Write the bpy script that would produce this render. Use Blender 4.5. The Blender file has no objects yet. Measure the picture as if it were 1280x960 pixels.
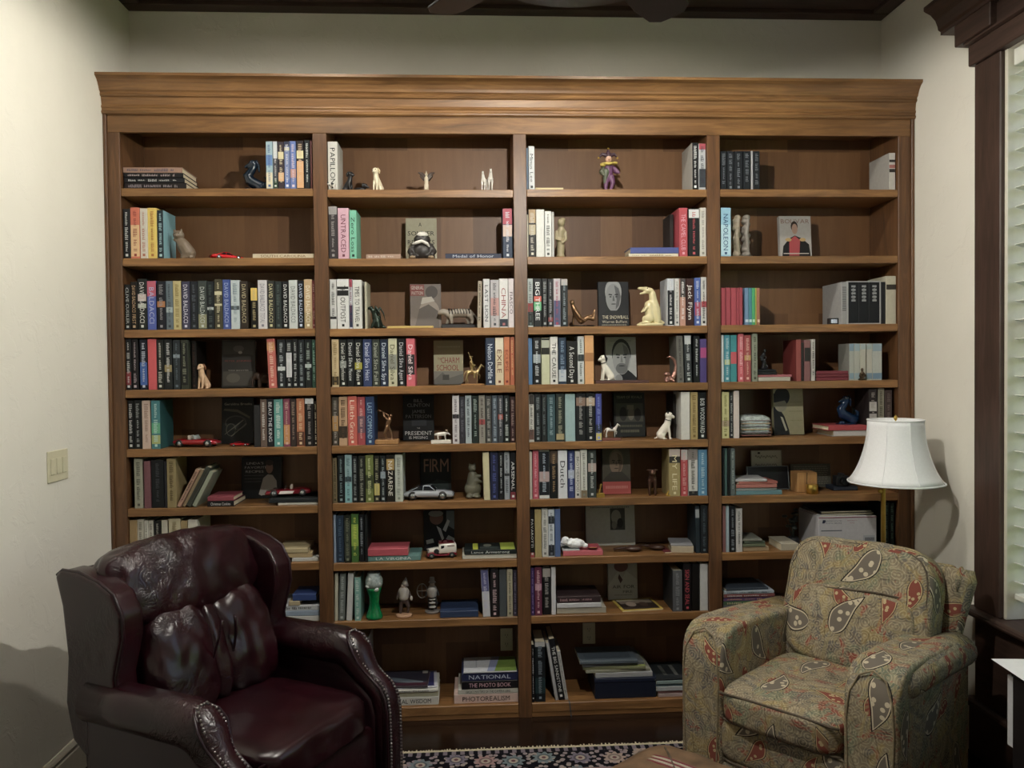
import bpy, bmesh, math, random
from mathutils import Vector, Matrix, noise
random.seed(7)
R = math.radians
scene = bpy.context.scene
col = scene.collection

# ------------------------------------------------------------------ camera, world, exposure
FPX, CAMX, CAMY, CAMZ = 997.63, 1.7352, -3.9505, 1.7560
YAW, PITCH, ROLL = 0.05401, 0.02106, -0.01072
_r = Vector((math.cos(YAW), -math.sin(YAW), 0)); _f = Vector((math.sin(YAW), math.cos(YAW), 0)); _u = Vector((0, 0, 1))
_f, _u = _f*math.cos(PITCH) - _u*math.sin(PITCH), _u*math.cos(PITCH) + _f*math.sin(PITCH)
_r, _u = _r*math.cos(ROLL) + _u*math.sin(ROLL), _u*math.cos(ROLL) - _r*math.sin(ROLL)
CAM = Vector((CAMX, CAMY, CAMZ))
cam_data = bpy.data.cameras.new('camera'); cam_data.sensor_fit = 'HORIZONTAL'
cam_data.sensor_width = 36.0; cam_data.lens = FPX*36.0/1280.0; cam_data.clip_start = 0.05
cam = bpy.data.objects.new('camera', cam_data); col.objects.link(cam)
m = Matrix((_r, _u, -_f)).transposed().to_4x4(); m.translation = CAM
cam.matrix_world = m
scene.camera = cam

def at(px, py, X=None, Y=None, Z=None):
    d = _f + _r*((px-640)/FPX) + _u*((480-py)/FPX)
    if Y is not None: t = (Y-CAM.y)/d.y
    elif X is not None: t = (X-CAM.x)/d.x
    else: t = (Z-CAM.z)/d.z
    return CAM + d*t

world = bpy.data.worlds.new('sky'); scene.world = world; world.use_nodes = True
wn = world.node_tree.nodes; wl = world.node_tree.links
bg = wn['Background']
sky = wn.new('ShaderNodeTexSky'); sky.sky_type = 'HOSEK_WILKIE'; sky.sun_direction = (-0.45, -0.35, 0.82); sky.turbidity = 8
wl.new(sky.outputs[0], bg.inputs[0]); bg.inputs[1].default_value = 7.5
vs = scene.view_settings
vs.view_transform = 'Standard'; vs.look = 'None'; vs.gamma = 1.0; vs.use_curve_mapping = False
vs.exposure = 0.88
BULB_STRENGTH = 4000.0
CAN_STRENGTH = 400.0
sun_d = bpy.data.lights.new('sun_offscreen', 'SUN'); sun_d.energy = 9.0; sun_d.angle = R(1); sun = bpy.data.objects.new('sun_offscreen', sun_d); col.objects.link(sun)
sun.rotation_euler = Vector((.55, -.35, -.75)).to_track_quat('-Z', 'Y').to_euler()

# ------------------------------------------------------------------ helpers
def hexc(h):
    h = h.lstrip('#')
    if len(h) == 3: h = ''.join(c*2 for c in h)
    v = [int(h[i:i+2], 16)/255 for i in (0, 2, 4)]
    return tuple(c/12.92 if c <= .04045 else ((c+.055)/1.055)**2.4 for c in v)

class MB:
    def __init__(s): s.v = []; s.f = []; s.sm = []
    def add(s, vs, fs, M=None, smooth=False):
        b = len(s.v)
        s.v += [tuple(M @ Vector(p)) for p in vs] if M is not None else [tuple(p) for p in vs]
        for f in fs: s.f.append(tuple(i+b for i in f)); s.sm.append(smooth)
        return s
    def box(s, x0, x1, y0, y1, z0, z1, M=None):
        v = [(x, y, z) for z in (z0, z1) for y in (y0, y1) for x in (x0, x1)]
        return s.add(v, [(0, 2, 3, 1), (4, 5, 7, 6), (0, 1, 5, 4), (2, 6, 7, 3), (0, 4, 6, 2), (1, 3, 7, 5)], M)
    def prism(s, poly, axis, a, b, M=None, smooth=False):
        """poly of 2d points extruded along an axis ('x': (y,z), 'y': (x,z), 'z': (x,y)) from a to b"""
        n = len(poly)
        def P(p, t): return {'x': (t, p[0], p[1]), 'y': (p[0], t, p[1]), 'z': (p[0], p[1], t)}[axis]
        v = [P(p, a) for p in poly] + [P(p, b) for p in poly]
        fs = [(i, (i+1) % n, n+(i+1) % n, n+i) for i in range(n)]
        s.add(v, fs, M, smooth)
        base = len(s.v)-2*n
        s.f.append(tuple(base+i for i in reversed(range(n)))); s.f.append(tuple(base+n+i for i in range(n))); s.sm += [False, False]
        return s
    def lathe(s, prof, n=24, M=None, cap=True, smooth=True):
        v = []; fs = []
        for r, z in prof:
            for i in range(n):
                a = 2*math.pi*i/n; v.append((r*math.cos(a), r*math.sin(a), z))
        for k in range(len(prof)-1):
            for i in range(n):
                j = (i+1) % n; fs.append((k*n+i, k*n+j, (k+1)*n+j, (k+1)*n+i))
        s.add(v, fs, M, smooth)
        if cap:
            base = len(s.v)-len(v); t = len(prof)-1
            s.f.append(tuple(base+i for i in reversed(range(n)))); s.f.append(tuple(base+t*n+i for i in range(n))); s.sm += [False, False]
        return s
    def tube(s, pts, rad, n=8, M=None, cap=True, squash=1.0):
        pts = [Vector(p) for p in pts]; k = len(pts)
        rad = rad if isinstance(rad, (list, tuple)) else [rad]*k
        v = []; fs = []; up = None
        for i, p in enumerate(pts):
            t = (pts[min(i+1, k-1)]-pts[max(i-1, 0)]).normalized()
            if up is None: up = Vector((0, 0, 1)) if abs(t.z) < .9 else Vector((0, 1, 0))
            a = t.cross(up).normalized(); b = a.cross(t).normalized(); up = b
            for j in range(n):
                w = 2*math.pi*j/n
                v.append(p + a*rad[i]*math.cos(w) + b*rad[i]*squash*math.sin(w))
        for i in range(k-1):
            for j in range(n):
                q = (j+1) % n; fs.append((i*n+j, i*n+q, (i+1)*n+q, (i+1)*n+j))
        s.add(v, fs, M, True)
        if cap:
            base = len(s.v)-len(v)
            s.f.append(tuple(base+j for j in reversed(range(n)))); s.f.append(tuple(base+(k-1)*n+j for j in range(n))); s.sm += [False, False]
        return s
    def ball(s, c, r, n=8, k=5, M=None):
        r = r if isinstance(r, (list, tuple)) else (r, r, r)
        v = [(c[0], c[1], c[2]-r[2])]; fs = []
        for i in range(1, k):
            a = -math.pi/2 + math.pi*i/k
            for j in range(n):
                w = 2*math.pi*j/n
                v.append((c[0]+r[0]*math.cos(a)*math.cos(w), c[1]+r[1]*math.cos(a)*math.sin(w), c[2]+r[2]*math.sin(a)))
        v.append((c[0], c[1], c[2]+r[2])); e = len(v)-1
        for j in range(n):
            fs.append((0, 1+(j+1) % n, 1+j)); fs.append((e, e-n+j, e-n+(j+1) % n))
        for i in range(k-2):
            for j in range(n):
                q = (j+1) % n; fs.append((1+i*n+j, 1+i*n+q, 1+(i+1)*n+q, 1+(i+1)*n+j))
        return s.add(v, fs, M, True)
    def loft(s, secs, n=14, e=2.6, M=None):
        """secs: (x, zlow, zhigh, halfwidth); superellipse sections lofted along x"""
        v = []; fs = []
        for x, zb, zt, hw in secs:
            zc = (zb+zt)/2; hz = (zt-zb)/2
            for j in range(n):
                w = 2*math.pi*j/n; c, q = math.cos(w), math.sin(w)
                v.append((x, hw*math.copysign(abs(c)**(2/e), c), zc+hz*math.copysign(abs(q)**(2/e), q)))
        k = len(secs)
        for i in range(k-1):
            for j in range(n):
                q = (j+1) % n; fs.append((i*n+j, i*n+q, (i+1)*n+q, (i+1)*n+j))
        s.add(v, fs, M, True); base = len(s.v)-len(v)
        s.f.append(tuple(base+j for j in reversed(range(n)))); s.f.append(tuple(base+(k-1)*n+j for j in range(n))); s.sm += [True, True]
        return s
    def cushion(s, hx, hy, hz, M=None, e=5.0, puff=.0, n=14, wr=0.0, wf=9.0, seed=0):
        """rounded box with half sizes, superquadric edges and a pillow bulge, optional wrinkles"""
        v = {}; fs = []
        def key(p): return tuple(round(c, 5) for c in p)
        out = []
        for ax in range(3):
            for sg in (-1, 1):
                g = []
                for i in range(n+1):
                    row = []
                    for j in range(n+1):
                        a = math.tan((2*i/n-1)*math.pi/4*.96)/math.tan(math.pi/4*.96); b = math.tan((2*j/n-1)*math.pi/4*.96)/math.tan(math.pi/4*.96)
                        p = [0, 0, 0]; p[ax] = sg; p[(ax+1) % 3] = a; p[(ax+2) % 3] = b
                        k = key(p)
                        if k not in v:
                            L = (abs(p[0])**e+abs(p[1])**e+abs(p[2])**e)**(1/e)
                            q = Vector((p[0]/L*hx, p[1]/L*hy, p[2]/L*hz))
                            if puff:
                                u, w = q.x/hx, q.y/hy
                                q.z *= 1+puff*(1-u*u)*(1-w*w)-puff*.35
                            if wr:
                                nn = noise.noise(Vector((q.x*wf+seed, q.y*wf*1.7, q.z*wf)))
                                n2 = noise.noise(Vector((q.x*wf*3+seed, q.y*wf*2.2+5, q.z*wf*2)))
                                q = q*(1+wr*(nn+.5*n2)/max(.05, min(hx, hy, hz))*.5)
                            v[k] = len(out); out.append(q)
                        row.append(v[k])
                    g.append(row)
                for i in range(n):
                    for j in range(n):
                        f = (g[i][j], g[i+1][j], g[i+1][j+1], g[i][j+1])
                        fs.append(f if sg > 0 else f[::-1])
        return s.add(out, fs, M, True)
    def build(s, name, mat, parent=None, bevel=0, seg=1, color=None, uv=0, smooth=None, shift=None):
        me = bpy.data.meshes.new(name); me.from_pydata(s.v, [], s.f)
        me.polygons.foreach_set('use_smooth', s.sm if smooth is None else [smooth]*len(s.f))
        if bevel:
            bm = bmesh.new(); bm.from_mesh(me)
            ed = [e for e in bm.edges if len(e.link_faces) == 2 and e.calc_face_angle(0) > R(25)]
            bmesh.ops.bevel(bm, geom=ed, offset=bevel, segments=seg, profile=.6, affect='EDGES', clamp_overlap=True)
            bm.to_mesh(me); bm.free()
            if seg > 1: me.polygons.foreach_set('use_smooth', [True]*len(me.polygons))
        if uv: box_uv(me, uv, shift or (0, 0))
        me.materials.append(mat)
        o = bpy.data.objects.new(name, me); col.objects.link(o)
        if parent is not None: o.parent = parent
        if color is not None: o.color = (*hexc(color), 1)
        return o

def box_uv(me, sc, shift=(0, 0)):
    lay = me.uv_layers.new(name='UVMap'); vs = me.vertices
    for p in me.polygons:
        n = p.normal; a = max(range(3), key=lambda i: abs(n[i]))
        for li in p.loop_indices:
            c = vs[me.loops[li].vertex_index].co
            if a == 0: uv = (c.y+shift[0], c.z+shift[1])
            elif a == 1: uv = (c.x+.37+shift[0], c.z+.11+shift[1])
            else: uv = (c.y+.05+shift[0], c.x*1.0+.62+shift[1])
            lay.data[li].uv = (uv[0]*sc, uv[1]*sc)

def empty(name, loc=(0, 0, 0), label=None, cat=None, group=None, mat=None):
    o = bpy.data.objects.new(name, None); col.objects.link(o); o.empty_display_size = .05
    if mat is not None: o.matrix_world = mat
    else: o.location = loc
    tag(o, label, cat, group); return o
def tag(o, label=None, cat=None, group=None, kind=None):
    if label: o['label'] = label
    if cat: o['category'] = cat
    if group: o['group'] = group
    if kind: o['kind'] = kind
    return o
def struct(o): o['kind'] = 'structure'; return o
def T(x, y, z): return Matrix.Translation((x, y, z))
def RZ(a): return Matrix.Rotation(a, 4, 'Z')
def RX(a): return Matrix.Rotation(a, 4, 'X')
def RY(a): return Matrix.Rotation(a, 4, 'Y')

# blobs: many ellipsoids and tapered limbs fused into one continuous skin
def blob(name, prims, mat, parent, voxel=.003, color=None, smooth=4):
    bm = bmesh.new()
    for p in prims:
        if p[0] == 'e':
            M = T(*p[1]) @ (p[3] if len(p) > 3 else Matrix.Identity(4)) @ Matrix.Diagonal((*p[2], 1))
            bmesh.ops.create_icosphere(bm, subdivisions=3, radius=1, matrix=M)
        else:
            pts = p[1]; rr = p[2]
            for (a, b, r0, r1) in zip(pts[:-1], pts[1:], rr[:-1], rr[1:]):
                a, b = Vector(a), Vector(b); t = bmesh.new()
                bmesh.ops.create_icosphere(t, subdivisions=2, radius=r0, matrix=T(*a))
                bmesh.ops.create_icosphere(t, subdivisions=2, radius=r1, matrix=T(*b))
                h = bmesh.ops.convex_hull(t, input=t.verts)
                bmesh.ops.delete(t, geom=list({g for g in h['geom_interior'] + h['geom_unused'] if isinstance(g, bmesh.types.BMVert)}), context='VERTS')
                me = bpy.data.meshes.new('t'); t.to_mesh(me); t.free(); bm.from_mesh(me); bpy.data.meshes.remove(me)
    me = bpy.data.meshes.new(name); bm.to_mesh(me); bm.free()
    o = bpy.data.objects.new(name, me); col.objects.link(o)
    md = o.modifiers.new('r', 'REMESH'); md.mode = 'VOXEL'; md.voxel_size = voxel
    sm = o.modifiers.new('s', 'SMOOTH'); sm.iterations = smooth; sm.factor = .5
    dg = bpy.context.evaluated_depsgraph_get()
    me2 = bpy.data.meshes.new_from_object(o.evaluated_get(dg)); o.modifiers.clear(); o.data = me2; bpy.data.meshes.remove(me)
    for v_ in me2.vertices:
        if v_.co.z < 0: v_.co.z = 0
    me2.name = name; me2.polygons.foreach_set('use_smooth', [True]*len(me2.polygons))
    me2.materials.clear(); me2.materials.append(mat)
    if parent is not None: o.parent = parent
    if color is not None: o.color = (*hexc(color), 1)
    return o

# ------------------------------------------------------------------ materials
def mat_new(name):
    m = bpy.data.materials.new(name); m.use_nodes = True
    nt = m.node_tree; return m, nt, nt.nodes['Principled BSDF']
class N:
    """tiny node helper"""
    def __init__(s, nt): s.nt = nt
    def new(s, t, **k):
        n = s.nt.nodes.new('ShaderNode'+t)
        for a, b in k.items(): setattr(n, a, b)
        return n
    def link(s, a, b): s.nt.links.new(a, b)
    def math(s, op, a, b=None, c=None, clamp=False):
        n = s.new('Math', operation=op, use_clamp=clamp)
        for i, v in enumerate((a, b, c)):
            if v is None: continue
            if isinstance(v, (int, float)): n.inputs[i].default_value = v
            else: s.link(v, n.inputs[i])
        return n.outputs[0]
    def mix(s, f, a, b, mode='MIX'):
        n = s.new('Mix', data_type='RGBA', blend_type=mode)
        for sock, v in ((n.inputs[0], f), (n.inputs[6], a), (n.inputs[7], b)):
            if isinstance(v, (int, float)): sock.default_value = v
            elif isinstance(v, (tuple, list)): sock.default_value = (*v[:3], 1)
            else: s.link(v, sock)
        return n.outputs[2]
    def ramp(s, f, stops, mode='LINEAR'):
        n = s.new('ValToRGB'); n.color_ramp.interpolation = mode; el = n.color_ramp.elements
        while len(el) < len(stops): el.new(.5)
        for e, (p, c) in zip(el, stops): e.position = p; e.color = (*c[:3], 1)
        s.link(f, n.inputs[0]); return n.outputs[0]
    def noise(s, vec, scale=5, detail=3, rough=.5, dist=0):
        n = s.new('TexNoise'); n.inputs['Scale'].default_value = scale; n.inputs['Detail'].default_value = detail
        n.inputs['Roughness'].default_value = rough; n.inputs['Distortion'].default_value = dist
        if vec is not None: s.link(vec, n.inputs['Vector'])
        return n.outputs[0]
    def mapping(s, vec, scale=(1, 1, 1), loc=(0, 0, 0)):
        n = s.new('Mapping'); n.inputs['Scale'].default_value = scale; n.inputs['Location'].default_value = loc
        s.link(vec, n.inputs[0]); return n.outputs[0]
    def coord(s, k='Object'): return s.new('TexCoord').outputs[k]
    def bump(s, h, strength=.2, dist=.01):
        n = s.new('Bump'); n.inputs['Strength'].default_value = strength; n.inputs['Distance'].default_value = dist
        s.link(h, n.inputs['Height']); return n.outputs[0]

def wood(name, dark, mid, light, axis, rough=.42, sc=1.0, knots=True):
    m, nt, p = mat_new(name); n = N(nt)
    g = {'x': (1.2, 14, 14), 'y': (14, 1.2, 14), 'z': (14, 14, 1.2)}[axis]
    rnd = n.new('ObjectInfo').outputs['Random']
    off = n.new('CombineXYZ'); r2 = n.math('MULTIPLY', rnd, 37.0)
    for i in range(3): n.link(r2, off.inputs[i])
    add = n.new('VectorMath', operation='ADD'); n.link(n.coord(), add.inputs[0]); n.link(off.outputs[0], add.inputs[1])
    vec = n.mapping(add.outputs[0], tuple(v*sc for v in g))
    f = n.noise(vec, 2.2, 6, .62, 1.4)
    big = n.noise(add.outputs[0], 2.6*sc, 2, .5)
    fine = n.noise(n.mapping(add.outputs[0], tuple(v*sc*6 for v in g)), 3, 3, .7)
    c = n.ramp(f, [(.2, hexc(dark)), (.5, hexc(mid)), (.82, hexc(light))])
    c = n.mix(n.math('MULTIPLY', n.math('SUBTRACT', big, .35), .9, clamp=True), c, n.mix(1, c, hexc(dark), 'MULTIPLY'))
    c = n.mix(n.math('MULTIPLY', n.math('SUBTRACT', fine, .5), .5, clamp=True), c, hexc(dark))
    tint = n.math('MULTIPLY_ADD', rnd, .22, .89)
    c = n.mix(1, c, n.new('CombineColor').outputs[0], 'MULTIPLY') if False else c
    hsv = n.new('HueSaturation'); n.link(c, hsv.inputs['Color']); n.link(tint, hsv.inputs['Value'])
    n.link(hsv.outputs[0], p.inputs['Base Color']); p.inputs['Roughness'].default_value = rough
    n.link(n.bump(f, .06, .004), p.inputs['Normal'])
    return m

def plain(name, c, rough=.5, metal=0.0, var=.08, nscale=30, bump=0.0, coat=0.0, trans=0.0):
    m, nt, p = mat_new(name); n = N(nt)
    f = n.noise(n.coord(), nscale, 4, .6)
    b = hexc(c)
    cc = n.ramp(f, [(.25, tuple(x*(1-var*2) for x in b)), (.75, tuple(min(1, x*(1+var*2)) for x in b))])
    n.link(cc, p.inputs['Base Color']); p.inputs['Roughness'].default_value = rough; p.inputs['Metallic'].default_value = metal
    p.inputs['Coat Weight'].default_value = coat
    if trans: p.inputs['Transmission Weight'].default_value = trans
    if bump: n.link(n.bump(f, bump, .003), p.inputs['Normal'])
    return m

def objcol(name, rough=.45, metal=0.0, var=.12, nscale=40, coat=0.0, bump=0.0, bs=60, sat=1.0, val=1.0, spec=.5):
    m, nt, p = mat_new(name); n = N(nt)
    oc = n.new('ObjectInfo').outputs['Color']
    f = n.noise(n.coord(), nscale, 4, .6)
    v = n.math('MULTIPLY_ADD', f, var*2*val, (1-var)*val); p.inputs['Specular IOR Level'].default_value = spec
    h = n.new('HueSaturation'); h.inputs['Saturation'].default_value = sat; n.link(oc, h.inputs['Color']); n.link(v, h.inputs['Value'])
    n.link(h.outputs[0], p.inputs['Base Color']); p.inputs['Roughness'].default_value = rough; p.inputs['Metallic'].default_value = metal
    p.inputs['Coat Weight'].default_value = coat
    if bump: n.link(n.bump(n.noise(n.coord(), bs, 5, .6), bump, .002), p.inputs['Normal'])
    return m

M = {}
M['wood_x'] = wood('alder_wood_lengthwise', '#583f25', '#855f3a', '#a67d4d', 'x')
M['wood_z'] = wood('alder_wood_upright', '#432e1e', '#66462d', '#805c3a', 'z')
M['wood_dark_y'] = wood('walnut_trim_along', '#2c1f18', '#44322a', '#57423a', 'y', .5)
M['wood_dark_z'] = wood('walnut_trim_upright', '#2c1f18', '#44322a', '#57423a', 'z', .5)
M['wood_dark_x'] = wood('walnut_ceiling_board', '#261913', '#3c2a22', '#50392e', 'x', .55)
M['espresso'] = wood('espresso_wood', '#0d0a0a', '#171213', '#221b1b', 'y', .45)
M['floor_wood'] = wood('dark_floor_plank', '#150d09', '#23160f', '#2f1e15', 'x', .22)
M['light_wood'] = wood('light_wood', '#7d5b38', '#a57d50', '#c09663', 'z', .5)
M['cover'] = objcol('book_cover_cloth', .5, var=.14, nscale=55, sat=.86, val=.80, spec=.3)
M['ink'] = objcol('printed_ink', .5, var=.04, sat=.88, val=.84, spec=.3)
M['paper'] = plain('page_paper', '#cbbfa4', .8, var=.1, nscale=180)
M['ceramic'] = objcol('glazed_ceramic', .25, var=.1, coat=.3)
M['resin'] = objcol('painted_resin', .45, var=.2, nscale=60, bump=.25, bs=90)
M['bronze'] = objcol('cast_bronze', .38, .75, var=.3, nscale=50, bump=.3, bs=80)
M['carpaint'] = objcol('toy_car_paint', .18, .1, var=.03, coat=.6)
M['tyre'] = plain('black_rubber', '#141414', .6)
M['chrome'] = plain('chrome', '#b9bcc0', .2, .9, var=.03)
M['brass'] = plain('polished_brass', '#cfae5c', .33, .9, var=.06)
M['glassdark'] = plain('dark_toy_glass', '#15181c', .1)
M['plate'] = plain('ivory_plastic', '#cfc9ad', .4, var=.03)
M['slot'] = plain('dark_slot', '#2a2824', .6)
M['black'] = plain('matte_black', '#15151a', .5)

# back panel: veneer in staggered rectangles, so neighbouring patches differ in tone
def back_mat():
    m, nt, p = mat_new('alder_back_panel'); n = N(nt)
    co = n.coord()
    sep = n.new('SeparateXYZ'); n.link(co, sep.inputs[0])
    br = n.new('TexBrick'); br.offset = .37; br.inputs['Scale'].default_value = 1.0
    br.inputs['Mortar Size'].default_value = 0.0; br.inputs['Brick Width'].default_value = .17; br.inputs['Row Height'].default_value = .29
    br.inputs['Color1'].default_value = (*hexc('#6a4b32'), 1); br.inputs['Color2'].default_value = (*hexc('#8e6947'), 1); br.inputs['Bias'].default_value = -.1
    cb = n.new('CombineXYZ'); n.link(sep.outputs[0], cb.inputs[0]); n.link(sep.outputs[2], cb.inputs[1]); n.link(cb.outputs[0], br.inputs['Vector'])
    f = n.noise(n.mapping(co, (16, 16, 1.6)), 2.0, 6, .6, 1.0)
    c = n.mix(n.math('MULTIPLY', f, .55), br.outputs[0], n.mix(1, br.outputs[0], hexc('#a07a54'), 'MULTIPLY'))
    n.link(c, p.inputs['Base Color']); p.inputs['Roughness'].default_value = .5
    return m
M['back'] = back_mat()

def wall_mat():
    m, nt, p = mat_new('skip_trowel_plaster'); n = N(nt)
    co = n.coord()
    f = n.noise(co, 1.3, 4, .6)
    c = n.ramp(f, [(.3, hexc('#dcd8cc')), (.7, hexc('#e4e0d5'))])
    n.link(c, p.inputs['Base Color']); p.inputs['Roughness'].default_value = .7
    v = n.noise(co, 9, 5, .65, .8)
    r = n.ramp(v, [(.52, (0, 0, 0)), (.6, (1, 1, 1))])
    n.link(n.bump(r, .25, .003), p.inputs['Normal'])
    return m
M['wall'] = wall_mat()
M['white_paint'] = plain('white_trim_paint', '#c9c4b4', .45, var=.03)

def leather_mat():
    m, nt, p = mat_new('burgundy_leather'); n = N(nt)
    co = n.coord()
    f = n.noise(co, 7, 4, .6)
    c = n.ramp(f, [(.3, hexc('#16060a')), (.7, hexc('#290a12'))])
    n.link(c, p.inputs['Base Color']); p.inputs['Roughness'].default_value = .27
    p.inputs['Specular IOR Level'].default_value = .55
    w = n.noise(co, 16, 4, .6, 2.2)
    ww = n.math('ABSOLUTE', n.math('SUBTRACT', w, .5))
    cr = n.ramp(ww, [(0, (0, 0, 0)), (.09, (1, 1, 1))])
    mask = n.ramp(n.noise(co, 3.2, 2, .5), [(.48, (0, 0, 0)), (.62, (1, 1, 1))])
    gr = n.noise(co, 260, 2, .5)
    h = n.math('ADD', n.math('MULTIPLY', n.math('MULTIPLY', cr, mask), .55), n.math('MULTIPLY', gr, .05))
    n.link(n.bump(h, .35, .008), p.inputs['Normal'])
    return m
M['leather'] = leather_mat()
M['leather_plain'] = plain('smooth_burgundy_leather', '#1f0810', .36, var=.15, nscale=9)

def paisley_mat():
    m, nt, p = mat_new('paisley_upholstery'); n = N(nt)
    uv0 = n.coord('UV')
    # slight warp so motifs do not sit on a grid
    wn_ = n.new('TexNoise'); wn_.inputs['Scale'].default_value = 4; n.link(uv0, wn_.inputs['Vector'])
    wv = n.new('VectorMath', operation='MULTIPLY_ADD'); n.link(wn_.outputs['Color'], wv.inputs[0]); wv.inputs[1].default_value = (.05, .05, 0); n.link(uv0, wv.inputs[2])
    uv = wv.outputs[0]
    base = n.ramp(n.noise(uv, 6.5, 4, .65, .8), [(.28, hexc('#4a4238')), (.40, hexc('#6f675a')), (.5, hexc('#8c7f68')), (.6, hexc('#625e5a')), (.72, hexc('#7c6f5e'))])
    # colour patches
    gold = n.ramp(n.noise(n.mapping(uv, loc=(3, 7, 0)), 5, 3, .6, 1.5), [(.56, (0, 0, 0)), (.62, (1, 1, 1))])
    red = n.ramp(n.noise(n.mapping(uv, loc=(9, 2, 0)), 5.5, 3, .65, 2.0), [(.585, (0, 0, 0)), (.625, (1, 1, 1))])
    green = n.ramp(n.noise(n.mapping(uv, loc=(1, 12, 0)), 4.5, 3, .6, 1.2), [(.57, (0, 0, 0)), (.64, (1, 1, 1))])
    c = n.mix(n.math('MULTIPLY', gold, .5), base, hexc('#a18a50'))
    c = n.mix(n.math('MULTIPLY', green, .6), c, hexc('#6a7560'))
    c = n.mix(n.math('MULTIPLY', red, .75), c, hexc('#8c3d33'))
    # small flower rings
    v = n.new('TexVoronoi', voronoi_dimensions='2D'); v.inputs['Scale'].default_value = 24; n.link(uv, v.inputs['Vector'])
    rings = n.math('SINE', n.math('MULTIPLY', v.outputs['Distance'], 26))
    rg = n.ramp(rings, [(.55, (0, 0, 0)), (.8, (1, 1, 1))])
    c = n.mix(n.math('MULTIPLY', rg, .45), c, hexc('#bdb092'))
    v2 = n.new('TexVoronoi', voronoi_dimensions='2D', feature='DISTANCE_TO_EDGE'); v2.inputs['Scale'].default_value = 13; n.link(uv, v2.inputs['Vector'])
    ln = n.ramp(v2.outputs[0], [(.0, (1, 1, 1)), (.05, (0, 0, 0))])
    c = n.mix(n.math('MULTIPLY', ln, .5), c, hexc('#3d362c'))
    # flowing concentric lines
    fl = n.math('SINE', n.math('MULTIPLY', n.noise(uv, 3.4, 2, .4, .6), 150))
    fr = n.ramp(fl, [(.72, (0, 0, 0)), (.95, (1, 1, 1))])
    c = n.mix(n.math('MULTIPLY', fr, .16), c, hexc('#bdb294'))
    fd = n.ramp(fl, [(.05, (1, 1, 1)), (.25, (0, 0, 0))])
    c = n.mix(n.math('MULTIPLY', fd, .14), c, hexc('#4a3f30'))
    # teardrop motifs: a drop with a curling tip, placed once per cell with its own turn
    def drops(c, scale, loc, fill, line, edge, keep, petal):
        q = n.mapping(uv, (scale, scale, 1), loc)
        vo = n.new('TexVoronoi', voronoi_dimensions='2D'); vo.inputs['Scale'].default_value = 1; vo.inputs['Randomness'].default_value = .3
        n.link(q, vo.inputs['Vector'])
        d = n.new('VectorMath', operation='SUBTRACT'); n.link(q, d.inputs[0]); n.link(vo.outputs['Position'], d.inputs[1])
        sc = n.new('SeparateColor'); n.link(vo.outputs['Color'], sc.inputs[0])
        rot = n.new('VectorRotate', rotation_type='Z_AXIS'); n.link(d.outputs[0], rot.inputs['Vector']); n.link(n.math('MULTIPLY', sc.outputs[0], 6.28), rot.inputs['Angle'])
        s = n.new('SeparateXYZ'); n.link(rot.outputs[0], s.inputs[0])
        y = n.math('MULTIPLY', s.outputs[1], 2.2)
        x0 = n.math('ADD', n.math('MULTIPLY', s.outputs[0], 2.2), .12)
        yy = n.math('MAXIMUM', n.math('ADD', y, .1), 0)
        x = n.math('SUBTRACT', x0, n.math('MULTIPLY', n.math('MULTIPLY', yy, yy), .55))
        tt = n.math('DIVIDE', n.math('ADD', y, .62), 1.45, clamp=True); a = n.math('SUBTRACT', 1.0, tt, clamp=True); b = tt
        w = n.math('MULTIPLY', n.math('MULTIPLY', n.math('POWER', a, .85), n.math('POWER', b, .5)), .82)
        dd = n.math('SUBTRACT', w, n.math('ABSOLUTE', x))          # >0 inside
        on = n.math('GREATER_THAN', sc.outputs[1], keep)
        def band(lo, hi): return n.math('MULTIPLY', on, n.math('MULTIPLY', n.math('GREATER_THAN', dd, lo), n.math('LESS_THAN', dd, hi)))
        if petal:
            ang = n.math('SINE', n.math('MULTIPLY', n.math('ARCTAN2', x0, y), 22))
            pb = n.math('MULTIPLY', band(-.16, -.03), n.math('GREATER_THAN', ang, -.2))
            c = n.mix(n.math('MULTIPLY', pb, .5), c, petal)
        dots = n.new('TexVoronoi', voronoi_dimensions='2D'); dots.inputs['Scale'].default_value = 7; n.link(q, dots.inputs['Vector'])
        inner = n.mix(n.math('LESS_THAN', dots.outputs['Distance'], .22), fill, line)
        c = n.mix(band(0, 9), c, edge)
        c = n.mix(band(.035, 9), c, line)
        c = n.mix(band(.075, 9), c, inner)
        return c
    c = drops(c, 5.2, (.3, .1, 0), hexc('#7c453a'), hexc('#b09c78'), hexc('#40342a'), .3, hexc('#96855a'))
    c = drops(c, 3.5, (.62, .35, 0), hexc('#6a6258'), hexc('#b8ab94'), hexc('#1c1514'), .25, hexc('#8d8160'))
    n.link(c, p.inputs['Base Color']); p.inputs['Roughness'].default_value = .85; p.inputs['Specular IOR Level'].default_value = .2
    n.link(n.bump(n.noise(uv, 240, 2, .5), .15, .002), p.inputs['Normal'])
    return m
M['paisley'] = paisley_mat()
M['welt'] = plain('dark_welt_cord', '#4d4234', .8, var=.25, nscale=60)
M['nail'] = plain('antique_nailhead', '#8c8784', .3, .85, var=.1)
M['shade'] = plain('white_silk_shade', '#e8e9ea', .8, var=.02, nscale=120)

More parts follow.
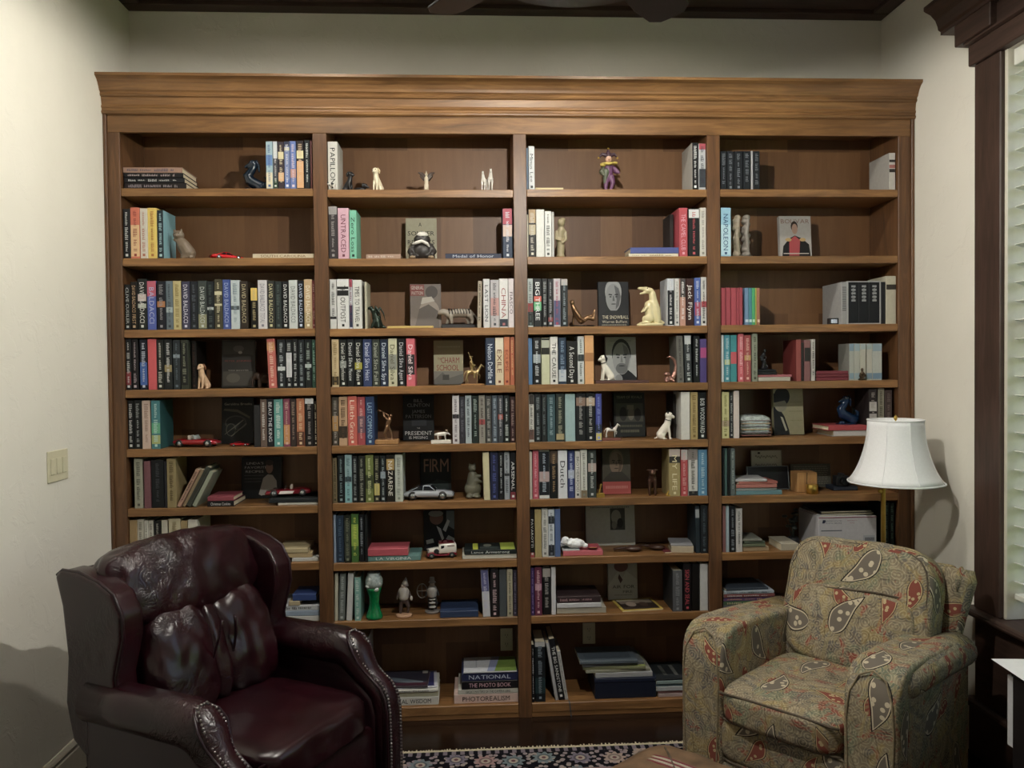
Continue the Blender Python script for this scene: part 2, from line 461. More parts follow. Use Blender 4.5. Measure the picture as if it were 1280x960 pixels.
def rug_mat():
    m, nt, p = mat_new('floral_rug'); n = N(nt)
    co = n.coord()
    q = n.mapping(co, (1, 1, 1))
    f = n.noise(q, 40, 3, .6)
    v = n.new('TexVoronoi', voronoi_dimensions='2D'); v.inputs['Scale'].default_value = 7.2; v.inputs['Randomness'].default_value = .3; n.link(q, v.inputs['Vector'])
    sc = n.new('SeparateColor'); n.link(v.outputs['Color'], sc.inputs[0])
    d = n.new('VectorMath', operation='SUBTRACT'); n.link(q, d.inputs[0]); n.link(v.outputs['Position'], d.inputs[1])
    dm = n.new('VectorMath', operation='MULTIPLY'); n.link(d.outputs[0], dm.inputs[0]); dm.inputs[1].default_value = (7.2, 7.2, 0)
    # voronoi position output is in texture space / scale
    s = n.new('SeparateXYZ'); n.link(dm.outputs[0], s.inputs[0])
    ang = n.math('ARCTAN2', s.outputs[1], s.outputs[0])
    pet = n.math('MULTIPLY_ADD', n.math('COSINE', n.math('MULTIPLY', ang, 9)), .06, .33)
    dist = v.outputs['Distance']
    ins = n.math('LESS_THAN', dist, pet)
    colr = n.ramp(sc.outputs[0], [(0, hexc('#7d8f96')), (.3, hexc('#b98a86')), (.55, hexc('#8b7f93')), (.8, hexc('#c2a392'))], 'CONSTANT')
    c = n.mix(ins, hexc('#14121c'), colr)
    c = n.mix(n.math('LESS_THAN', dist, .22), c, n.mix(.5, colr, hexc('#33303c')))
    c = n.mix(n.math('LESS_THAN', dist, .15), c, hexc('#c4b29c'))
    c = n.mix(n.math('LESS_THAN', dist, .07), c, hexc('#7b3f46'))
    v3 = n.new('TexVoronoi', voronoi_dimensions='2D'); v3.inputs['Scale'].default_value = 30; n.link(q, v3.inputs['Vector'])
    sm = n.math('MULTIPLY', n.math('SUBTRACT', 1, ins), n.math('LESS_THAN', v3.outputs['Distance'], .32))
    c = n.mix(sm, c, n.mix(sc.outputs[1], hexc('#a68f98'), hexc('#b9a79a')))
    # field beyond the border and guard stripes follow the distance from the rug's rim
    sx = n.new('SeparateXYZ'); n.link(co, sx.inputs[0])
    ex = n.math('SUBTRACT', 1.35, n.math('ABSOLUTE', sx.outputs[0])); ey = n.math('SUBTRACT', .95, n.math('ABSOLUTE', sx.outputs[1]))
    e = n.math('MINIMUM', ex, ey)
    c = n.mix(n.math('LESS_THAN', e, .035), c, n.mix(n.math('GREATER_THAN', n.math('SINE', n.math('MULTIPLY', sx.outputs[0], 160)), 0), hexc('#8f7f8c'), hexc('#1a1722')))
    st = n.math('MULTIPLY', n.math('GREATER_THAN', e, .19), n.math('LESS_THAN', e, .205))
    c = n.mix(st, c, hexc('#a3848c'))
    c = n.mix(n.math('GREATER_THAN', e, .30), c, n.mix(f, hexc('#4d2028'), hexc('#5d2a30')))
    hr = n.new('HueSaturation'); hr.inputs['Saturation'].default_value = .75; hr.inputs['Value'].default_value = .62; n.link(c, hr.inputs['Color']); c = hr.outputs[0]
    n.link(c, p.inputs['Base Color']); p.inputs['Roughness'].default_value = .95; p.inputs['Specular IOR Level'].default_value = .1
    n.link(n.bump(n.noise(q, 400, 2, .5), .3, .003), p.inputs['Normal'])
    return m
M['rug'] = rug_mat()
M['fringe'] = plain('cream_fringe', '#b3a88e', .9, var=.15, nscale=90)
def emit(name, c, s):
    m, nt, p = mat_new(name); p.inputs['Base Color'].default_value = (*hexc(c), 1)
    p.inputs['Emission Color'].default_value = (*hexc(c), 1); p.inputs['Emission Strength'].default_value = s
    return m
M['can'] = emit('lit_downlight', '#fdf7ea', CAN_STRENGTH)
M['bulb'] = emit('lit_bulb', '#fbf8ee', BULB_STRENGTH)
M['leaf'] = objcol('garden_leaf', .7, var=.3, nscale=8)
def glass_mat():
    m, nt, p = mat_new('window_glass')
    p.inputs['Base Color'].default_value = (1, 1, 1, 1); p.inputs['Roughness'].default_value = 0; p.inputs['Transmission Weight'].default_value = 1; p.inputs['IOR'].default_value = 1.02
    return m
M['glass'] = glass_mat()
M['blind'] = plain('white_wood_blind', '#d8d8ce', .4, var=.02)
M['greenglass'] = plain('green_glass', '#0f6a3c', .12, var=.2, nscale=60, coat=.4)
M['clear'] = plain('frosted_clear_glass', '#9aa3a0', .15, var=.25, nscale=70, coat=.3)
# ------------------------------------------------------------------ the room
W, YB, YN, H = 4.0, 0.32, -6.0, 3.636
struct(MB().box(-.15, W+.15, YN-.15, YB+.15, -.12, 0).build('floor', M['floor_wood']))
struct(MB().box(-.15, W+.15, YB, YB+.15, 0, H+.1).build('wall_back', M['wall']))
struct(MB().box(-.15, 0, YN, YB, 0, H+.1).build('wall_left', M['wall']))
struct(MB().box(-.15, W+.15, YN-.15, YN, 0, H+.1).build('wall_near', M['wall']))
WY0, WY1, WZ0, WZ1 = -.70, -2.55, .66, 3.06          # window opening in the wall beside the armchair
wr = MB()
wr.box(W, W+.15, WY0, YB, 0, H+.1).box(W, W+.15, YN, WY1, 0, H+.1).box(W, W+.15, WY1, WY0, 0, WZ0).box(W, W+.15, WY1, WY0, WZ1, H+.1)
struct(wr.build('wall_right', M['wall']))
ceil = struct(MB().box(-.15, W+.15, YN, YB, H+.02, H+.12).build('ceiling', M['wood_dark_x']))
y = YB; k = 0
while y > YN+.05:
    w = .09 if k == 0 else .145
    y1 = max(y-w, YN)
    o = MB().box(0, W, y1+.003, y-.003, H-(.018 if k == 0 else 0), H+.02).build('ceiling_board', M['wood_dark_x'], ceil, bevel=.003)
    y = y1; k += 1
for X0, X1 in ((0, .09), (W-.09, W)):
    MB().box(X0, X1, YN, YB-.09, H-.018, H).build('ceiling_board', M['wood_dark_y'], ceil, bevel=.003)

def baseboard(name, x0, sgn, ya, yb):
    p = [(0, 0), (.017*sgn, 0), (.017*sgn, .118), (.013*sgn, .124), (.013*sgn, .134), (.017*sgn, .139), (.013*sgn, .15), (.006*sgn, .162), (0, .162)]
    return struct(MB().prism([(x0+a, b) for a, b in p], 'y', ya, yb).build(name, M['white_paint']))
baseboard('baseboard_left', 0, 1, YN, -.004)
baseboard('baseboard_right', W, -1, -.485, -.004)
baseboard('baseboard_right', W, -1, YN, -2.8)

# ------------------------------------------------------------------ window with blind, dark casing and header
win = empty('window_1', (W, -1.6, 0)); struct(win); win['label'] = 'tall window with white blinds and dark wood casing'; PW = T(-W, 1.6, 0)
def wpart(mb, name, mat, **k):
    mb.v = [(a-W, b+1.6, c) for a, b, c in mb.v]; return mb.build(name, mat, win, **k)
wpart(MB().box(3.972, 4.0, -.70, -.527, .665, 3.06), 'casing', M['wood_dark_z'], bevel=.004)
wpart(MB().box(3.972, 4.0, -2.724, -2.55, .665, 3.06), 'casing', M['wood_dark_z'], bevel=.004)
wpart(MB().box(3.99, 4.14, -.718, -.70, .665, 3.06), 'jamb', M['white_paint'], bevel=.003)
wpart(MB().box(3.99, 4.14, -2.55, -2.532, .665, 3.06), 'jamb', M['white_paint'], bevel=.003)
wpart(MB().prism([(4.0, .632), (3.945, .632), (3.932, .638), (3.928, .648), (3.932, .658), (3.945, .664), (4.14, .664), (4.14, .632)], 'y', -2.76, -.60+.11), 'window_stool', M['wood_dark_y'])
wpart(MB().box(3.978, 4.0, -2.724, -.527, .25, .632), 'apron_panel', M['wood_dark_y'], bevel=.003)
wpart(MB().prism([(4.0, .215), (3.965, .215), (3.952, .222), (3.948, .233), (3.952, .245), (3.965, .252), (4.0, .252)], 'y', -2.76, -.487), 'base_cap', M['wood_dark_y'])
wpart(MB().box(3.968, 4.0, -2.74, -.50, .0, .215), 'plinth', M['wood_dark_y'], bevel=.003)
# header: frieze, corbel blocks, crown
wpart(MB().box(3.955, 4.0, -2.745, -.508, 3.06, 3.15), 'header_frieze', M['wood_dark_y'], bevel=.004)
wpart(MB().prism([(4.0, 3.15), (3.955, 3.15), (3.94, 3.156), (3.94, 3.165), (4.0, 3.165)], 'y', -2.75, -.50), 'header_bead', M['wood_dark_y'])
wpart(MB().box(3.955, 4.0, -2.74, -.50, 3.165, 3.26), 'header_board', M['wood_dark_y'], bevel=.003)
for a, b in ((-.70, -.455), (-2.79, -2.55)):
    wpart(MB().box(3.925, 4.0, a, b, 3.165, 3.265), 'corbel_block', M['wood_dark_y'], bevel=.004)
cr = [(4.0, 3.26), (3.92, 3.26), (3.92, 3.275), (3.908, 3.283), (3.905, 3.30), (3.895, 3.325), (3.872, 3.35), (3.848, 3.362), (3.84, 3.368), (3.84, 3.385), (4.0, 3.385)]
wpart(MB().prism(cr, 'y', -2.90, -.36), 'header_crown', M['wood_dark_y'])
wpart(MB().box(4.105, 4.125, -.76, -.718, .664, 3.06).box(4.105, 4.125, -2.532, -2.49, .664, 3.06).box(4.105, 4.125, -2.49, -.76, .664, .72).box(4.105, 4.125, -2.49, -.76, 3.01, 3.06).box(4.105, 4.125, -1.65, -1.60, .72, 3.01).box(4.108, 4.122, -2.49, -.76, 1.86, 1.90), 'sash', M['white_paint'])
for a, b in ((-1.60, -.76), (-2.49, -1.65)):
    for c, d in ((.72, 1.86), (1.90, 3.01)):
        wpart(MB().box(4.113, 4.117, a, b, c, d), 'pane', M['glass'])
blind = empty('window_blind', (4.045, -1.625, .68), 'white wooden venetian blind hanging in the tall dark-framed window', 'blind')
def bpart(mb, name, mat, **k):
    mb.v = [(a-4.045, b+1.625, c-.68) for a, b, c in mb.v]; return mb.build(name, mat, blind, **k)
bpart(MB().box(4.012, 4.072, -2.525, -.725, 2.985, 3.055), 'head_rail', M['blind'], bevel=.003)
zz = 2.945
while zz > .80:
    bpart(MB().box(-.027, .027, -.90, .90, -.0016, .0016, T(4.045, -1.625, zz) @ RY(R(16))), 'slat', M['blind'])
    zz -= .0785
bpart(MB().box(4.02, 4.07, -2.525, -.725, .755, .78), 'bottom_rail', M['blind'], bevel=.003)
for yy in (-.90, -1.62, -2.35):
    bpart(MB().box(4.016, 4.0175, yy-.012, yy+.012, .78, 2.99), 'ladder_tape', M['blind'])
# garden outside
lawn = MB().box(4.4, 40, -30, 30, -.5, -.3).build('lawn', M['leaf'], color='#6a8a3c'); tag(lawn, 'sunlit green lawn beyond the blind', 'lawn', kind='stuff')
hd = MB(); rr = random.Random(3)
for i in range(900):
    c = (9.0+rr.uniform(-.9, .9), rr.uniform(-9, 7), rr.uniform(-.1, 2.6)); a = rr.uniform(0, 6.3)
    hd.add([(-.14, 0, -.1), (.14, 0, -.1), (.1, .05, .14), (-.1, .05, .14)], [(0, 1, 2, 3)], T(*c) @ RZ(a) @ RX(rr.uniform(-1, 1)))
hd.box(8.5, 9.5, -9, 7, -.29, 2.3)
tag(hd.build('garden_hedge', M['leaf'], color='#56702f'), 'leafy green hedge outside beyond the window blind', 'hedge', kind='stuff')

# ------------------------------------------------------------------ wall plates
sw = empty('switch_plate', tuple(Vector((0, -.50, 1.297))), 'ivory three-gang light switch plate on pale plaster wall', 'switch')
MB().box(0, .006, -.082, .082, 0, .131).build('plate', M['plate'], sw, bevel=.002)
for i in (-1, 0, 1): MB().box(.006, .0095, i*.047-.0165, i*.047+.0165, .032, .099, ).build('rocker', M['plate'], sw, bevel=.0015)

# ------------------------------------------------------------------ bookcase
DIV = [(0.0, .074), (.989, 1.0565), (1.966, 2.031), (2.937, 3.002), (3.920, 4.0)]
COLS = [(DIV[i][1], DIV[i+1][0]) for i in range(4)]
ZS = {1: 2.6347, 2: 2.2998, 3: 1.9552, 4: 1.6678, 5: 1.3804, 6: 1.0926, 7: .8029, 8: .5089, 9: .07}
RES = {1: (.45, -.75, 0, .25), 2: (.2, -1.1, .5, .4), 3: (.2, -.5, 0, .25), 4: (-.75, 0, .2, .55), 5: (-.85, -.4, .25, 1.0), 6: (-1.35, .55, .8, 0), 7: (1.0, -1.3, -.1, .35), 8: (.2, -.4, .2, 0), 9: (0, 0, 0, 0)}
def shelf_z(c, r): return ZS[r] + RES[r][c-1]/252.5
YBACK = .295
bc = empty('built_in_bookcase', (2, .15, 0), 'wall-wide built-in alder bookcase with crown molding and four bays of shelves', 'bookcase')
def cpart(mb, name, mat, **k):
    mb.v = [(a-2, b-.15, c) for a, b, c in mb.v]; return mb.build(name, mat, bc, **k)
for i, (a, b) in enumerate(DIV):
    cpart(MB().box(a, b, 0.0, YBACK, 0, 2.965), 'upright', M['wood_z'], bevel=.002)
for a, b in ((0, .018), (3.982, 4.0)):
    cpart(MB().box(a+.001, b-.001, -.012, 0, 0, 2.99), 'edge_strip', M['wood_z'], bevel=.003)
for c, (a, b) in enumerate(COLS, 1):
    cpart(MB().box(a, b, YBACK, YB-.002, 0, 2.98), 'back_panel', M['back'])
    for r in range(1, 10):
        z = shelf_z(c, r)
        t = .038 if r < 9 else .045
        cpart(MB().box(a+.001, b-.001, .003, YBACK, z-t, z), 'shelf', M['wood_x'], bevel=.002)
cpart(MB().box(.018, 3.982, -.003, .02, 2.903, 2.998), 'frieze_rail', M['wood_x'], bevel=.002)
cpart(MB().box(.0, 4.0, .02, YB-.002, 2.965, 2.985), 'top_panel', M['wood_x'])
cpart(MB().box(.0, 4.0, .006, .03, 0.0, .026), 'base_rail', M['wood_x'], bevel=.002)
crown = [(.10, 2.985), (-.012, 2.985), (-.02, 2.99), (-.022, 2.997), (-.016, 3.004), (-.016, 3.012), (-.022, 3.018), (-.02, 3.025), (-.016, 3.03), (-.022, 3.062), (-.022, 3.064),
         (-.03, 3.068), (-.034, 3.075), (-.03, 3.082), (-.034, 3.088), (-.04, 3.092), (-.044, 3.104), (-.054, 3.122), (-.066, 3.136), (-.078, 3.144), (-.084, 3.147), (-.084, 3.16), (.10, 3.16)]
cpart(MB().prism([(y, z) for y, z in crown], 'x', 0.001, 3.999), 'crown_molding', M['wood_x'])
cpart(MB().box(.001, 3.999, .10, YB-.002, 3.135, 3.155), 'top_panel', M['wood_x'])

# outlets on the back panels of the two middle bays
for nm, x0, x1, z0, z1, lab in (('wall_outlet', 1.888, 1.953, .238, .358, 'ivory wall outlet low in the bay second from the light switch'), ('wall_outlet', 2.331, 2.399, .262, .376, 'ivory wall outlet low in the bay second from the window')):
    o = empty(nm, ((x0+x1)/2, YBACK, z0), lab, 'outlet')
    w = (x1-x0)/2; h = z1-z0
    MB().box(-w, w, -.006, 0, 0, h).build('plate', M['plate'], o, bevel=.002)
    for zc in (.3, .7):
        q = MB().box(-.016, .016, -.008, -.006, h*zc-.014, h*zc+.014).build('receptacle', M['plate'], o, bevel=.001)
        MB().box(-.007, -.005, -.0086, -.008, h*zc-.003, h*zc+.007).box(.005, .007, -.0086, -.008, h*zc-.003, h*zc+.007).box(-.002, .002, -.0086, -.008, h*zc-.011, h*zc-.007).build('slot', M['slot'], q)

# ------------------------------------------------------------------ ceiling fan with lit bulbs
FX, FY, FZ = 2.06, -1.706, 2.985
fan = empty('ceiling_fan', (FX, FY, H), 'dark five-blade ceiling fan with a lit light kit', 'ceiling fan')
def fpart(mb, name, mat, **k):
    mb.v = [(a, b, c-H) for a, b, c in mb.v]; return mb.build(name, mat, fan, **k)
fpart(MB().lathe([(.075, 3.636), (.075, 3.60), (.05, 3.56), (.018, 3.545)], 24), 'canopy', M['black'])
fpart(MB().lathe([(.014, 3.56), (.014, 3.12)], 12), 'down_rod', M['black'])
fpart(MB().lathe([(.03, 3.13), (.10, 3.11), (.135, 3.07), (.135, 3.0), (.10, 2.955), (.05, 2.93)], 28), 'motor_housing', M['black'])
for i in range(5):
    a = R(90-36+72*i)
    Mx = RZ(a) @ T(0, 0, FZ) @ RX(R(-11))
    ir = MB().box(.10, .26, -.02, .02, -.006, .0, Mx); fpart(ir, 'blade_iron', M['black'], bevel=.002)
    pts = [(.20, -.055), (.55, -.082), (.66, -.075), (.695, -.045), (.70, 0), (.695, .045), (.66, .075), (.55, .082), (.20, .055)]
    fpart(MB().prism(pts, 'z', .0, .008, Mx), 'blade', M['espresso'], bevel=.002)
fpart(MB().lathe([(.05, 2.96), (.06, 2.915), (.29, 2.905), (.30, 2.895), (.05, 2.895)], 40), 'added_shade_disc', M['black'])  # disc added to the fan to keep bulb light off the upper walls
fpart(MB().lathe([(.02, 2.9), (.02, 2.885), (.012, 2.873), (.009, 2.865)], 16), 'lamp_socket', M['black'])
fpart(MB().ball((0, 0, 2.845), .02, 20, 12), 'bulb_offscreen', M['bulb'])

# two ceiling downlights above the frame, whose glare streaks run down the photograph from its top edge
for X, lb in ((.94, 'round ceiling downlight nearest the light switch'), (2.49, 'round ceiling downlight nearer the window')):
    dl = empty('downlight_offscreen', (X, -.92, H), lb, 'ceiling light', 'downlights along the bookcase')
    MB().lathe([(.06, 0), (.085, 0), (.085, -.006), (.06, -.012)], 32, cap=False).build('trim_ring', M['white_paint'], dl)
    MB().lathe([(.055, -.0005), (.055, -.002)], 32).build('lens_offscreen', M['can'], dl)

# ------------------------------------------------------------------ floor lamp behind the armchair
p0 = at(1101, 610, Y=-.30); sc_ = at(1119.5, 604, Y=-.30)
LX, LY = p0.x+.012, -.30
lamp = empty('floor_lamp', (LX, LY, 0), 'brass floor lamp with white bell shade behind the paisley armchair', 'floor lamp')
MB().lathe([(.135, 0), (.135, .012), (.12, .022), (.04, .03), (.02, .05), (.012, .07)], 32).build('base', M['brass'], lamp)
MB().lathe([(.0105, .06), (.0105, 1.17), (.013, 1.18), (.012, 1.2), (.006, 1.205)], 14).build('pole', M['brass'], lamp)
sx = sc_.x-LX
MB().tube([(0, 0, 1.165), (sx*.5, 0, 1.172), (sx, 0, 1.18), (sx, 0, 1.29)], .006, 10).build('arm', M['brass'], lamp)
MB().lathe([(.016, 1.215), (.02, 1.22), (.02, 1.26), (.014, 1.29)], 14, T(sx, 0, 0)).build('socket', M['brass'], lamp)
MB().lathe([(.004, 0), (.004, .03), (.007, .034), (.007, .044)], 10, T(-.02, -.004, 1.178) @ RY(R(-90))).ball((-.022, -.012, 1.155), .011).ball((-.026, -.012, 1.18), .008).build('switch_knob', M['brass'], lamp)
MB().tube([(sx+.06*math.sin(t), 0, 1.285+.19*(1-math.cos(t))/2) if False else (sx+.055*math.sin(t*math.pi), 0, 1.28+.205*t) for t in [i/10 for i in range(11)]], .002, 6).tube([(sx-.055*math.sin(t*math.pi), 0, 1.28+.205*t) for t in [i/10 for i in range(11)]], .002, 6).build('harp', M['brass'], lamp)
MB().lathe([(.002, 1.485), (.007, 1.49), (.009, 1.50), (.003, 1.512)], 10, T(sx, 0, 0)).build('finial', M['brass'], lamp)
sh = MB(); n = 64; prof = []
for i in range(13):
    t = i/12; r = .213-.088*(1-(1-t)**2.0)**.85*1.0
    prof.append((r, 1.196+.292*t))
def ring(pr, dr=0):
    v = []
    for r, z in pr:
        for j in range(n):
            a = 2*math.pi*j/n
            k = 1-.018*abs(math.sin(a*4))**.6
            v.append(((r+dr)*k*math.cos(a), (r+dr)*k*math.sin(a), z))
    return v
vo = ring(prof); vi = ring(prof, -.0025); L = len(prof); fs = []
for k in range(L-1):
    for j in range(n):
        q = (j+1) % n
        fs.append((k*n+j, k*n+q, (k+1)*n+q, (k+1)*n+j)); b = L*n
        fs.append((b+k*n+q, b+k*n+j, b+(k+1)*n+j, b+(k+1)*n+q))
for j in range(n):
    q = (j+1) % n; b = L*n
    fs.append((q, j, b+j, b+q)); fs.append(((L-1)*n+j, (L-1)*n+q, b+(L-1)*n+q, b+(L-1)*n+j))
sh.add(vo+vi, fs, T(sx, 0, 0), True); shade = sh.build('shade', M['shade'], lamp)
for pr, rr_ in ((prof[0], .004), (prof[-1], .0035)):
    MB().tube([(pr[0]*(1-.018*abs(math.sin(4*2*math.pi*j/64))**.6)*math.cos(2*math.pi*j/64)+sx, pr[0]*(1-.018*abs(math.sin(4*2*math.pi*j/64))**.6)*math.sin(2*math.pi*j/64), pr[1]) for j in range(65)], rr_, 6, cap=False).build('trim_band', M['shade'], shade)
for j in range(8):
    a = 2*math.pi*j/8
    MB().tube([(sx+(r+.0008)*math.cos(a), (r+.0008)*math.sin(a), z) for r, z in prof], .0016, 5).build('seam', M['shade'], shade)
# ------------------------------------------------------------------ lettering: glyph outlines of the built-in font, cached
_gl = {}
def glyph(ch):
    if ch in _gl: return _gl[ch]
    cu = bpy.data.curves.new('g', 'FONT'); cu.body = ch; cu.resolution_u = 2; cu.size = 1.0
    o = bpy.data.objects.new('g', cu)
    me = bpy.data.meshes.new_from_object(o)
    vs_ = [(v.co.x, v.co.y) for v in me.vertices]; fs_ = [tuple(p.vertices) for p in me.polygons]
    bpy.data.objects.remove(o); bpy.data.curves.remove(cu); bpy.data.meshes.remove(me)
    x0 = min((v[0] for v in vs_), default=0); x1 = max((v[0] for v in vs_), default=.3)
    _gl[ch] = ([(a-x0, b) for a, b in vs_], fs_, x1-x0); return _gl[ch]
def text_into(mb, s, P, cap, length=None, maxst=1.6, minst=.45, align='c', bold=0):
    """P(u,v)->3d point; writes s along u centred at u=0, baseline centred on v=0; cap = capital height"""
    k = cap/.70; x = 0; lay = []
    for ch in s:
        if ch == ' ': x += .32; continue
        v, f, w = glyph(ch); lay.append((x, v, f)); x += w+.09
    if not lay: return
    x -= .09; tot = x*k
    st = 1.0
    if length: st = max(minst, min(maxst, length/tot))
    for gx, v, f in lay:
        pts = []
        for a, b in v:
            u = (gx+a)*k*st-(tot*st/2 if align == 'c' else 0)
            pts.append(P(u, b*k-cap/2))
        mb.add(pts, f)
        if bold: mb.add([P(0, 0)]*0, [])

PAL = {'black': '#17181b', 'charcoal': '#33363a', 'grey': '#6f7274', 'silver': '#a6aaac', 'white': '#d8d6d0', 'cream': '#cfc6a0', 'tan': '#b0945f', 'brown': '#6a4a34', 'umber': '#35261f', 'red': '#b9303c', 'maroon': '#6a2230', 'pink': '#d0a0ae', 'orange': '#d08a4a', 'rust': '#b0583a', 'yellow': '#e0c04a', 'olive': '#6f7440', 'green': '#3f8a4c', 'mint': '#74bfa0', 'teal': '#3a8a90', 'aqua': '#94c4d4', 'blue': '#3a58b0', 'navy': '#202c4c', 'slate': '#566878', 'purple': '#4e3a7c', 'gold': '#c0a85c', 'bottle-green': '#1f3a30'}
PALL = {k: hexc(v) for k, v in PAL.items()}
def cname(h):
    c = hexc(h); f = lambda v: [max(0, x)**.42 for x in v]
    a = f(c); return min(PALL, key=lambda k: sum((p-q)**2 for p, q in zip(a, f(PALL[k]))))
ORD = 'first second third fourth fifth sixth seventh eighth ninth tenth eleventh twelfth thirteenth fourteenth fifteenth sixteenth seventeenth eighteenth nineteenth twentieth twenty-first twenty-second twenty-third twenty-fourth twenty-fifth twenty-sixth'.split()
SHELF = {1: 'top', 2: 'second', 3: 'third', 4: 'fourth', 5: 'fifth', 6: 'sixth', 7: 'seventh', 8: 'eighth', 9: 'bottom'}
BAY = {1: 'switch-side bay', 2: 'second bay from switch', 3: 'second bay from window', 4: 'window-side bay'}
import re as _re
def wc(s): return len(_re.findall(r"[A-Za-z0-9']+", s))
def place(c, r): return '%s shelf, %s' % (SHELF[r], BAY[c])

CROP = {'A': (130, 150, .21875), 'B': (130, 325, .21875), 'C': (130, 485, .21875), 'D': (130, 630, .21875),
        'E': (395, 150, .2109375), 'F': (395, 325, .2109375), 'G': (395, 480, .2109375), 'H': (395, 630, .2109375),
        'I': (640, 150, .2109375), 'J': (640, 325, .2109375), 'K': (640, 480, .2109375), 'L': (640, 620, .2109375),
        'M': (880, 150, .2109375), 'N': (880, 325, .2109375), 'O': (880, 475, .2109375), 'P': (880, 610, .2109375),
        'Q': (460, 780, .15625), 'S': (650, 770, .1796875), 'V': (430, 770, .3671875), '-': (0, 0, 1.0)}
def px(crop, x, y): o = CROP[crop]; return o[0]+x*o[2], o[1]+y*o[2]
def wx(crop, x, y, Y): return at(*px(crop, x, y), Y=Y).x
def wz(crop, x, y, Y): return at(*px(crop, x, y), Y=Y).z

brnd = random.Random(11)
def bar(mb, P, u0, u1, v0, v1):
    mb.add([P(u0, v0), P(u1, v0), P(u1, v1), P(u0, v1)], [(0, 1, 2, 3)])
def make_book(Mx, t, d, h, cover, ink, title='', bands=(), side=None, art=(), label='', name='hardcover_book', cat='book', group=None, soft=False, pub=True):
    """canonical book: spine faces -y, front cover +x, stands on z=0, thickness t, depth d, height h; Mx puts it in place"""
    root = empty(name, label=label, cat=cat, group=group, mat=Mx)
    bt = min(.0028, t*.16) if not soft else min(.0008, t*.1); ov = .0035 if not soft else .0003
    q = min(.002, t*.2); a = t/2
    # case: U-shaped section extruded upwards
    outer = [(-a, d), (-a, q), (-a+q, 0), (a-q, 0), (a, q), (a, d)]
    inner = [(a-bt, d), (a-bt, bt), (-a+bt, bt), (-a+bt, d)]
    mb = MB(); pts = outer+inner; n = len(pts)
    v = [(x, y, 0) for x, y in pts]+[(x, y, h) for x, y in pts]
    f = [(i, n+i, n+(i+1) % n, (i+1) % n) for i in range(n)]
    f = [tuple(reversed(z)) for z in f]
    idx = [(0, 1, 8, 9), (1, 2, 3, 4, 7, 8), (4, 5, 6, 7)]
    for g in idx: f.append(tuple(reversed(g))); f.append(tuple(i+n for i in g))
    mb.add(v, f); mb.build('cover', M['cover'], root, color=side or cover)
    MB().box(-a+bt, a-bt, bt, d-ov, ov, h-ov).build('page_block', M['paper'], root)
    def SP(e): return lambda u, vv: (vv, -e, h/2-u)        # u runs down the spine, v across
    if side: mb = MB(); bar(mb, SP(.0003), -h/2+.0002, h/2-.0002, -a+q*.4, a-q*.4); mb.build('spine', M['cover'], root, color=cover)
    byc = {}
    for z0, z1, bc_ in bands: byc.setdefault(bc_, []).append((z0, z1))
    for k_, (z0, z1, bc_) in enumerate(bands):
        mb = MB(); bar(mb, SP(.0005+.0001*k_), h/2-min(z1, h-.0003), h/2-max(z0, .0003), -a+q*.6, a-q*.6)
        mb.build('spine_band', M['ink'], root, color=bc_)
    mb = MB(); P = SP(.0010)
    if title and title not in '-~':
        parts_ = title.split('/')
        if len(parts_) == 1:
            text_into(mb, title, P, min(t*.52, .024, h*.12), h*.74)
        else:
            n_ = len(parts_); y = -.44; lens = [max(3, len(p)) for p in parts_]; tl = sum(lens)
            for p, l in zip(parts_, lens):
                L = .80*l/tl; cu = (y+L/2)*h
                m2 = MB(); text_into(m2, p, (lambda u, vv, cu=cu: P(u+cu, vv)), min(t*.52, .022, h*.12), L*h*.94); y += L+.02
                m2.build('spine_lettering', M['ink'], root, color=ink)
    elif title == '~':
        u = -.43*h; cap = min(t*.5, .02)
        while u < .34*h:
            L = brnd.uniform(.10, .30)*h; e = min(u+L, .36*h); cc = cap*brnd.uniform(.45, 1)
            while u < e:
                w = brnd.uniform(.003, .006); k = brnd.choice((1, 1, .75))
                bar(mb, P, u, min(u+w*.62, e), -cc/2, -cc/2+cc*k)
                if brnd.random() < .45: bar(mb, P, u, min(u+w, e), -cc/2, -cc/2+cc*.22)
                u += w+.0016
            u += .035*h
    if pub and title != '-' and brnd.random() < .7:
        s = min(t*.22, .006); m2 = MB(); bar(m2, P, .43*h-s, .43*h+s, -s, s); m2.build('publisher_mark', M['ink'], root, color=ink)
    if mb.f: mb.build('spine_lettering', M['ink'], root, color=ink)
    # printing on the front cover: u across from the spine, v up
    byc = {}
    for i, s in enumerate(art): byc.setdefault((s[-1], i), []).append((i, s))
    for (c_, _), ss in byc.items():
        mb = MB()
        for i, s in ss:
            e = .0004+.0003*i
            CP = lambda u, vv, e=e: (a+e, min(.998, max(.002, u))*d, min(.998, max(.002, vv))*h)
            if s[0] == 'r': mb.add([CP(s[1], s[2]), CP(s[3], s[2]), CP(s[3], s[4]), CP(s[1], s[4])], [(0, 1, 2, 3)])
            elif s[0] == 'e':
                k = 24; mb.add([CP(s[1]+s[3]*math.cos(2*math.pi*j/k), s[2]+s[4]*math.sin(2*math.pi*j/k)) for j in range(k)], [tuple(range(k))])
            elif s[0] == 'p': mb.add([CP(*z) for z in s[1]], [tuple(range(len(s[1])))])
            elif s[0] == 't':
                text_into(mb, s[4], (lambda u, vv, s=s, CP=CP: CP(s[1]+u/d, s[2]+vv/h)), s[3]*h, s[5]*d)
            elif s[0] == 'm':                                  # lines of small print
                u = s[1]; v0 = s[2]
                while u < s[3]:
                    w = brnd.uniform(.015, .035); mb.add([CP(u, v0), CP(min(u+w, s[3]), v0), CP(min(u+w, s[3]), v0+s[4]), CP(u, v0+s[4])], [(0, 1, 2, 3)]); u += w+.012
        mb.build('cover_print', M['ink'], root, color=c_)
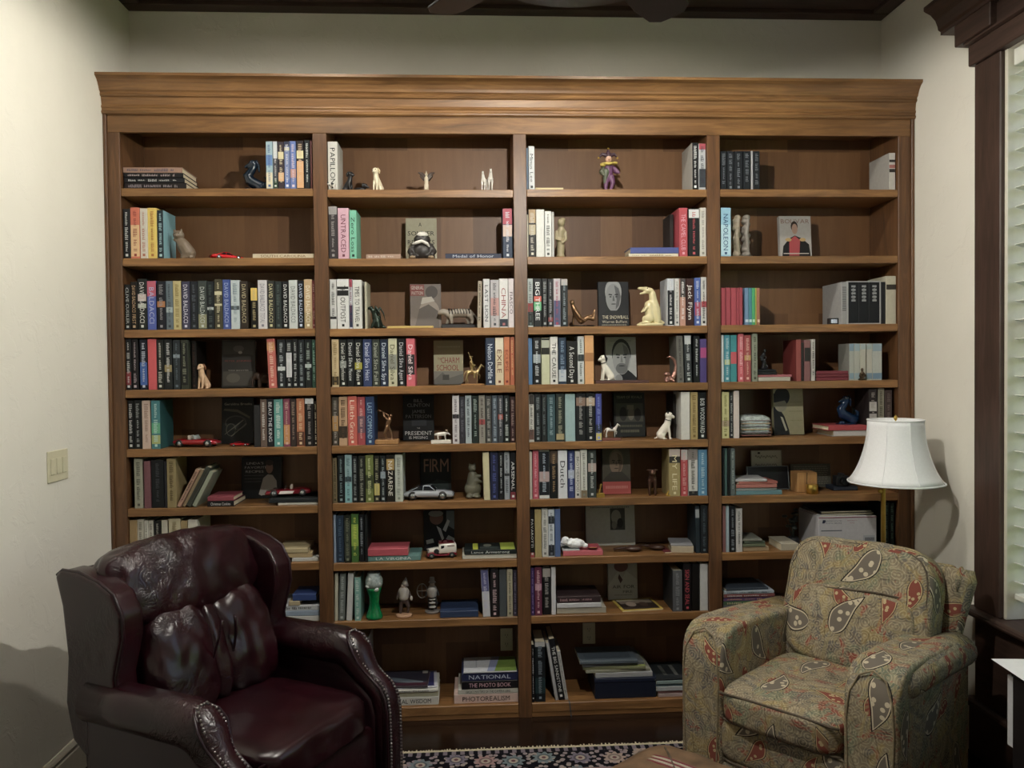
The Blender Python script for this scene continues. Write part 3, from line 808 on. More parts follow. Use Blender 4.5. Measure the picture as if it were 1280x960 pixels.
    return root

counts = {}
def opts(tok):
    o = {'b': []}
    for s in tok:
        k, _, v = s.partition(':')
        if k == 'b': y0, y1, c = v.split(':'); o['b'].append((float(y0), float(y1), c))
        elif k in 'tydw': o[k] = float(v)
        else: o[k] = v or True
    return o
def uprights(crop, c, r, text):
    z0 = shelf_z(c, r)+.0003
    for ln in text.strip().splitlines():
        tk = ln.split()
        x0, x1, yt = map(float, tk[:3]); cov, ink, title = tk[3:6]; o = opts(tk[6:]); title = title.replace('_', ' ')
        Y = .018+o.get('y', 0)+brnd.uniform(-.004, .006)
        Xa = wx(crop, x0, yt+130, Y); Xb = wx(crop, x1, yt+130, Y)
        lo, hi = COLS[c-1]; Xa = max(Xa, lo+.0015); Xb = min(Xb, hi-.0015)
        t = max(.006, Xb-Xa-.0008); zt = wz(crop, (x0+x1)/2, yt, Y); h = zt-z0
        nxt = shelf_z(c, r-1)-.042 if r > 1 else 2.955
        h = min(h, nxt-z0); d = o.get('d', min(.17, max(.11, h*.64)))
        bands = [(wz(crop, x0, b, Y)-z0, wz(crop, x0, a, Y)-z0, k) for a, b, k in o['b']]
        tilt = R(o.get('t', 0)); Xm = (Xa+Xb)/2
        if tilt: t = max(.006, t-.5*h*abs(math.sin(tilt))); h = h/math.cos(tilt)-t*abs(math.tan(tilt)); Xm -= h/2*math.sin(tilt)
        Mx = T(Xm, Y, z0+abs(math.sin(tilt))*t/2+(.0005 if tilt else 0)) @ RY(tilt)
        counts[(c, r)] = counts.get((c, r), 0)+1
        od = ORD[counts[(c, r)]-1]; sz = 'thick ' if t > .042 else ('slim ' if t < .02 else '')
        kind = 'paperback' if 'soft' in o else ('volume' if cov in ('#1c2026',) else 'book')
        lt = '' if title == '-' else ', %s lettering' % cname(ink)
        lab = ''
        for sz_, lt_ in ((sz, lt), ('', lt), (sz, ''), ('', '')):
            lab = '%s%s %s%s, %s from switch end, %s' % (sz_, cname(side_name(cov, o)), kind, lt_, od, place(c, r))
            if wc(lab) <= 16: break
        make_book(Mx, t, d, h, cov, ink, title, bands, side=o.get('s'), label=lab, name='paperback_book' if 'soft' in o else 'hardcover_book', group='books standing on the %s shelf of the %s' % (SHELF[r], BAY[c]), soft='soft' in o)
def side_name(cov, o): return cov
def stack(crop, c, r, what, items, z0=None, yf=.022, note=None):
    """flat pile, bottom first: (x0, x1, y0, y1, cover, ink, title, depth, yaw, art)"""
    z = (shelf_z(c, r)+.0004) if z0 is None else z0
    n = len(items)
    for i, it in enumerate(items):
        x0, x1, y0, y1, cov, ink, title = it[:7]; dep = it[7] if len(it) > 7 else .17; yaw = R(it[8]) if len(it) > 8 else 0
        art = it[9] if len(it) > 9 else (); nm = it[10] if len(it) > 10 else 'hardcover_book'; yo = it[11] if len(it) > 11 else 0
        Y = yf+brnd.uniform(0, .006)+yo
        Xa, Xb = wx(crop, x0, (y0+y1)/2, Y), wx(crop, x1, (y0+y1)/2, Y)
        lo, hi = COLS[c-1]; Xa = max(Xa, lo+.002); Xb = min(Xb, hi-.002)
        t = max(.004, (wz(crop, x0, y0, Y)-wz(crop, x0, y1, Y))-.0006); h = Xb-Xa; dep = min(dep, YBACK-.01-Y-abs(math.sin(yaw))*h)
        cx_ = (Xa+Xb)/2
        # yaw about the middle of the pile
        Mx = T(cx_, Y+dep/2+abs(math.sin(yaw))*h/2, z+t/2) @ RZ(yaw) @ T(h/2, -dep/2, 0) @ RY(R(-90))
        cat = 'magazine' if nm == 'magazine' else 'book'
        pos = 'lying alone' if n == 1 else ('topmost' if i == n-1 else ('lowest' if i == 0 else '%s up' % ORD[i]))
        lab = 'flat %s %s, %s in %s, %s shelf' % (cname(cov), cat, pos, what, SHELF[r])
        if n == 1: lab = 'flat %s %s %s, %s shelf' % (cname(cov), cat, what, SHELF[r])
        make_book(Mx, t, dep, h, cov, ink, title.replace('_', ' '), (), label=lab, art=art, name=nm, cat=cat, group=None if n == 1 else 'pile of books on the %s shelf of the %s' % (SHELF[r], BAY[c]), soft=nm == 'magazine', pub=False)
        z += t+.0008
    return z
def facing(crop, c, r, x0, x1, y0, Y, cover, art, label, t=.03, lean=5, z0=None, name='hardcover_book', cat='book', pages=True):
    z0 = (shelf_z(c, r)+.0003) if z0 is None else z0
    Xa, Xb = wx(crop, x0, y0+120, Y), wx(crop, x1, y0+120, Y); zt = wz(crop, (x0+x1)/2, y0, Y+.015); h = (zt-z0)/math.cos(R(lean)); w = Xb-Xa
    nxt = shelf_z(c, r-1)-.042 if r > 1 else 2.955
    h = min(h, (nxt-z0)/math.cos(R(lean))-.004)
    Mx = T(Xa, Y+t/2*math.cos(R(lean)), z0+t/2*math.sin(R(lean))+.0004) @ RX(R(-lean)) @ RZ(R(-90))
    return make_book(Mx, t, w, h, cover, '#888888', '', (), art=art, label=label, name=name, cat=cat, pub=False)
def face(cu, cv, ru, rv, skin, dark, hair, hv=.62, beard=None, shade=None):
    """printed portrait: head, hair, shaded cheek, brows, eyes, nose, mouth"""
    o = [('e', cu, cv+rv*(1-hv)*.55, ru*1.08, rv*.92, hair), ('e', cu, cv-.04*rv, ru, rv, skin)]
    if shade: o.append(('p', [(cu+ru*.15, cv+rv*.85), (cu+ru*.7, cv+rv*.62), (cu+ru*.95, cv+.05*rv), (cu+ru*.7, cv-.6*rv), (cu+ru*.25, cv-.9*rv), (cu+ru*.42, cv-.2*rv)], shade))
    if beard: o.append(('e', cu, cv-rv*.66, ru*.66, rv*.34, beard))
    for s in (-1, 1):
        o.append(('p', [(cu+s*ru*.16, cv+rv*.20), (cu+s*ru*.58, cv+rv*.24), (cu+s*ru*.66, cv+rv*.15), (cu+s*ru*.18, cv+rv*.12)], dark))
        o.append(('e', cu+s*ru*.38, cv+rv*.02, ru*.15, rv*.045, dark))
    o.append(('p', [(cu-ru*.05, cv+rv*.1), (cu+ru*.05, cv+rv*.1), (cu+ru*.17, cv-rv*.28), (cu-ru*.13, cv-rv*.28)], shade or dark))
    o.append(('e', cu, cv-rv*.50, ru*.34, rv*.035, dark))
    return o
# ------------------------------------------------------------------ the books, shelf by shelf (numbers are enlarged-photo pixels)
stack('A', 1, 1, 'pile against the switch-side upright', [
    (115, 470, 346, 383, '#221a1c', '#9a9098', '~', .21), (115, 460, 316, 345, '#1b1b21', '#d0d0d0', '~', .21), (112, 452, 286, 314, '#18171b', '#c4b0b0', '~', .21), (108, 447, 252, 284, '#a5806c', '#4a4a66', '~', .21)])
uprights('A', 1, 1, """
925 964 122 #9db9c4 #3a5a8a ~ b:200:260:#5a80b8 b:300:388:#d8cdb0 soft
966 992 122 #4a4a52 #d8d8d4 ~ b:122:220:#c9cdd0 b:340:388:#24402c soft
994 1029 125 #3b3038 #d8c8a0 ~ b:182:224:#d9cfa0 b:300:350:#d9a878 soft
1030 1062 122 #7080ae #e0e0e8 ~ b:122:150:#2c3048 b:156:175:#c8c49c b:340:388:#4060a4 soft
1063 1098 120 #5872b4 #d8c8d0 ~ b:280:330:#b98a80 soft
1100 1142 118 #241c20 #d0b090 ~ b:175:220:#d8cfa0 b:235:388:#d2a06c soft
1145 1176 115 #1a2022 #d8dcd8 ~ soft
1178 1190 118 #6b3a38 #c9a8a0 - soft
""")
uprights('A', 1, 2, """
108 149 508 #1c1c20 #d0d0d0 ~
151 204 500 #d5633f #8a2a1c ~ b:600:780:#e2b985
206 247 505 #d9d2c4 #b0684a ~
249 302 502 #e6c64c #b06a1c ~
304 341 515 #1d2c36 #a9ccd4 ~ s:#7fb4c0 d:.16
""")
stack('A', 1, 2, 'at the far end from the switch', [(850, 1198, 760, 787, '#d2c3a2', '#7a5a34', 'SOUTH_CAROLINA', .15)])
uprights('B', 1, 3, """
118 150 140 #141518 #b9bcbc CLIVE/CUSSLER
152 190 125 #17130f #c4a37c DAVID_BALDACCI/FIRST
192 243 108 #1d2222 #d8d8d4 DAVID/BALDACCI b:195:235:#c9b8b4 b:250:275:#b0b4a8
246 300 120 #3f58b4 #aeb9e0 BALDACCI b:120:208:#c0506a
302 351 122 #171a26 #9a9aa0 ~ b:236:270:#b0703a
353 394 120 #6a7a84 #39444c ~ b:270:300:#a9b9be
395 441 120 #c9ba7e #8e7c40 ~
443 490 122 #3b3a55 #d6d4e6 DAVID/BALDACCI
492 535 122 #1c2028 #58606c ~
537 587 118 #3c4543 #c6cfc9 DAVID_BALDACCI b:310:390:#8f8f70
588 628 122 #1b2126 #4d5a58 ~ b:270:285:#c0c8c8
630 676 110 #4a4634 #d0c8a4 ~ b:180:200:#c9c4a0 b:250:262:#c9c4a0
678 722 112 #2f4c9c #9fb0e0 DAVID/BALDACCI
724 775 115 #c3d0d4 #8095a0 ~ b:262:285:#4a5458
778 822 120 #33291f #b9ad8a DAVID/BALDACCI
838 878 155 #15120f #b9a878 ~ b:160:232:#e2bd4c
879 932 115 #d8d5d8 #80808c DAVID_BALDACCI/TOTAL
933 975 118 #33332f #cfc79a DAVID/BALDACCI
977 1015 122 #2c3434 #586462 ~
1018 1055 122 #15161a #e0e0e0 DAVID/BALDACCI
1056 1106 115 #ccd2d0 #707674 DAVID_BALDACCI
1107 1142 118 #12131a #b9c4dc DAVID/BALDACCI
1143 1189 110 #c9a97c #f2e8cc DAVID_BALDACCI b:300:388:#ab9468
1190 1207 118 #7a2f2a #caa89a ~
""")
uprights('B', 1, 4, """
115 155 452 #17171b #d8d8d8 ~ b:640:715:#8a2430
158 195 452 #1c171d #b9a8b0 ~
204 248 455 #1a2030 #c8d0e0 ~ b:585:715:#2f5fae
250 299 452 #d23a44 #e8a0a0 -
300 341 455 #20221f #cfcfc4 ~
344 389 455 #232728 #dddddd ~ b:600:640:#9a8a60
394 436 458 #2c3438 #64707a ~ b:540:560:#8a98a0
438 480 458 #3c4034 #8a8e78 ~ b:475:715:#1c1d1b
500 528 462 #17120f #4a3028 ~ y:.03
932 984 450 #c8584a #efc8b0 ~ b:470:520:#c98a50 t:-2.2
990 1037 455 #22262a #b9c0c4 ~ b:610:632:#c9cccc
1040 1075 455 #1d2023 #b9bcbc ~ b:530:670:#d0d0d4
1077 1108 452 #1d1f22 #c0c4c4 ~
1110 1145 455 #202428 #98a4a8 ~
1147 1187 455 #1a1f20 #a9b9b0 ~ b:595:615:#b8c0c0
1188 1213 455 #2a4a3c #8ab09c ~
""")
facing('B', 1, 4, 668, 862, 462, .17, '#3b3937', [('p', [(.05, .7), (.5, .72), (.95, .68), (.95, .97), (.05, .97)], '#4d4b48'), ('e', .5, .82, .16, .07, '#6a6662'), ('e', .55, .74, .06, .03, '#b0aca4'), ('r', .05, .04, .95, .34, '#56534e'), ('e', .35, .2, .2, .1, '#6d6960'), ('t', .5, .56, .035, 'PETER JENNINGS', .8, '#8a4038'), ('t', .5, .36, .028, 'TODD BREWSTER', .6, '#b0aca4')], 'dark grey photo-covered book facing out beside the red-spined book, fourth shelf')
uprights('C', 1, 5, """
128 170 72 #16181b #d8d8d8 ~
172 215 70 #17191a #a0a4a4 ~
217 268 72 #d9bfae #a08070 ~
270 322 72 #3b8088 #b9e0d8 ~ b:200:260:#5fae84 b:270:320:#b0b870 s:#27585a d:.17
856 892 98 #2b2b2c #5a5a5a -
893 930 65 #6e5a50 #e6e2dc ~
932 969 62 #191c24 #e0e0e4 BEAU/THE/KING
971 1022 65 #5fa69e #dff0e8 ~
1025 1063 62 #8e3e58 #d8b0a0 ~ b:210:320:#c98a4a
1065 1098 62 #3b2f2c #a08878 ~
1100 1146 60 #b96a3a #e8c89c ~ b:250:330:#5a3424
1148 1199 60 #1d1a1a #a8a09c ~ b:60:90:#c9c9cc
1201 1222 75 #2a2118 #d8cfb0 ~
""")
facing('C', 1, 5, 668, 850, 58, .20, '#141616', [('t', .52, .86, .05, 'Geraldine Brooks', .86, '#b0a890'), ('p', [(.05, .72), (.1, .76), (.5, .74), (.9, .58), (.88, .54), (.5, .68)], '#55503f'), ('e', .45, .45, .34, .16, '#3c3c36'), ('e', .45, .45, .3, .13, '#141616'), ('e', .3, .3, .16, .14, '#4a4a40'), ('e', .3, .3, .13, .12, '#141616'), ('p', [(.1, .2), (.12, .2), (.7, .5), (.68, .52)], '#6a685c'), ('p', [(.3, .16), (.32, .15), (.8, .42), (.78, .44)], '#6a685c')], 'black book with pale line drawing facing out behind the red toy roadster')
uprights('C', 1, 6, """
172 222 405 #a6a692 #5a5a50 ~
228 265 418 #7a4a52 #a08080 -
270 343 412 #15181c #4a4e54 ~
345 358 420 #2a2a30 #6a6a70 -
359 411 402 #9a8858 #5a4a28 ~
""")
def leaning(c, r, items, ang, g):
    a = R(ang); X = wx('C', items[0][0], 660, .02); z0 = shelf_z(c, r)+.0006
    for i, (xb, thick, length, cov, yo) in enumerate(items):
        Y = .02+yo
        Mx = T(X, Y, z0+thick*math.sin(a)) @ RY(a) @ T(thick/2, 0, 0)
        X += thick/math.cos(a)+.0012+(items[min(i+1, len(items)-1)][1]-thick)*math.tan(a)*math.sin(a)
        make_book(Mx, thick, .15, length, cov, '#3a3020', '~' if i in (0, 2) else '-', label='%s book leaning at a slant, %s of four leaners, sixth shelf, switch-side bay' % (cname(cov), ORD[i]), group=g)
_lx = [(416, .0185, .205, '#b58a72', 0), (437, .017, .20, '#a08a66', .012), (456, .024, .215, '#3e423a', .0), (483, .02, .19, '#9aa08a', .004)]
leaning(1, 6, _lx, 28, 'leaning books on the sixth shelf')
stack('C', 1, 6, 'low pile in front of the leaning books', [(590, 742, 650, 682, '#1c191c', '#d8d4d0', 'Christmas_Cookies', .22, 0), (592, 740, 620, 646, '#8e3040', '#c9a0a8', '-', .17, 0)])
zt = stack('C', 1, 6, 'pair under the roadster', [(995, 1222, 655, 669, '#c4c1b6', '#888888', '-', .2), (942, 1222, 629, 652, '#23282a', '#6a7a80', '-', .22)])
ROADSTER_Z = zt
facing('C', 1, 6, 782, 1012, 398, .235, '#14161a', [('t', .34, .85, .055, "LINDA'S", .42, '#b9b4b0'), ('t', .36, .75, .055, 'FAVORITE', .55, '#b9b4b0'), ('t', .33, .65, .055, 'RECIPES', .48, '#b9b4b0'), ('m', .08, .55, .55, .012, '#6a6a6a'), ('m', .08, .47, .5, .012, '#6a6a6a'), ('m', .08, .40, .5, .012, '#6a6a6a'), ('p', [(.5, .08), (.9, .08), (.88, .42), (.78, .56), (.66, .58), (.56, .5)], '#a8a29c'), ('p', [(.44, .1), (.52, .06), (.6, .42), (.55, .5)], '#a8a29c'), ('e', .7, .74, .09, .14, '#8a6858'), ('e', .7, .86, .1, .07, '#3a2c24')], 'black cookbook facing out, person in white shirt on the cover, sixth shelf')
uprights('D', 1, 7, """
136 189 92 #a98a58 #6a5230 -
190 229 88 #c9c4b4 #7a766a ~
231 254 95 #d6d2c6 #8a867a ~
255 284 95 #cfcabc #7a766a ~
286 328 95 #1d1a18 #c0bcb0 ~
329 368 92 #cfcab8 #8a8672 -
370 438 85 #c4b894 #8a7a50 ~
439 478 95 #a08858 #5a4828 -
480 535 90 #cfcabc #8a867a - d:.2
""")
facing('D', 1, 7, 695, 800, 132, .20, '#5f5c58', [('r', .06, .06, .94, .94, '#3a3836'), ('e', .5, .6, .2, .2, '#6a645c')], 'grey framed picture book facing out above the recliner back', t=.015)
stack('D', 1, 7, 'short pile beside the recliner wing', [(1075, 1226, 318, 340, '#c9c9c4', '#888888', '-', .2, 0), (990, 1188, 273, 300, '#b89f70', '#6a5230', '-', .2, 0), (985, 1164, 243, 270, '#b7a67c', '#6a5230', '-', .19, 0)])
stack('D', 1, 8, 'pile beside the recliner wing', [(990, 1232, 646, 676, '#cdcdca', '#44464a', '-', .21), (985, 1232, 612, 642, '#8fa0b4', '#2a3040', '-', .21), (980, 1230, 577, 608, '#c9ccd0', '#222222', '~', .21), (1056, 1120, 548, 574, '#b9a884', '#555555', '-', .12), (1078, 1212, 508, 546, '#24407c', '#8090b0', '-', .15)])

# ---- second bay from the switch
uprights('E', 2, 1, """
66 128 128 #cfcdc4 #17181a PAPILLON d:.17
""")
uprights('E', 2, 2, """
70 127 512 #3a3436 #a09a98 ~ b:512:560:#9a9694
129 195 522 #d3a3b4 #6a3044 UNTRACED
198 240 535 #6fbfa0 #17302a Zero_Loss d:.16
1106 1164 525 #22344f #c9ccd8 ~ b:525:618:#a83048 b:622:690:#c9aea0
""")
stack('E', 2, 2, 'beside the mint book', [(297, 502, 790, 819, '#a88874', '#d8c8b8', '~', .15)])
stack('E', 2, 2, 'beside the tall red and navy book', [(766, 1098, 786, 818, '#232a44', '#b9c0d0', 'Medal_of_Honor', .16)])
facing('E', 2, 2, 530, 714, 585, .19, '#b0a98e', [('t', .47, .86, .09, 'A', .1, '#1a1816'), ('t', .5, .66, .10, 'SOLDIER', .86, '#1a1816'), ('t', .5, .46, .10, 'REPORTS', .86, '#1a1816')], 'khaki book with big black capitals facing out, second shelf')
uprights('F', 2, 3, """
79 122 115 #d3d3d0 #5a5a58 ~ b:335:350:#2a2a2a
124 195 113 #dcdcda #1a1a1a THE_OUTPOST b:158:172:#202020 b:180:212:#202020
196 217 115 #c0c0c8 #7a3040 ~ b:115:160:#a03048 b:268:398:#26304c
218 271 118 #d8d8d2 #4a4a48 TIMES_TO_TRAVEL
288 302 130 #b9b49c #77735c -
956 984 125 #a89a84 #3a3024 ~ t:1.5
991 1030 112 #cfcfcf #3a3c40 LAST_LION
1033 1085 118 #b9b4b6 #4a4c54 ~ b:225:330:#b98a84
1086 1138 110 #dcdad8 #a05a5a CHINA b:350:395:#2c3440
1140 1174 110 #d8cfd0 #5a4a4c FIASCO
""")
stack('F', 2, 3, 'under the facing biography', [(422, 694, 393, 407, '#c9a94e', '#7a6020', '-', .11)], yf=.008)
facing('F', 2, 3, 556, 740, 146, .17, '#857870', [('e', .62, .35, .34, .3, '#a89a8e'), ('e', .7, .82, .2, .14, '#5a524e'), ('p', [(.15, .02), (.95, .02), (.9, .4), (.6, .55), (.3, .45)], '#6a615b'), ('p', [(.35, .55), (.8, .62), (.7, .72), (.4, .7)], '#c8bfb4'), ('r', .0, .74, .46, .99, '#8e4a44'), ('t', .24, .92, .075, 'GENERAL', .4, '#dccfc4'), ('t', .24, .80, .075, 'PATTON', .36, '#dccfc4')], 'brown-toned military biography facing out with a red title block')
uprights('F', 2, 4, """
93 135 470 #c9b184 #8a7040 ~ b:690:740:#3a3020
140 182 472 #1c1f1d #d8d8d0 Daniel_Silva/Confessor b:598:640:#8a8e8a
184 226 470 #1b1e20 #d0d4d4 Daniel_Silva/Moscow
228 275 470 #14181a #d8d8d0 Daniel_Silva/Rules b:608:648:#a8a030
278 331 470 #2b3c6c #c8d0e4 Daniel_Silva/Heist
333 378 470 #3a4038 #a9aea0 Daniel_Silva/Fall
380 427 470 #1f2c44 #c8d4e0 Daniel_Silva/Spy
428 480 465 #c9c6a4 #55533c Daniel_Silva b:560:650:#8d8f84
483 530 468 #141517 #c8c8cc Daniel_Silva/Agent
535 586 465 #d44a5c #f0d8dc Daniel_Silva b:560:680:#2c2428
1005 1060 462 #26344c #c8d0dc Nelson_DeMille
1062 1112 460 #d8c4a0 #6a3018 EXILE b:460:540:#e0d4bc
1114 1148 455 #c86a2c #7a1d14 ECLIPSE
1150 1177 455 #b95a2a #e0b070 ~
""")
facing('F', 2, 4, 697, 872, 480, .16, '#a39d7c', [('r', 0, .28, 1, 1, '#aaa481'), ('r', 0, 0, 1, .3, '#85837a'), ('p', [(0, .1), (.3, .28), (.5, .14), (1, .24), (1, 0), (0, 0)], '#6d6c66'), ('r', .3, .1, .52, .22, '#4a4944'), ('t', .2, .58, .05, 'THE', .14, '#7a2a22'), ('t', .56, .55, .13, 'CHARM', .62, '#8e2b26'), ('t', .48, .38, .13, 'SCHOOL', .76, '#8e2b26'), ('m', .1, .84, .9, .03, '#c4bf9e')], 'olive thriller facing out with red title capitals, fourth shelf')
uprights('G', 2, 5, """
95 133 78 #4a4238 #a8a098 ~ b:190:280:#b08040
135 186 75 #c09a72 #5a4430 ~ b:250:320:#3a3026
188 243 72 #c84a34 #f0d8c0 Lilith/Grace
245 291 75 #a8343c #e0b0a8 ~ b:190:290:#6a5060
293 345 75 #1f3a66 #9bbcd4 LAST_COMMAND
808 849 70 #cfc9cc #5a4a50 ~ b:180:205:#2a2a2c
851 882 75 #33323a #6a6a74 ~
884 922 68 #a8b4b8 #1c2022 ~
925 963 70 #1f2a26 #a0b0a8 ~
965 1003 68 #8f8a80 #3a2a2a ~ b:210:240:#a03838
1005 1041 70 #4a4a48 #a8a8a0 ~
1043 1076 68 #4b5560 #a0b0bc ~
1078 1110 68 #3f4248 #c0c0c4 ~ b:180:210:#a84838
1112 1148 68 #1f2422 #cdd4d0 ~
1150 1184 75 #3a2020 #a89088 ~
""")
facing('G', 2, 5, 514, 698, 70, .20, '#14161a', [('t', .5, .88, .07, 'BILL', .3, '#86888c'), ('t', .5, .78, .075, 'CLINTON', .72, '#86888c'), ('t', .5, .64, .07, 'JAMES', .42, '#86888c'), ('t', .5, .53, .075, 'PATTERSON', .82, '#86888c'), ('r', .28, .32, .76, .46, '#2c3036'), ('t', .5, .27, .03, 'THE', .1, '#a8a8a8'), ('t', .5, .16, .085, 'PRESIDENT', .86, '#d0d0d0'), ('t', .5, .06, .06, 'IS MISSING', .6, '#d0d0d0')], 'black novel with stacked silver capitals facing out, fifth shelf')
uprights('G', 2, 6, """
98 125 440 #7a6a4a #3a3020 ~
128 168 425 #171d20 #8aa0a4 ~
170 212 420 #8fb0b4 #4a6a70 ~ b:550:580:#3a4a50 b:590:700:#7fb4b8
214 248 425 #1d2122 #a0a8a8 ~
250 291 425 #22241f #a0a090 ~
293 340 422 #6f7a3a #d0d8a0 ~ b:540:620:#3c4428
343 378 425 #24251f #a8a480 ~ b:590:660:#c8b860
380 414 425 #1e2326 #a8b4b8 ~ b:520:560:#8a98a0
416 466 420 #1c1712 #e4e0d4 NAZARENE b:445:510:#a8894c
467 514 418 #c2c8bc #8a9084 ~ d:.18
989 1030 405 #cfc59a #a0955c - t:-1.2
1033 1080 402 #1f2444 #4a58a0 ~
1082 1112 405 #17191c #c0c4c8 ~
1115 1148 402 #9aa0a6 #3a4046 ~ b:530:545:#2a2c30
1150 1188 405 #14151a #e0e0e0 ARSENAL b:640:690:#7a2430
""")
facing('G', 2, 6, 617, 800, 412, .215, '#171a1a', [('t', .52, .70, .32, 'FIRM', .8, '#9a7058'), ('p', [(.05, .02), (.95, .02), (.9, .3), (.55, .36), (.3, .26)], '#24302f')], 'near-black novel facing out with tall copper letters, behind silver car')
uprights('H', 2, 7, """
101 118 65 #8fa0b8 #4a5870 -
120 165 68 #24384e #58708a ~
167 206 66 #1c2016 #80846c ~ b:100:330:#3a3f36
208 253 60 #3f6a2a #d4dc50 ~ b:120:250:#8aa83a
255 286 62 #14161a #9098a0 ~
288 306 64 #15191a #5a8a60 -
""")
stack('H', 2, 7, 'pair beside the standing black books', [(300, 619, 309, 341, '#5f8a86', '#d8e4e0', 'LA_VIRGINIA', .17), (302, 545, 263, 306, '#b9384a', '#e8b8bc', '-', .15)])
facing('H', 2, 7, 637, 820, 44, .225, '#0f1116', [('e', .42, .82, .22, .17, '#7a544c'), ('r', .74, .5, 1, 1, '#66727a'), ('p', [(.1, .3), (.3, .62), (.5, .5), (.62, .35), (.8, .62), (1, .52), (1, .0), (.05, .0)], '#121620'), ('p', [(.42, .62), (.5, .45), (.6, .25), (.66, .3), (.56, .55)], '#b9bcc0'), ('p', [(.62, .52), (.78, .78), (.86, .74), (.72, .46)], '#b9bcc0'), ('p', [(.08, .26), (.3, .3), (.34, .2), (.1, .16)], '#b0b4b8'), ('p', [(.72, .28), (1, .2), (1, .3), (.8, .38)], '#b0b4b8'), ('e', .4, .93, .24, .08, '#8a8884')], 'dark book facing out, man in striped rugby shirt on cover, behind white van')
stack('H', 2, 7, 'pair against the middle upright', [(868, 1190, 292, 319, '#c9c6b8', '#777777', '-', .17), (880, 1186, 262, 290, '#1d2626', '#d4d8d4', 'Lance_Armstrong', .16, 0, [('r', .0, .02, 1, .30, '#a8b83a'), ('r', .08, .74, .92, .84, '#c4cc30'), ('r', .1, .34, .5, .7, '#3a4240'), ('e', .6, .55, .2, .08, '#8a8e84')])])
uprights('H', 2, 8, """
106 131 412 #c9c4ac #8a8670 - t:1
134 176 412 #6f7672 #c0c8c4 ~ t:2.2
180 222 408 #cfcfcc #8a8a88 - t:3.2
228 264 435 #7fb0a6 #d8e8e0 ~ d:.15
979 1030 388 #d0d0d4 #c4c4e0 ~ b:388:520:#5a5a8c t:-2.5
1033 1084 388 #1c1618 #d8b8bc ~
1086 1130 385 #4a4f52 #7a8084 -
1132 1166 385 #b0a88c #6a6450 ~
1168 1197 390 #3a3444 #7a7288 ~
""")
stack('H', 2, 8, 'beside the leaning white book', [(736, 962, 632, 671, '#24385c', '#4a6088', '-', .2)])
# bottom shelf
uprights('V', 2, 9, """
28 84 78 #b4b8b4 #7a7e7a - d:.2
""")
stack('Q', 2, 9, 'pile beside the recliner arm', [(105, 565, 612, 680, '#d6d4cc', '#26262a', 'DIGITAL_WISDOM', .22), (100, 562, 566, 604, '#b9b596', '#6a6648', '-', .22), (102, 560, 540, 562, '#d4d2c8', '#6a6a6a', '~', .22), (60, 545, 524, 536, '#c9c9d4', '#2c2c50', '-', .21, 3, [('r', .05, .05, .95, .35, '#2c2c60'), ('e', .5, .6, .3, .2, '#a05040')], 'magazine'), (45, 480, 506, 520, '#3a2c38', '#888888', '-', .21, -1, [('r', .05, .04, .95, .96, '#33303e'), ('p', [(.1, .1), (.4, .9), (.6, .8), (.3, .1)], '#6a7480'), ('r', .05, .04, .2, .96, '#4a2434'), ('r', .78, .04, .94, .14, '#a9a49a')], 'magazine')])
stack('Q', 2, 9, 'pile against the middle upright', [(690, 1208, 568, 642, '#d9b9ae', '#33242a', 'PHOTOREALISM', .23), (722, 1208, 524, 564, '#c9c6bc', '#55554f', 'GREAT_MASTERS_OF_THE_CAMERA_LENS', .22), (750, 1200, 456, 520, '#17141a', '#d8a8b4', 'THE_PHOTO_BOOK', .21), (748, 1202, 386, 450, '#1c2450', '#b9c0d8', 'NATIONAL', .21), (765, 1190, 368, 382, '#d0d2d8', '#888888', '-', .2, 0, [('r', .0, .0, 1, .42, '#6f8a34'), ('p', [(0, .42), (1, .3), (1, .46), (0, .56)], '#8c93b8'), ('m', .3, .75, .8, .02, '#9aa0ac')], 'magazine')])

# ---- second bay from the window
uprights('I', 3, 1, """
82 96 165 #5a6f84 #a0b0c0 -
98 134 155 #cfd2d4 #2c2e30 Minus_Lee
1067 1104 135 #1a1a1c #e0e0e0 ~ s:#b4b2aa d:.19
1107 1153 140 #b9bcc0 #3a3a40 ~ b:140:175:#a83848 b:290:400:#3c4148
""")
stack('I', 3, 1, 'beside the slim standing books', [(140, 304, 395, 411, '#d8c490', '#8a7840', '-', .12)])
uprights('I', 3, 2, """
88 97 560 #cfc8b4 #8a8470 -
98 142 530 #1a1815 #d0c8b8 ~ b:530:610:#a88a60 b:620:680:#b0a080
143 192 530 #d8d8d2 #a0a09c -
194 234 540 #dcdcd8 #4a4a4a ~
235 250 545 #b9b9b4 #777777 -
935 958 560 #2a2422 #55483f - y:.08
991 1041 520 #b92c3c #e0a0b0 THE_CAMEL_CLUB
1046 1110 527 #1c1c1e #c0424c ~ b:530:580:#d8d8d8
1113 1154 520 #d3cfc4 #8f8b80 ~
""")
stack('I', 3, 2, 'pair beside the red standing book', [(692, 985, 787, 808, '#d8d0b8', '#a08454', '~', .16), (702, 988, 748, 784, '#3f4f94', '#a0b0d8', '-', .16)])
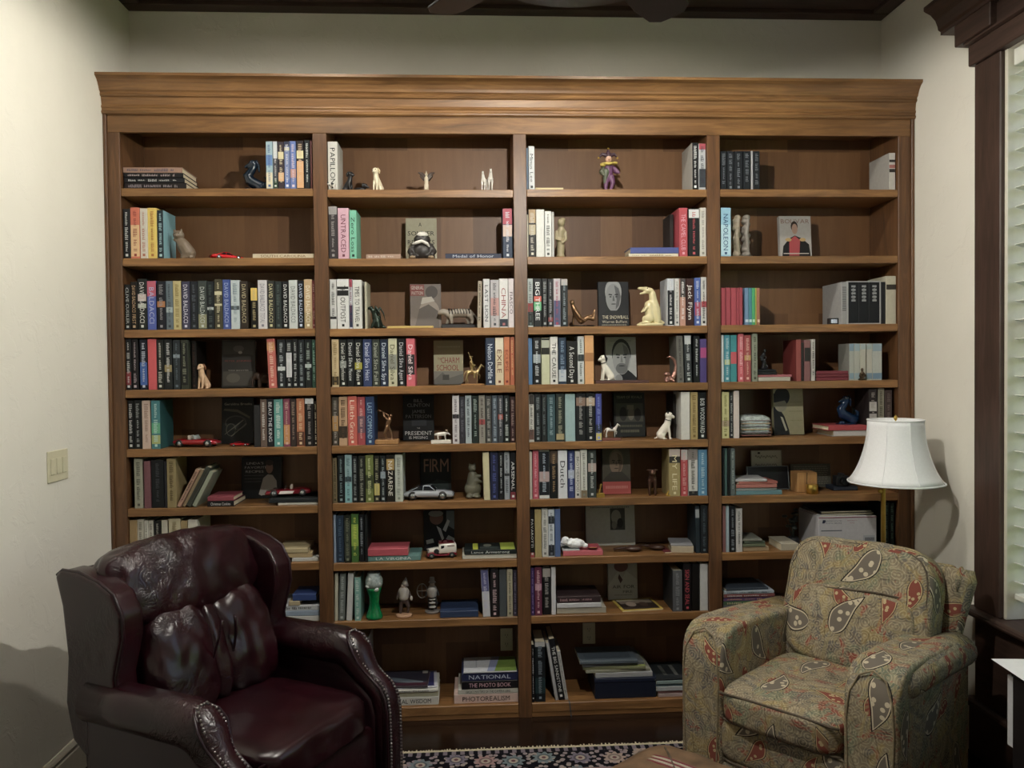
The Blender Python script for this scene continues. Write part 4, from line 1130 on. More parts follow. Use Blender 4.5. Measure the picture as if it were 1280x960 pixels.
uprights('J', 3, 3, """
90 125 110 #b9c4c0 #5a6a68 ~ b:255:308:#9a3030 b:308:388:#2a2e2c
128 176 110 #191c1e #e0e4e4 BIG/THREE b:215:245:#c8503c b:248:300:#5fae78
178 210 110 #1d1f20 #a0a4a4 ~
212 244 112 #1c1d1f #b0b0b4 ~ b:340:365:#8a2c34
246 288 110 #c0b8bc #a02c4c ~ b:240:385:#4a5074
290 331 112 #1f2426 #9aa8b0 ~ b:112:150:#b0a8a4
920 962 110 #c9ccd4 #e0e0e0 ~ b:180:385:#24262a
964 992 110 #d3d0cc #6a6a6a ~
995 1030 110 #c08c78 #f0ece8 ~ b:110:220:#4a4444
1033 1079 110 #3a1d1a #e8e4e0 Jack_Flynn
1082 1118 105 #3a5aa8 #d0d8ec ~ b:250:330:#a83a58
1120 1154 102 #d0cfcb #1c1c1e ~ b:245:280:#a83440
""")
facing('J', 3, 3, 513, 694, 132, .15, '#2a2b2e', face(.5, .66, .25, .31, '#a2a3a4', '#3a3a3c', '#b4b4b4', .3, None, '#6c6d70') + [('p', [(.0, .0), (1, 0), (1, .28), (.7, .36), (.3, .36), (0, .28)], '#232427'), ('t', .55, .215, .075, 'THE SNOWBALL', .86, '#c9c2a8'), ('t', .52, .115, .06, 'Warren Buffett', .82, '#b9b4a0'), ('m', .1, .03, .9, .025, '#8a8676')], 'dark grey biography facing out with a grey portrait and cream title')
uprights('J', 3, 4, """
93 121 465 #4f7fae #a8c8e0 -
124 171 460 #16181a #c8ccd0 ~ b:560:610:#9aa4a8
173 224 462 #c9cba6 #55563c - b:465:560:#24261f b:475:520:#b0b4a0
226 272 455 #d8d6d0 #1c1c1c THE_CAUSE b:500:540:#e4e2dc
275 322 460 #24384e #8098b0 ~ b:650:720:#b9c0c8
324 386 480 #171614 #d8d8d4 A_Second_Day d:.16
389 428 452 #c8ccc9 #55605c ~ b:560:600:#33383a
431 485 447 #d89a54 #8a5420 - b:550:600:#a87038
975 1018 450 #6b6862 #3c3a36 ~ t:-1.5
1022 1066 445 #33393b #c4c8c8 ~ b:450:500:#b9bcbc t:-1.5
1076 1113 450 #141719 #d0d4d0 ~
1115 1154 468 #4a3a7c #b05090 - b:520:580:#a83a78
""")
DOGBOOK_Z = stack('J', 3, 4, 'under the white terrier figurine', [(496, 812, 713, 730, '#5a3a34', '#8a6a60', '-', .16)], yf=.012)
facing('J', 3, 4, 556, 738, 460, .185, '#c9cac6', [('m', .15, .9, .85, .03, '#a4a5a1'), ('p', [(.2, .0), (1, 0), (1, .1), (.85, .2), (.7, .28), (.5, .2)], '#26272a'), ] + face(.52, .54, .29, .36, '#aeafad', '#3c3d40', '#4a4b4e', .55, '#7c7d7c', '#8a8b8a') + [('e', .42, .07, .12, .1, '#a0a09e')], 'white biography facing out with a grey portrait of a balding man', z0=DOGBOOK_Z if False else None)
uprights('K', 3, 5, """
96 131 62 #c9c6bc #4a4a48 ~ b:62:120:#3a3430 b:270:330:#6a4a40
134 173 60 #1f2426 #8a9498 ~
175 206 62 #24282a #7a8486 ~
208 257 60 #3d5a60 #9ab4b8 ~
260 310 58 #2a332f #a8a890 ~ b:295:330:#a89870
314 375 58 #9ab8b8 #5a7a80 -
379 437 55 #1c2022 #a8a8a4 ~ b:80:130:#8a7060
439 493 55 #14181b #c8c8c4 ~ b:82:130:#b09a84
496 532 58 #2f3a94 #8090d8 ~ b:290:333:#c8b85c b:240:288:#26303c
955 972 60 #241e1c #4a4038 - y:.08
1002 1055 48 #d3d0c8 #b0ada4 -
1058 1102 48 #b0985c #7a6430 ~
1104 1153 50 #14171a #d8dcdc BOB_WOODWARD
""")
facing('K', 3, 5, 606, 790, 55, .19, '#2a2c2a', [('t', .5, .9, .06, 'TEAM OF RIVALS', .82, '#8e8c74'), ('r', .06, .34, .94, .76, '#4a4940'), ('e', .3, .52, .12, .16, '#2a2824'), ('e', .55, .52, .1, .15, '#6d685a'), ('e', .76, .5, .11, .15, '#2c2a26'), ('r', .42, .62, .64, .72, '#77705c'), ('m', .1, .22, .9, .05, '#5e5c4c'), ('m', .2, .1, .8, .06, '#6e6c58')], 'dark green-black history facing out with a painted group scene, fifth shelf')
uprights('K', 3, 6, """
99 120 400 #c9bfae #7a7264 -
122 158 392 #b53a50 #e0a8b0 ~
160 222 390 #171c24 #b0c0d0 ~ b:390:400:#d0d2d0 b:660:678:#d0d2d0 b:520:580:#b09a98 s:#d0d2d0
225 271 395 #15171b #a88a60 ~ b:395:470:#4a3c30
273 328 392 #dcdee2 #1c1c20 Dutch
331 371 392 #26346f #c0cce8 ~ b:510:560:#a8b0c0
374 405 395 #d8d6cf #4a4848 BROTHERHOOD
407 446 388 #cfd0c6 #7a7c70 ~ b:630:676:#7a6a50
449 500 390 #3a4240 #c4c8c4 ~ b:470:520:#b09c94
930 998 385 #a3905a #e0d4a8 MY_LIFE b:388:465:#b9a8a0 b:430:468:#33302e
1001 1042 388 #b52c34 #e0a8a8 ~ b:388:450:#b9b4b0
1045 1101 385 #cfccc6 #5a5850 ~ b:388:450:#8a807c b:635:664:#222428
1104 1160 390 #4a88ac #b8d8e4 ~
""")
facing('K', 3, 6, 537, 704, 382, .10, '#4c463a', [] + face(.5, .68, .24, .25, '#7c6654', '#33281f', '#6a5c4a', .6, None, '#5e4b3d') + [('p', [(.0, .3), (.3, .48), (.7, .48), (1, .3), (1, 0), (0, 0)], '#38332c'), ('r', 0, 0, 1, .27, '#a23a34'), ('m', .1, .12, .9, .06, '#c07068')], 'olive and red book facing out with a lined face, sixth shelf')
uprights('L', 3, 7, """
103 133 80 #15110f #d8d4d0 PAVAROTTI b:335:368:#b04040
135 175 80 #a8945a #6a5a2c -
177 214 72 #cfcdc6 #7a7a74 ~
215 252 80 #c9d0d8 #6a7078 ~ b:290:355:#20242c b:120:165:#24282e
254 287 78 #4a6496 #6a84b4 -
1086 1115 60 #1f2c34 #8aa0a8 - b:80:130:#a0a4a8 t:-1.2
1118 1166 55 #1a2126 #5a6870 ~
""")
PINK_Z = stack('L', 3, 7, 'pair under the fluffy white toy', [(303, 538, 322, 352, '#c4505c', '#e0a0a4', '-', .16), (300, 400, 312, 320, '#c9c9cc', '#888888', '-', .14, 0, (), 'magazine')])
stack('L', 3, 7, 'pile beside the dark standing pair', [(962, 1090, 293, 333, '#b9a88c', '#8a7a5c', '-', .16, -8), (960, 1086, 282, 292, '#8f8f94', '#666666', '-', .16, -8)])
facing('L', 3, 7, 438, 730, 56, .235, '#b0ada1', [('m', .1, .93, .9, .03, '#6a685e'), ('r', .5, .38, .80, .92, '#3f3e3a'), ('e', .62, .7, .1, .18, '#8a887c'), ('e', .7, .55, .06, .12, '#1f1e1c'), ('e', .58, .5, .05, .1, '#77756a'), ('r', .03, .05, .97, .065, '#8c897c')], 'pale grey album facing out with a small dark picture, seventh shelf', t=.012)
uprights('L', 3, 8, """
111 133 425 #4a2f6a #9a80b8 ~
135 178 422 #6a2444 #dcb0b8 ~ b:520:560:#b98a9c
181 230 422 #171618 #b0aca8 ~ b:430:480:#a8a098
233 260 420 #d0cfd2 #a0a0a4 -
952 1010 440 #5a5c60 #8a8c90 ~ s:#33363a d:.2
1015 1063 400 #171113 #b83444 SIGN_AND_SEAL
1066 1112 402 #14110f #3a332e -
1115 1171 400 #c9cac8 #8a8c8a -
""")
stack('L', 3, 8, 'pile beside the white standing book', [(266, 557, 662, 698, '#a8a08e', '#5a5448', '-', .2), (266, 530, 630, 658, '#c9c8cc', '#8a8a8c', '-', .19), (268, 526, 588, 627, '#3a2a2c', '#b0888c', '~', .2)])
facing('L', 3, 8, 571, 745, 404, .235, '#aaa697', [('e', .45, .93, .24, .16, '#6a4038'), ('p', [(0, .4), (.35, .8), (.5, .6), (.62, .8), (1, .55), (1, .0), (0, .0)], '#b6b2a3'), ('p', [(.38, .72), (.5, .55), (.42, .45), (.34, .6)], '#4a302c'), ('t', .52, .36, .09, 'AIR FOR', .75, '#33322c'), ('t', .66, .22, .07, 'FIRE', .42, '#5a584e'), ('m', .2, .12, .8, .02, '#77756a')], 'pale grey book facing out, man in light jacket on cover, eighth shelf')
# yellow-edged magazine lying on the eighth shelf
def lay_cover_up(crop, c, r, x0, x1, y, Yf, dep, cov, art, label, t=.006, yaw=0, z0=None, name='magazine', cat='magazine'):
    z0 = (shelf_z(c, r)+.0004) if z0 is None else z0
    Xa, Xb = wx(crop, x0, y, Yf), wx(crop, x1, y, Yf)
    Mx = T(Xa, Yf, z0+t/2) @ RZ(R(yaw)) @ Matrix(((0, 1, 0, 0), (0, 0, 1, 0), (1, 0, 0, 0), (0, 0, 0, 1)))
    return make_book(Mx, t, Xb-Xa, dep, cov, '#888888', '-', (), art=art, label=label, name=name, cat=cat, soft=True, pub=False)
lay_cover_up('L', 3, 8, 655, 905, 690, .03, .20, '#c8a822', [('r', .06, .08, .94, .92, '#3a2c26'), ('r', .1, .55, .9, .86, '#8a7a6a'), ('e', .35, .5, .12, .2, '#b09a88'), ('e', .65, .45, .1, .2, '#5a4438'), ('r', .08, .8, .92, .9, '#d8cfa8')], 'yellow-bordered magazine lying cover up on the eighth shelf', yaw=6)
uprights('S', 3, 9, """
80 101 200 #1a1a1e #d4d4d4 ~ d:.2
103 176 180 #121a20 #8a98a4 ~ b:180:215:#b4b4b4 b:430:540:#20383c d:.2
""")
for i, (xb, th, ln, cov, ink, tt, lb) in enumerate([(233, .0155, .295, '#b6b6b9', '#77777a', '-', 'white book leaning toward the middle upright, first of three leaners, bottom shelf'), (279, .029, .315, '#14151a', '#e0e0e0', 'THE BIG SANDSTONE', 'black book with white letters leaning between two white books, bottom shelf'), (318, .017, .25, '#bdbcba', '#77777a', '~', 'slim white book leaning outermost beside the black leaner, bottom shelf')]):
    a = R(-9.0); Y = .03
    if i == 0: Xr = wx('S', xb+16, 590, Y)+.014
    else: Xr += th/math.cos(a)+.0015+abs(th-thp)*.03
    thp = th
    make_book(T(Xr, Y, shelf_z(3, 9)+.0008+th*math.sin(-a)) @ RY(a) @ T(-th/2, 0, 0), th, .21, ln, cov, ink, tt, label=lb, group='leaning books on the bottom shelf')
zb = shelf_z(3, 9)+.0005
bxr = empty('storage_box', (wx('S', 735, 560, .03), .03, zb), 'navy blue storage box under magazines, bottom shelf, second bay from window', 'box')
wb = (wx('S', 945, 500, .03)-wx('S', 520, 500, .03)); hb = wz('S', 700, 432, .03)-zb
MB().box(-wb/2, wb/2, 0, .24, 0, hb*.86).build('body', M['cover'], bxr, bevel=.002, color='#141d33')
MB().box(-wb/2-.002, wb/2+.002, -.002, .242, hb*.8, hb).build('lid', M['cover'], bxr, bevel=.002, color='#16203a')
zq = stack('S', 3, 9, 'pile on the navy box', [(525, 922, 396, 430, '#a8a9ac', '#555555', '-', .22, 0, (), 'magazine'), (455, 905, 372, 392, '#9a9a86', '#555555', '-', .22, 2, (), 'magazine'), (445, 880, 345, 366, '#8a8c66', '#555555', '-', .22, -2, [('r', 0, 0, 1, .3, '#9aa45c')], 'magazine'), (430, 860, 318, 340, '#6a6f74', '#555555', '-', .22, 3, (), 'magazine'), (418, 820, 292, 314, '#59646e', '#888888', '-', .21, 0, [('r', .1, .1, .9, .9, '#4a5560')], 'magazine')], z0=zb+hb+.0008, yf=.034)
stack('S', 3, 9, 'low pile between box and armchair', [(962, 1210, 515, 540, '#b09a98', '#555555', '-', .22, 0, (), 'magazine'), (958, 1212, 494, 512, '#8a5c5a', '#555555', '-', .22, 1, (), 'magazine'), (950, 1210, 460, 490, '#b0b4b8', '#555555', '-', .22, 0, (), 'magazine'), (948, 1206, 440, 458, '#58707a', '#555555', '-', .22, -1, (), 'magazine'), (950, 1200, 414, 437, '#8aa0a0', '#555555', '-', .22, 0, (), 'magazine'), (935, 1198, 400, 412, '#22262a', '#666666', '-', .23, 2, [('r', .05, .05, .95, .95, '#2b2f33'), ('m', .2, .3, .8, .1, '#7a7c78'), ('m', .2, .6, .8, .1, '#6a6c68')], 'magazine')])

# ---- bay nearest the window
uprights('M', 4, 1, """
98 135 185 #1c2026 #7a8088 ~
138 177 185 #1c2026 #7a8088 ~
180 230 185 #1c2026 #7a8088 ~
233 277 185 #1c2026 #7a8088 ~
279 291 183 #b9b9bc #888888 -
293 331 185 #1c2026 #7a8088 ~
1096 1134 195 #d3cfc6 #a04840 - b:235:250:#3a3634 b:265:285:#b06a64 b:290:310:#3a3634 s:#b4b0a8 d:.2
""")
uprights('M', 4, 2, """
98 160 520 #8fc4dc #1c4474 NAPOLEON b:620:800:#b4d8e4
""")
facing('M', 4, 2, 453, 640, 572, .15, '#b4afa9', [('t', .5, .88, .10, 'BOLIVAR', .9, '#8a6a5c'), ('e', .47, .76, .11, .12, '#33261f'), ('e', .48, .70, .09, .12, '#b08c78'), ('p', [(.05, .0), (.1, .3), (.3, .48), (.48, .55), (.7, .48), (.92, .34), (.97, 0)], '#1c1a1c'), ('p', [(.28, .08), (.3, .44), (.48, .54), (.64, .44), (.6, .08)], '#a8343a'), ('e', .27, .45, .1, .04, '#b9985c'), ('e', .72, .45, .1, .04, '#b9985c'), ('r', .1, .12, .9, .14, '#c4bcb0')], 'grey biography facing out with an officer in red tunic, second shelf')
uprights('N', 4, 3, """
103 128 165 #a83040 #d08890 - d:.12
130 158 163 #a43040 #d08890 - d:.12
160 192 165 #ac3040 #d08890 - d:.12
193 210 165 #a02c3c #d08890 - d:.12
211 230 163 #a63040 #d08890 - d:.12
243 265 165 #6a8fb4 #d0dce8 - b:352:368:#d0dce8
266 285 165 #3f8a9a #c8e0e4 - b:352:368:#c8e0e4
286 304 165 #3fae6a #c8e8d0 - b:352:368:#c8e8d0
305 312 165 #c8c04a #888888 -
315 332 165 #b07050 #e8c8b0 - b:352:368:#e8c8b0
1050 1076 130 #1c1f24 #4a5058 -
1079 1139 95 #c9c4ac #4a4438 - b:145:175:#3a3630 d:.19
""")
uprights('N', 4, 4, """
101 118 445 #d0d4d4 #8a8a8a -
120 155 445 #3a94a4 #c8e0e4 ~ b:590:620:#c0c88a
157 195 445 #2f8f96 #e0a0a0 - b:545:615:#c0404c
203 236 435 #cf4a5a #f0c0c4 ~
238 279 445 #a83a3c #e8b8a8 ~ b:565:595:#c09858
286 318 435 #8f9480 #4a4c40 ~
546 576 472 #9a4038 #c88078 - s:#7a2420 d:.17
578 592 490 #2c2826 #777777 -
594 631 475 #8a5a5a #d0b0a8 - b:520:600:#33302e
635 660 470 #c9c4bc #1c1c1c ~
860 890 495 #b4b8ae #6a7a84 - b:497:540:#84a0b0 b:670:705:#84a0b0 s:#8a8a82
891 925 495 #b8baae #6a7a84 - b:497:540:#9ab0b8 b:670:705:#9ab0b8
926 961 495 #c0bfae #6a7a84 - b:497:530:#a8b8b8 b:675:705:#94aab4
962 997 495 #c4c2b4 #6a7a84 - b:497:530:#a8b8b8 b:670:705:#7c98ac
998 1055 495 #bcc0b8 #6a7a84 - b:497:540:#90a8b4 b:670:705:#6f8fa6
""")
FIG44_Z = stack('N', 4, 4, 'pile under the dark figurine', [(322, 512, 689, 714, '#b9b4a4', '#777777', '-', .17), (320, 520, 672, 686, '#b05a60', '#e0c0c0', '-', .18), (318, 432, 650, 668, '#1a1d20', '#555555', '-', .15), (318, 428, 634, 648, '#1d2024', '#555555', '-', .15)])
stack('N', 4, 4, 'pile of three beside the pale set', [(666, 856, 689, 709, '#7a2030', '#a06070', '-', .13), (666, 856, 668, 686, '#74202e', '#a06070', '-', .13), (668, 854, 646, 665, '#7c2232', '#a06070', '-', .13)])
uprights('O', 4, 5, """
106 150 72 #cfc98a #7a7430 ~ b:240:275:#b09a84
152 174 75 #2a2a2c #b0b0b0 ~
176 210 65 #d3c4bc #9a8880 -
978 1026 55 #2a2222 #a8a09a ~ b:130:185:#c4c0bc b:200:240:#b0aca8
1030 1069 45 #8f8a78 #4a463a ~
1073 1116 60 #4a3a38 #7a6a66 ~
""")
facing('O', 4, 5, 416, 594, 56, .13, '#a29c78', [('p', [(.0, .0), (.0, .62), (.2, .58), (.36, .4), (.5, .1), (.52, 0)], '#1b1c1e'), ('e', .3, .84, .26, .2, '#1e1f22'), ('e', .25, .64, .2, .14, '#8f8a76'), ('p', [(.02, .7), (.5, .76), (.56, .84), (.3, .92), (.02, .9)], '#1e1f22'), ('p', [(.22, .4), (.3, .38), (.44, .1), (.38, .08)], '#b4b09a'), ('m', .56, .7, .95, .02, '#8c875f'), ('m', .5, .5, .95, .02, '#8c875f'), ('m', .56, .3, .95, .02, '#8c875f')], 'khaki book facing out with a dark-capped figure, fifth shelf')
BLUE_Z = stack('O', 4, 5, 'pair behind the lamp shade', [(768, 965, 302, 336, '#c9c6c4', '#8a8684', '-', .2), (738, 970, 268, 298, '#b03038', '#e0a8a0', '-', .2)])
uprights('O', 4, 6, """
110 122 405 #141a1c #4a5a5c -
123 138 405 #4a6a66 #a0c0b8 -
140 156 405 #15181a #4a5a5c -
158 185 405 #5f6a6a #b0bcb8 ~
""")
stack('O', 4, 6, 'pile beside the thin standing books', [(190, 462, 660, 684, '#5f8a94', '#a0c0c8', '-', .2, 0, (), 'magazine'), (190, 430, 640, 657, '#8a9494', '#555555', '-', .19, 1, (), 'magazine'), (192, 432, 614, 636, '#b5685c', '#e0b0a8', '-', .19, 0, (), 'magazine'), (200, 436, 596, 611, '#a8584c', '#e0b0a8', '-', .18, 3, (), 'magazine'), (190, 380, 580, 594, '#b9b9ba', '#777777', '-', .16, -4, (), 'magazine')])
uprights('P', 4, 7, """
110 130 105 #8a5a58 #b08a88 -
131 150 105 #a9bcc4 #6a7a84 -
152 188 108 #15171c #9098a0 ~
190 228 122 #c9c8c4 #55534c ~
1061 1098 85 #14201c #5a7a68 ~
1100 1128 88 #162420 #5a7a68 ~
""")
stack('P', 4, 7, 'pile beside the white standing book', [(232, 384, 357, 384, '#a88f6a', '#6a5a3c', '-', .2), (232, 364, 338, 355, '#6a7258', '#444444', '-', .19), (234, 358, 322, 336, '#4f5a48', '#444444', '-', .18, 3), (236, 350, 306, 319, '#7a7c70', '#444444', '-', .17, -3)])
stack('P', 4, 7, 'beside the postal box', [(458, 560, 332, 374, '#b9b09a', '#77705c', '-', .18)])
stack('P', 4, 8, 'colourful pile above the armchair arm', [(116, 421, 688, 714, '#7a7c88', '#c06058', '~', .22, 0, (), 'magazine'), (116, 420, 664, 686, '#4a6a4c', '#d8c8a0', '~', .22, 0, (), 'magazine'), (116, 418, 640, 662, '#6a4a7c', '#d8a070', '~', .22, 0, (), 'magazine'), (118, 420, 618, 638, '#8a4a48', '#d0d0d4', '~', .22, 0, (), 'magazine'), (118, 415, 598, 616, '#a8b4c0', '#444a50', '~', .22, 0, (), 'magazine'), (125, 380, 584, 596, '#3a4450', '#7a8894', '-', .2, 3, (), 'magazine')])
# ------------------------------------------------------------------ ornaments on the shelves
I4 = Matrix.Identity(4)
def scl(prims, s):
    out = []
    for p in prims:
        if p[0] == 'e': out.append(('e', tuple(a*s for a in p[1]), tuple(a*s for a in p[2]), *p[3:]))
        else: out.append(('c', [tuple(a*s for a in q) for q in p[1]], [a*s for a in p[2]]))
    return out
def fig(name, label, cat, c, r, crop, xc, y0, y1, Y, yaw=0, z=None, group=None):
    """empty on the shelf; returns it with its height in metres (from enlarged-photo rows y0..y1)"""
    z0 = shelf_z(c, r)+.0005 if z is None else z
    h = (y1-y0)*CROP[crop][2]/252.5*(1+(Y)/3.95)
    e = empty(name, label=label, cat=cat, group=group, mat=T(wx(crop, xc, y1, Y), Y, z0) @ RZ(R(yaw)))
    return e, h
def cap(*pts, r): return ('c', list(pts), list(r))
def el(c, rad, rot=None): return ('e', c, rad, rot) if rot is not None else ('e', c, rad)
def sitdog(): return [cap((-.10, 0, .55), (.0, 0, .38), (.14, 0, .17), r=(.125, .15, .165)), cap((-.13, .075, .45), (-.17, .08, .2), (-.18, .08, .035), r=(.06, .045, .04)), cap((-.13, -.075, .45), (-.17, -.08, .2), (-.18, -.08, .035), r=(.06, .045, .04)), el((-.21, .08, .025), (.05, .035, .025)), el((-.21, -.08, .025), (.05, .035, .025)),
    el((.13, .1, .14), (.15, .075, .135)), el((.13, -.1, .14), (.15, .075, .135)), el((.0, .14, .028), (.09, .035, .028)), el((.0, -.14, .028), (.09, .035, .028)), cap((-.1, 0, .58), (-.14, 0, .76), r=(.12, .105)), el((-.15, 0, .86), (.14, .125, .125)), cap((-.22, 0, .83), (-.315, 0, .80), r=(.085, .055)), cap((.26, 0, .06), (.38, .03, .03), r=(.04, .02))]
def scaleM(p): return p
def dog(e, h, color, ear=None, collar=None, earup=False, mat='ceramic', v=.0028):
    blob('body', scl(sitdog(), h), M[mat], e, v, color)
    if ear:
        for s in (-1, 1):
            pts = [cap((-.11*h, s*.10*h, .95*h), (-.07*h, s*.145*h, .85*h), (-.07*h, s*.14*h, .76*h), r=(.035*h, .05*h, .035*h))] if not earup else [cap((-.12*h, s*.07*h, .93*h), (-.1*h, s*.1*h, 1.0*h), (-.14*h, s*.1*h, .95*h), r=(.035*h, .035*h, .015*h))]
            blob('ear', pts, M[mat], e, v*.8, ear, 2)
    MB().ball((-.362*h, 0, .815*h), .022*h, 8, 5).build('nose', M['black'], e)
    for s in (-1, 1): MB().ball((-.252*h, s*.075*h, .89*h), .02*h, 8, 5).build('eye', M['black'], e)
    if collar:
        MB().tube([(-.125*h+.118*h*math.cos(a)*.95, .118*h*math.sin(a), .69*h-.03*h*math.cos(a)*-1) for a in [2*math.pi*i/20 for i in range(21)]], .014*h, 6, cap=False).build('collar', M['black'], e)
def horse(lift=False): return [cap((-.22, 0, .58), (0, 0, .56), (.22, 0, .58), r=(.14, .135, .14)), cap((-.26, 0, .64), (-.36, 0, .82), (-.40, 0, .93), r=(.11, .075, .06)), cap((-.40, 0, .93), (-.55, 0, .82), r=(.06, .035)), cap((-.39, .03, .97), (-.38, .035, 1.02), r=(.02, .008)), cap((-.39, -.03, .97), (-.38, -.035, 1.02), r=(.02, .008)),
    cap((-.24, .07, .5), (-.26 if not lift else -.36, .07, .3 if not lift else .42), (-.25 if not lift else -.33, .07, .03 if not lift else .24), r=(.065, .035, .03)), cap((-.22, -.07, .5), (-.22, -.07, .28), (-.20, -.07, .03), r=(.065, .035, .03)), cap((.22, .07, .52), (.27, .07, .3), (.24, .07, .03), r=(.08, .04, .03)), cap((.24, -.07, .52), (.32, -.07, .3), (.34, -.07, .03), r=(.08, .04, .03)), cap((.34, 0, .64), (.42, 0, .5), (.45, 0, .3), r=(.03, .035, .015))]
def man(arms=None, legs=None): return [cap((0, 0, .52), (0, 0, .78), r=(.085, .10)), cap((0, 0, .82), (0, 0, .88), r=(.04, .04)), el((0, -.005, .93), (.055, .06, .07))] + (arms or [cap((-.1, 0, .79), (-.15, -.02, .62), (-.12, -.07, .5), r=(.04, .033, .03)), cap((.1, 0, .79), (.15, -.02, .62), (.12, -.07, .5), r=(.04, .033, .03))]) + (legs or [cap((-.05, 0, .5), (-.06, -.01, .27), (-.06, 0, .05), r=(.06, .045, .035)), cap((.05, 0, .5), (.06, -.01, .27), (.06, 0, .05), r=(.06, .045, .035)), el((-.06, -.03, .03), (.04, .07, .03)), el((.06, -.03, .03), (.04, .07, .03))])

# 1 glossy dark blue curled figures (top shelf, and behind the lamp)
def curled(e, h, colr):
    blob('body', scl([cap((.28, 0, .16), (.12, 0, .2), (-.12, 0, .32), (-.2, 0, .5), (-.08, 0, .66), (-.02, 0, .78), r=(.15, .17, .17, .13, .12, .11)), el((-.04, -.02, .86), (.14, .11, .12)), cap((-.12, -.02, .84), (-.26, -.03, .76), r=(.07, .045)), cap((.34, 0, .14), (.40, 0, .38), (.3, 0, .46), r=(.07, .05, .03)), el((.2, -.1, .12), (.14, .09, .12)), el((-.2, -.1, .06), (.12, .07, .06)), el((.3, .1, .1), (.12, .09, .1))], h), M['ceramic'], e, .0035, colr)
    blob('crest', scl([cap((.06, 0, .95), (.12, 0, .8), (.14, 0, .62), r=(.04, .05, .03)), cap((-.3, 0, .42), (-.34, 0, .56), r=(.03, .015))], h), M['ceramic'], e, .003, colr)
    for s in (-1, 1): MB().ball((-.08*h, -.09*h*1.0-.02*h, (.9+.0*s)*h) if s < 0 else (.02*h, -.1*h, .88*h), .018*h, 8, 5).build('eye', M['chrome'], e)
    MB().lathe([(.3*h, 0), (.3*h, .02*h), (.27*h, .03*h)], 24, Matrix.Diagonal((1.25, .7, 1, 1))).build('base', M['ceramic'], e, color=colr)
e, h = fig('animal_figurine', 'glossy dark blue curled creature figurine beside colourful paperbacks', 'figurine', 1, 1, 'A', 862, 205, 388, .09)
curled(e, h, '#0c1a28')
e, h = fig('animal_figurine', 'glossy blue curled creature figurine on the red book behind lamp shade', 'figurine', 4, 5, 'O', 845, 66, 262, .11, z=BLUE_Z+.0004)
curled(e, h*.92, '#0d2a4a')
# 2 tabby cat climbing at the books
e, h = fig('cat_figurine', 'grey-brown tabby cat figurine sitting up against the teal book', 'figurine', 1, 2, 'A', 452, 608, 772, .06)
blob('body', scl([cap((.18, 0, .22), (.04, 0, .44), (-.10, 0, .66), r=(.25, .23, .16)), el((-.12, -.05, .82), (.19, .16, .16)), cap((-.12, -.1, .58), (-.24, -.12, .66), r=(.055, .045)), cap((-.12, .1, .58), (-.26, .1, .72), r=(.055, .045)), el((.12, -.14, .1), (.16, .08, .11)), el((.05, -.18, .04), (.1, .05, .04)), el((.12, .14, .1), (.16, .08, .11)), cap((.3, 0, .08), (.38, -.08, .05), (.3, -.2, .04), r=(.05, .045, .035)), cap((-.22, -.08, .9), (-.26, -.09, 1.01), r=(.06, .02)), cap((-.03, -.09, .92), (.0, -.1, 1.03), r=(.06, .02)), cap((-.14, -.18, .79), (-.15, -.22, .78), r=(.07, .05))], h), M['resin'], e, .003, '#6f6152')
for s in ((-.2, .86), (-.06, .87)): MB().ball((s[0]*h, -.20*h, s[1]*h), .018*h, 8, 5).build('eye', M['black'], e)

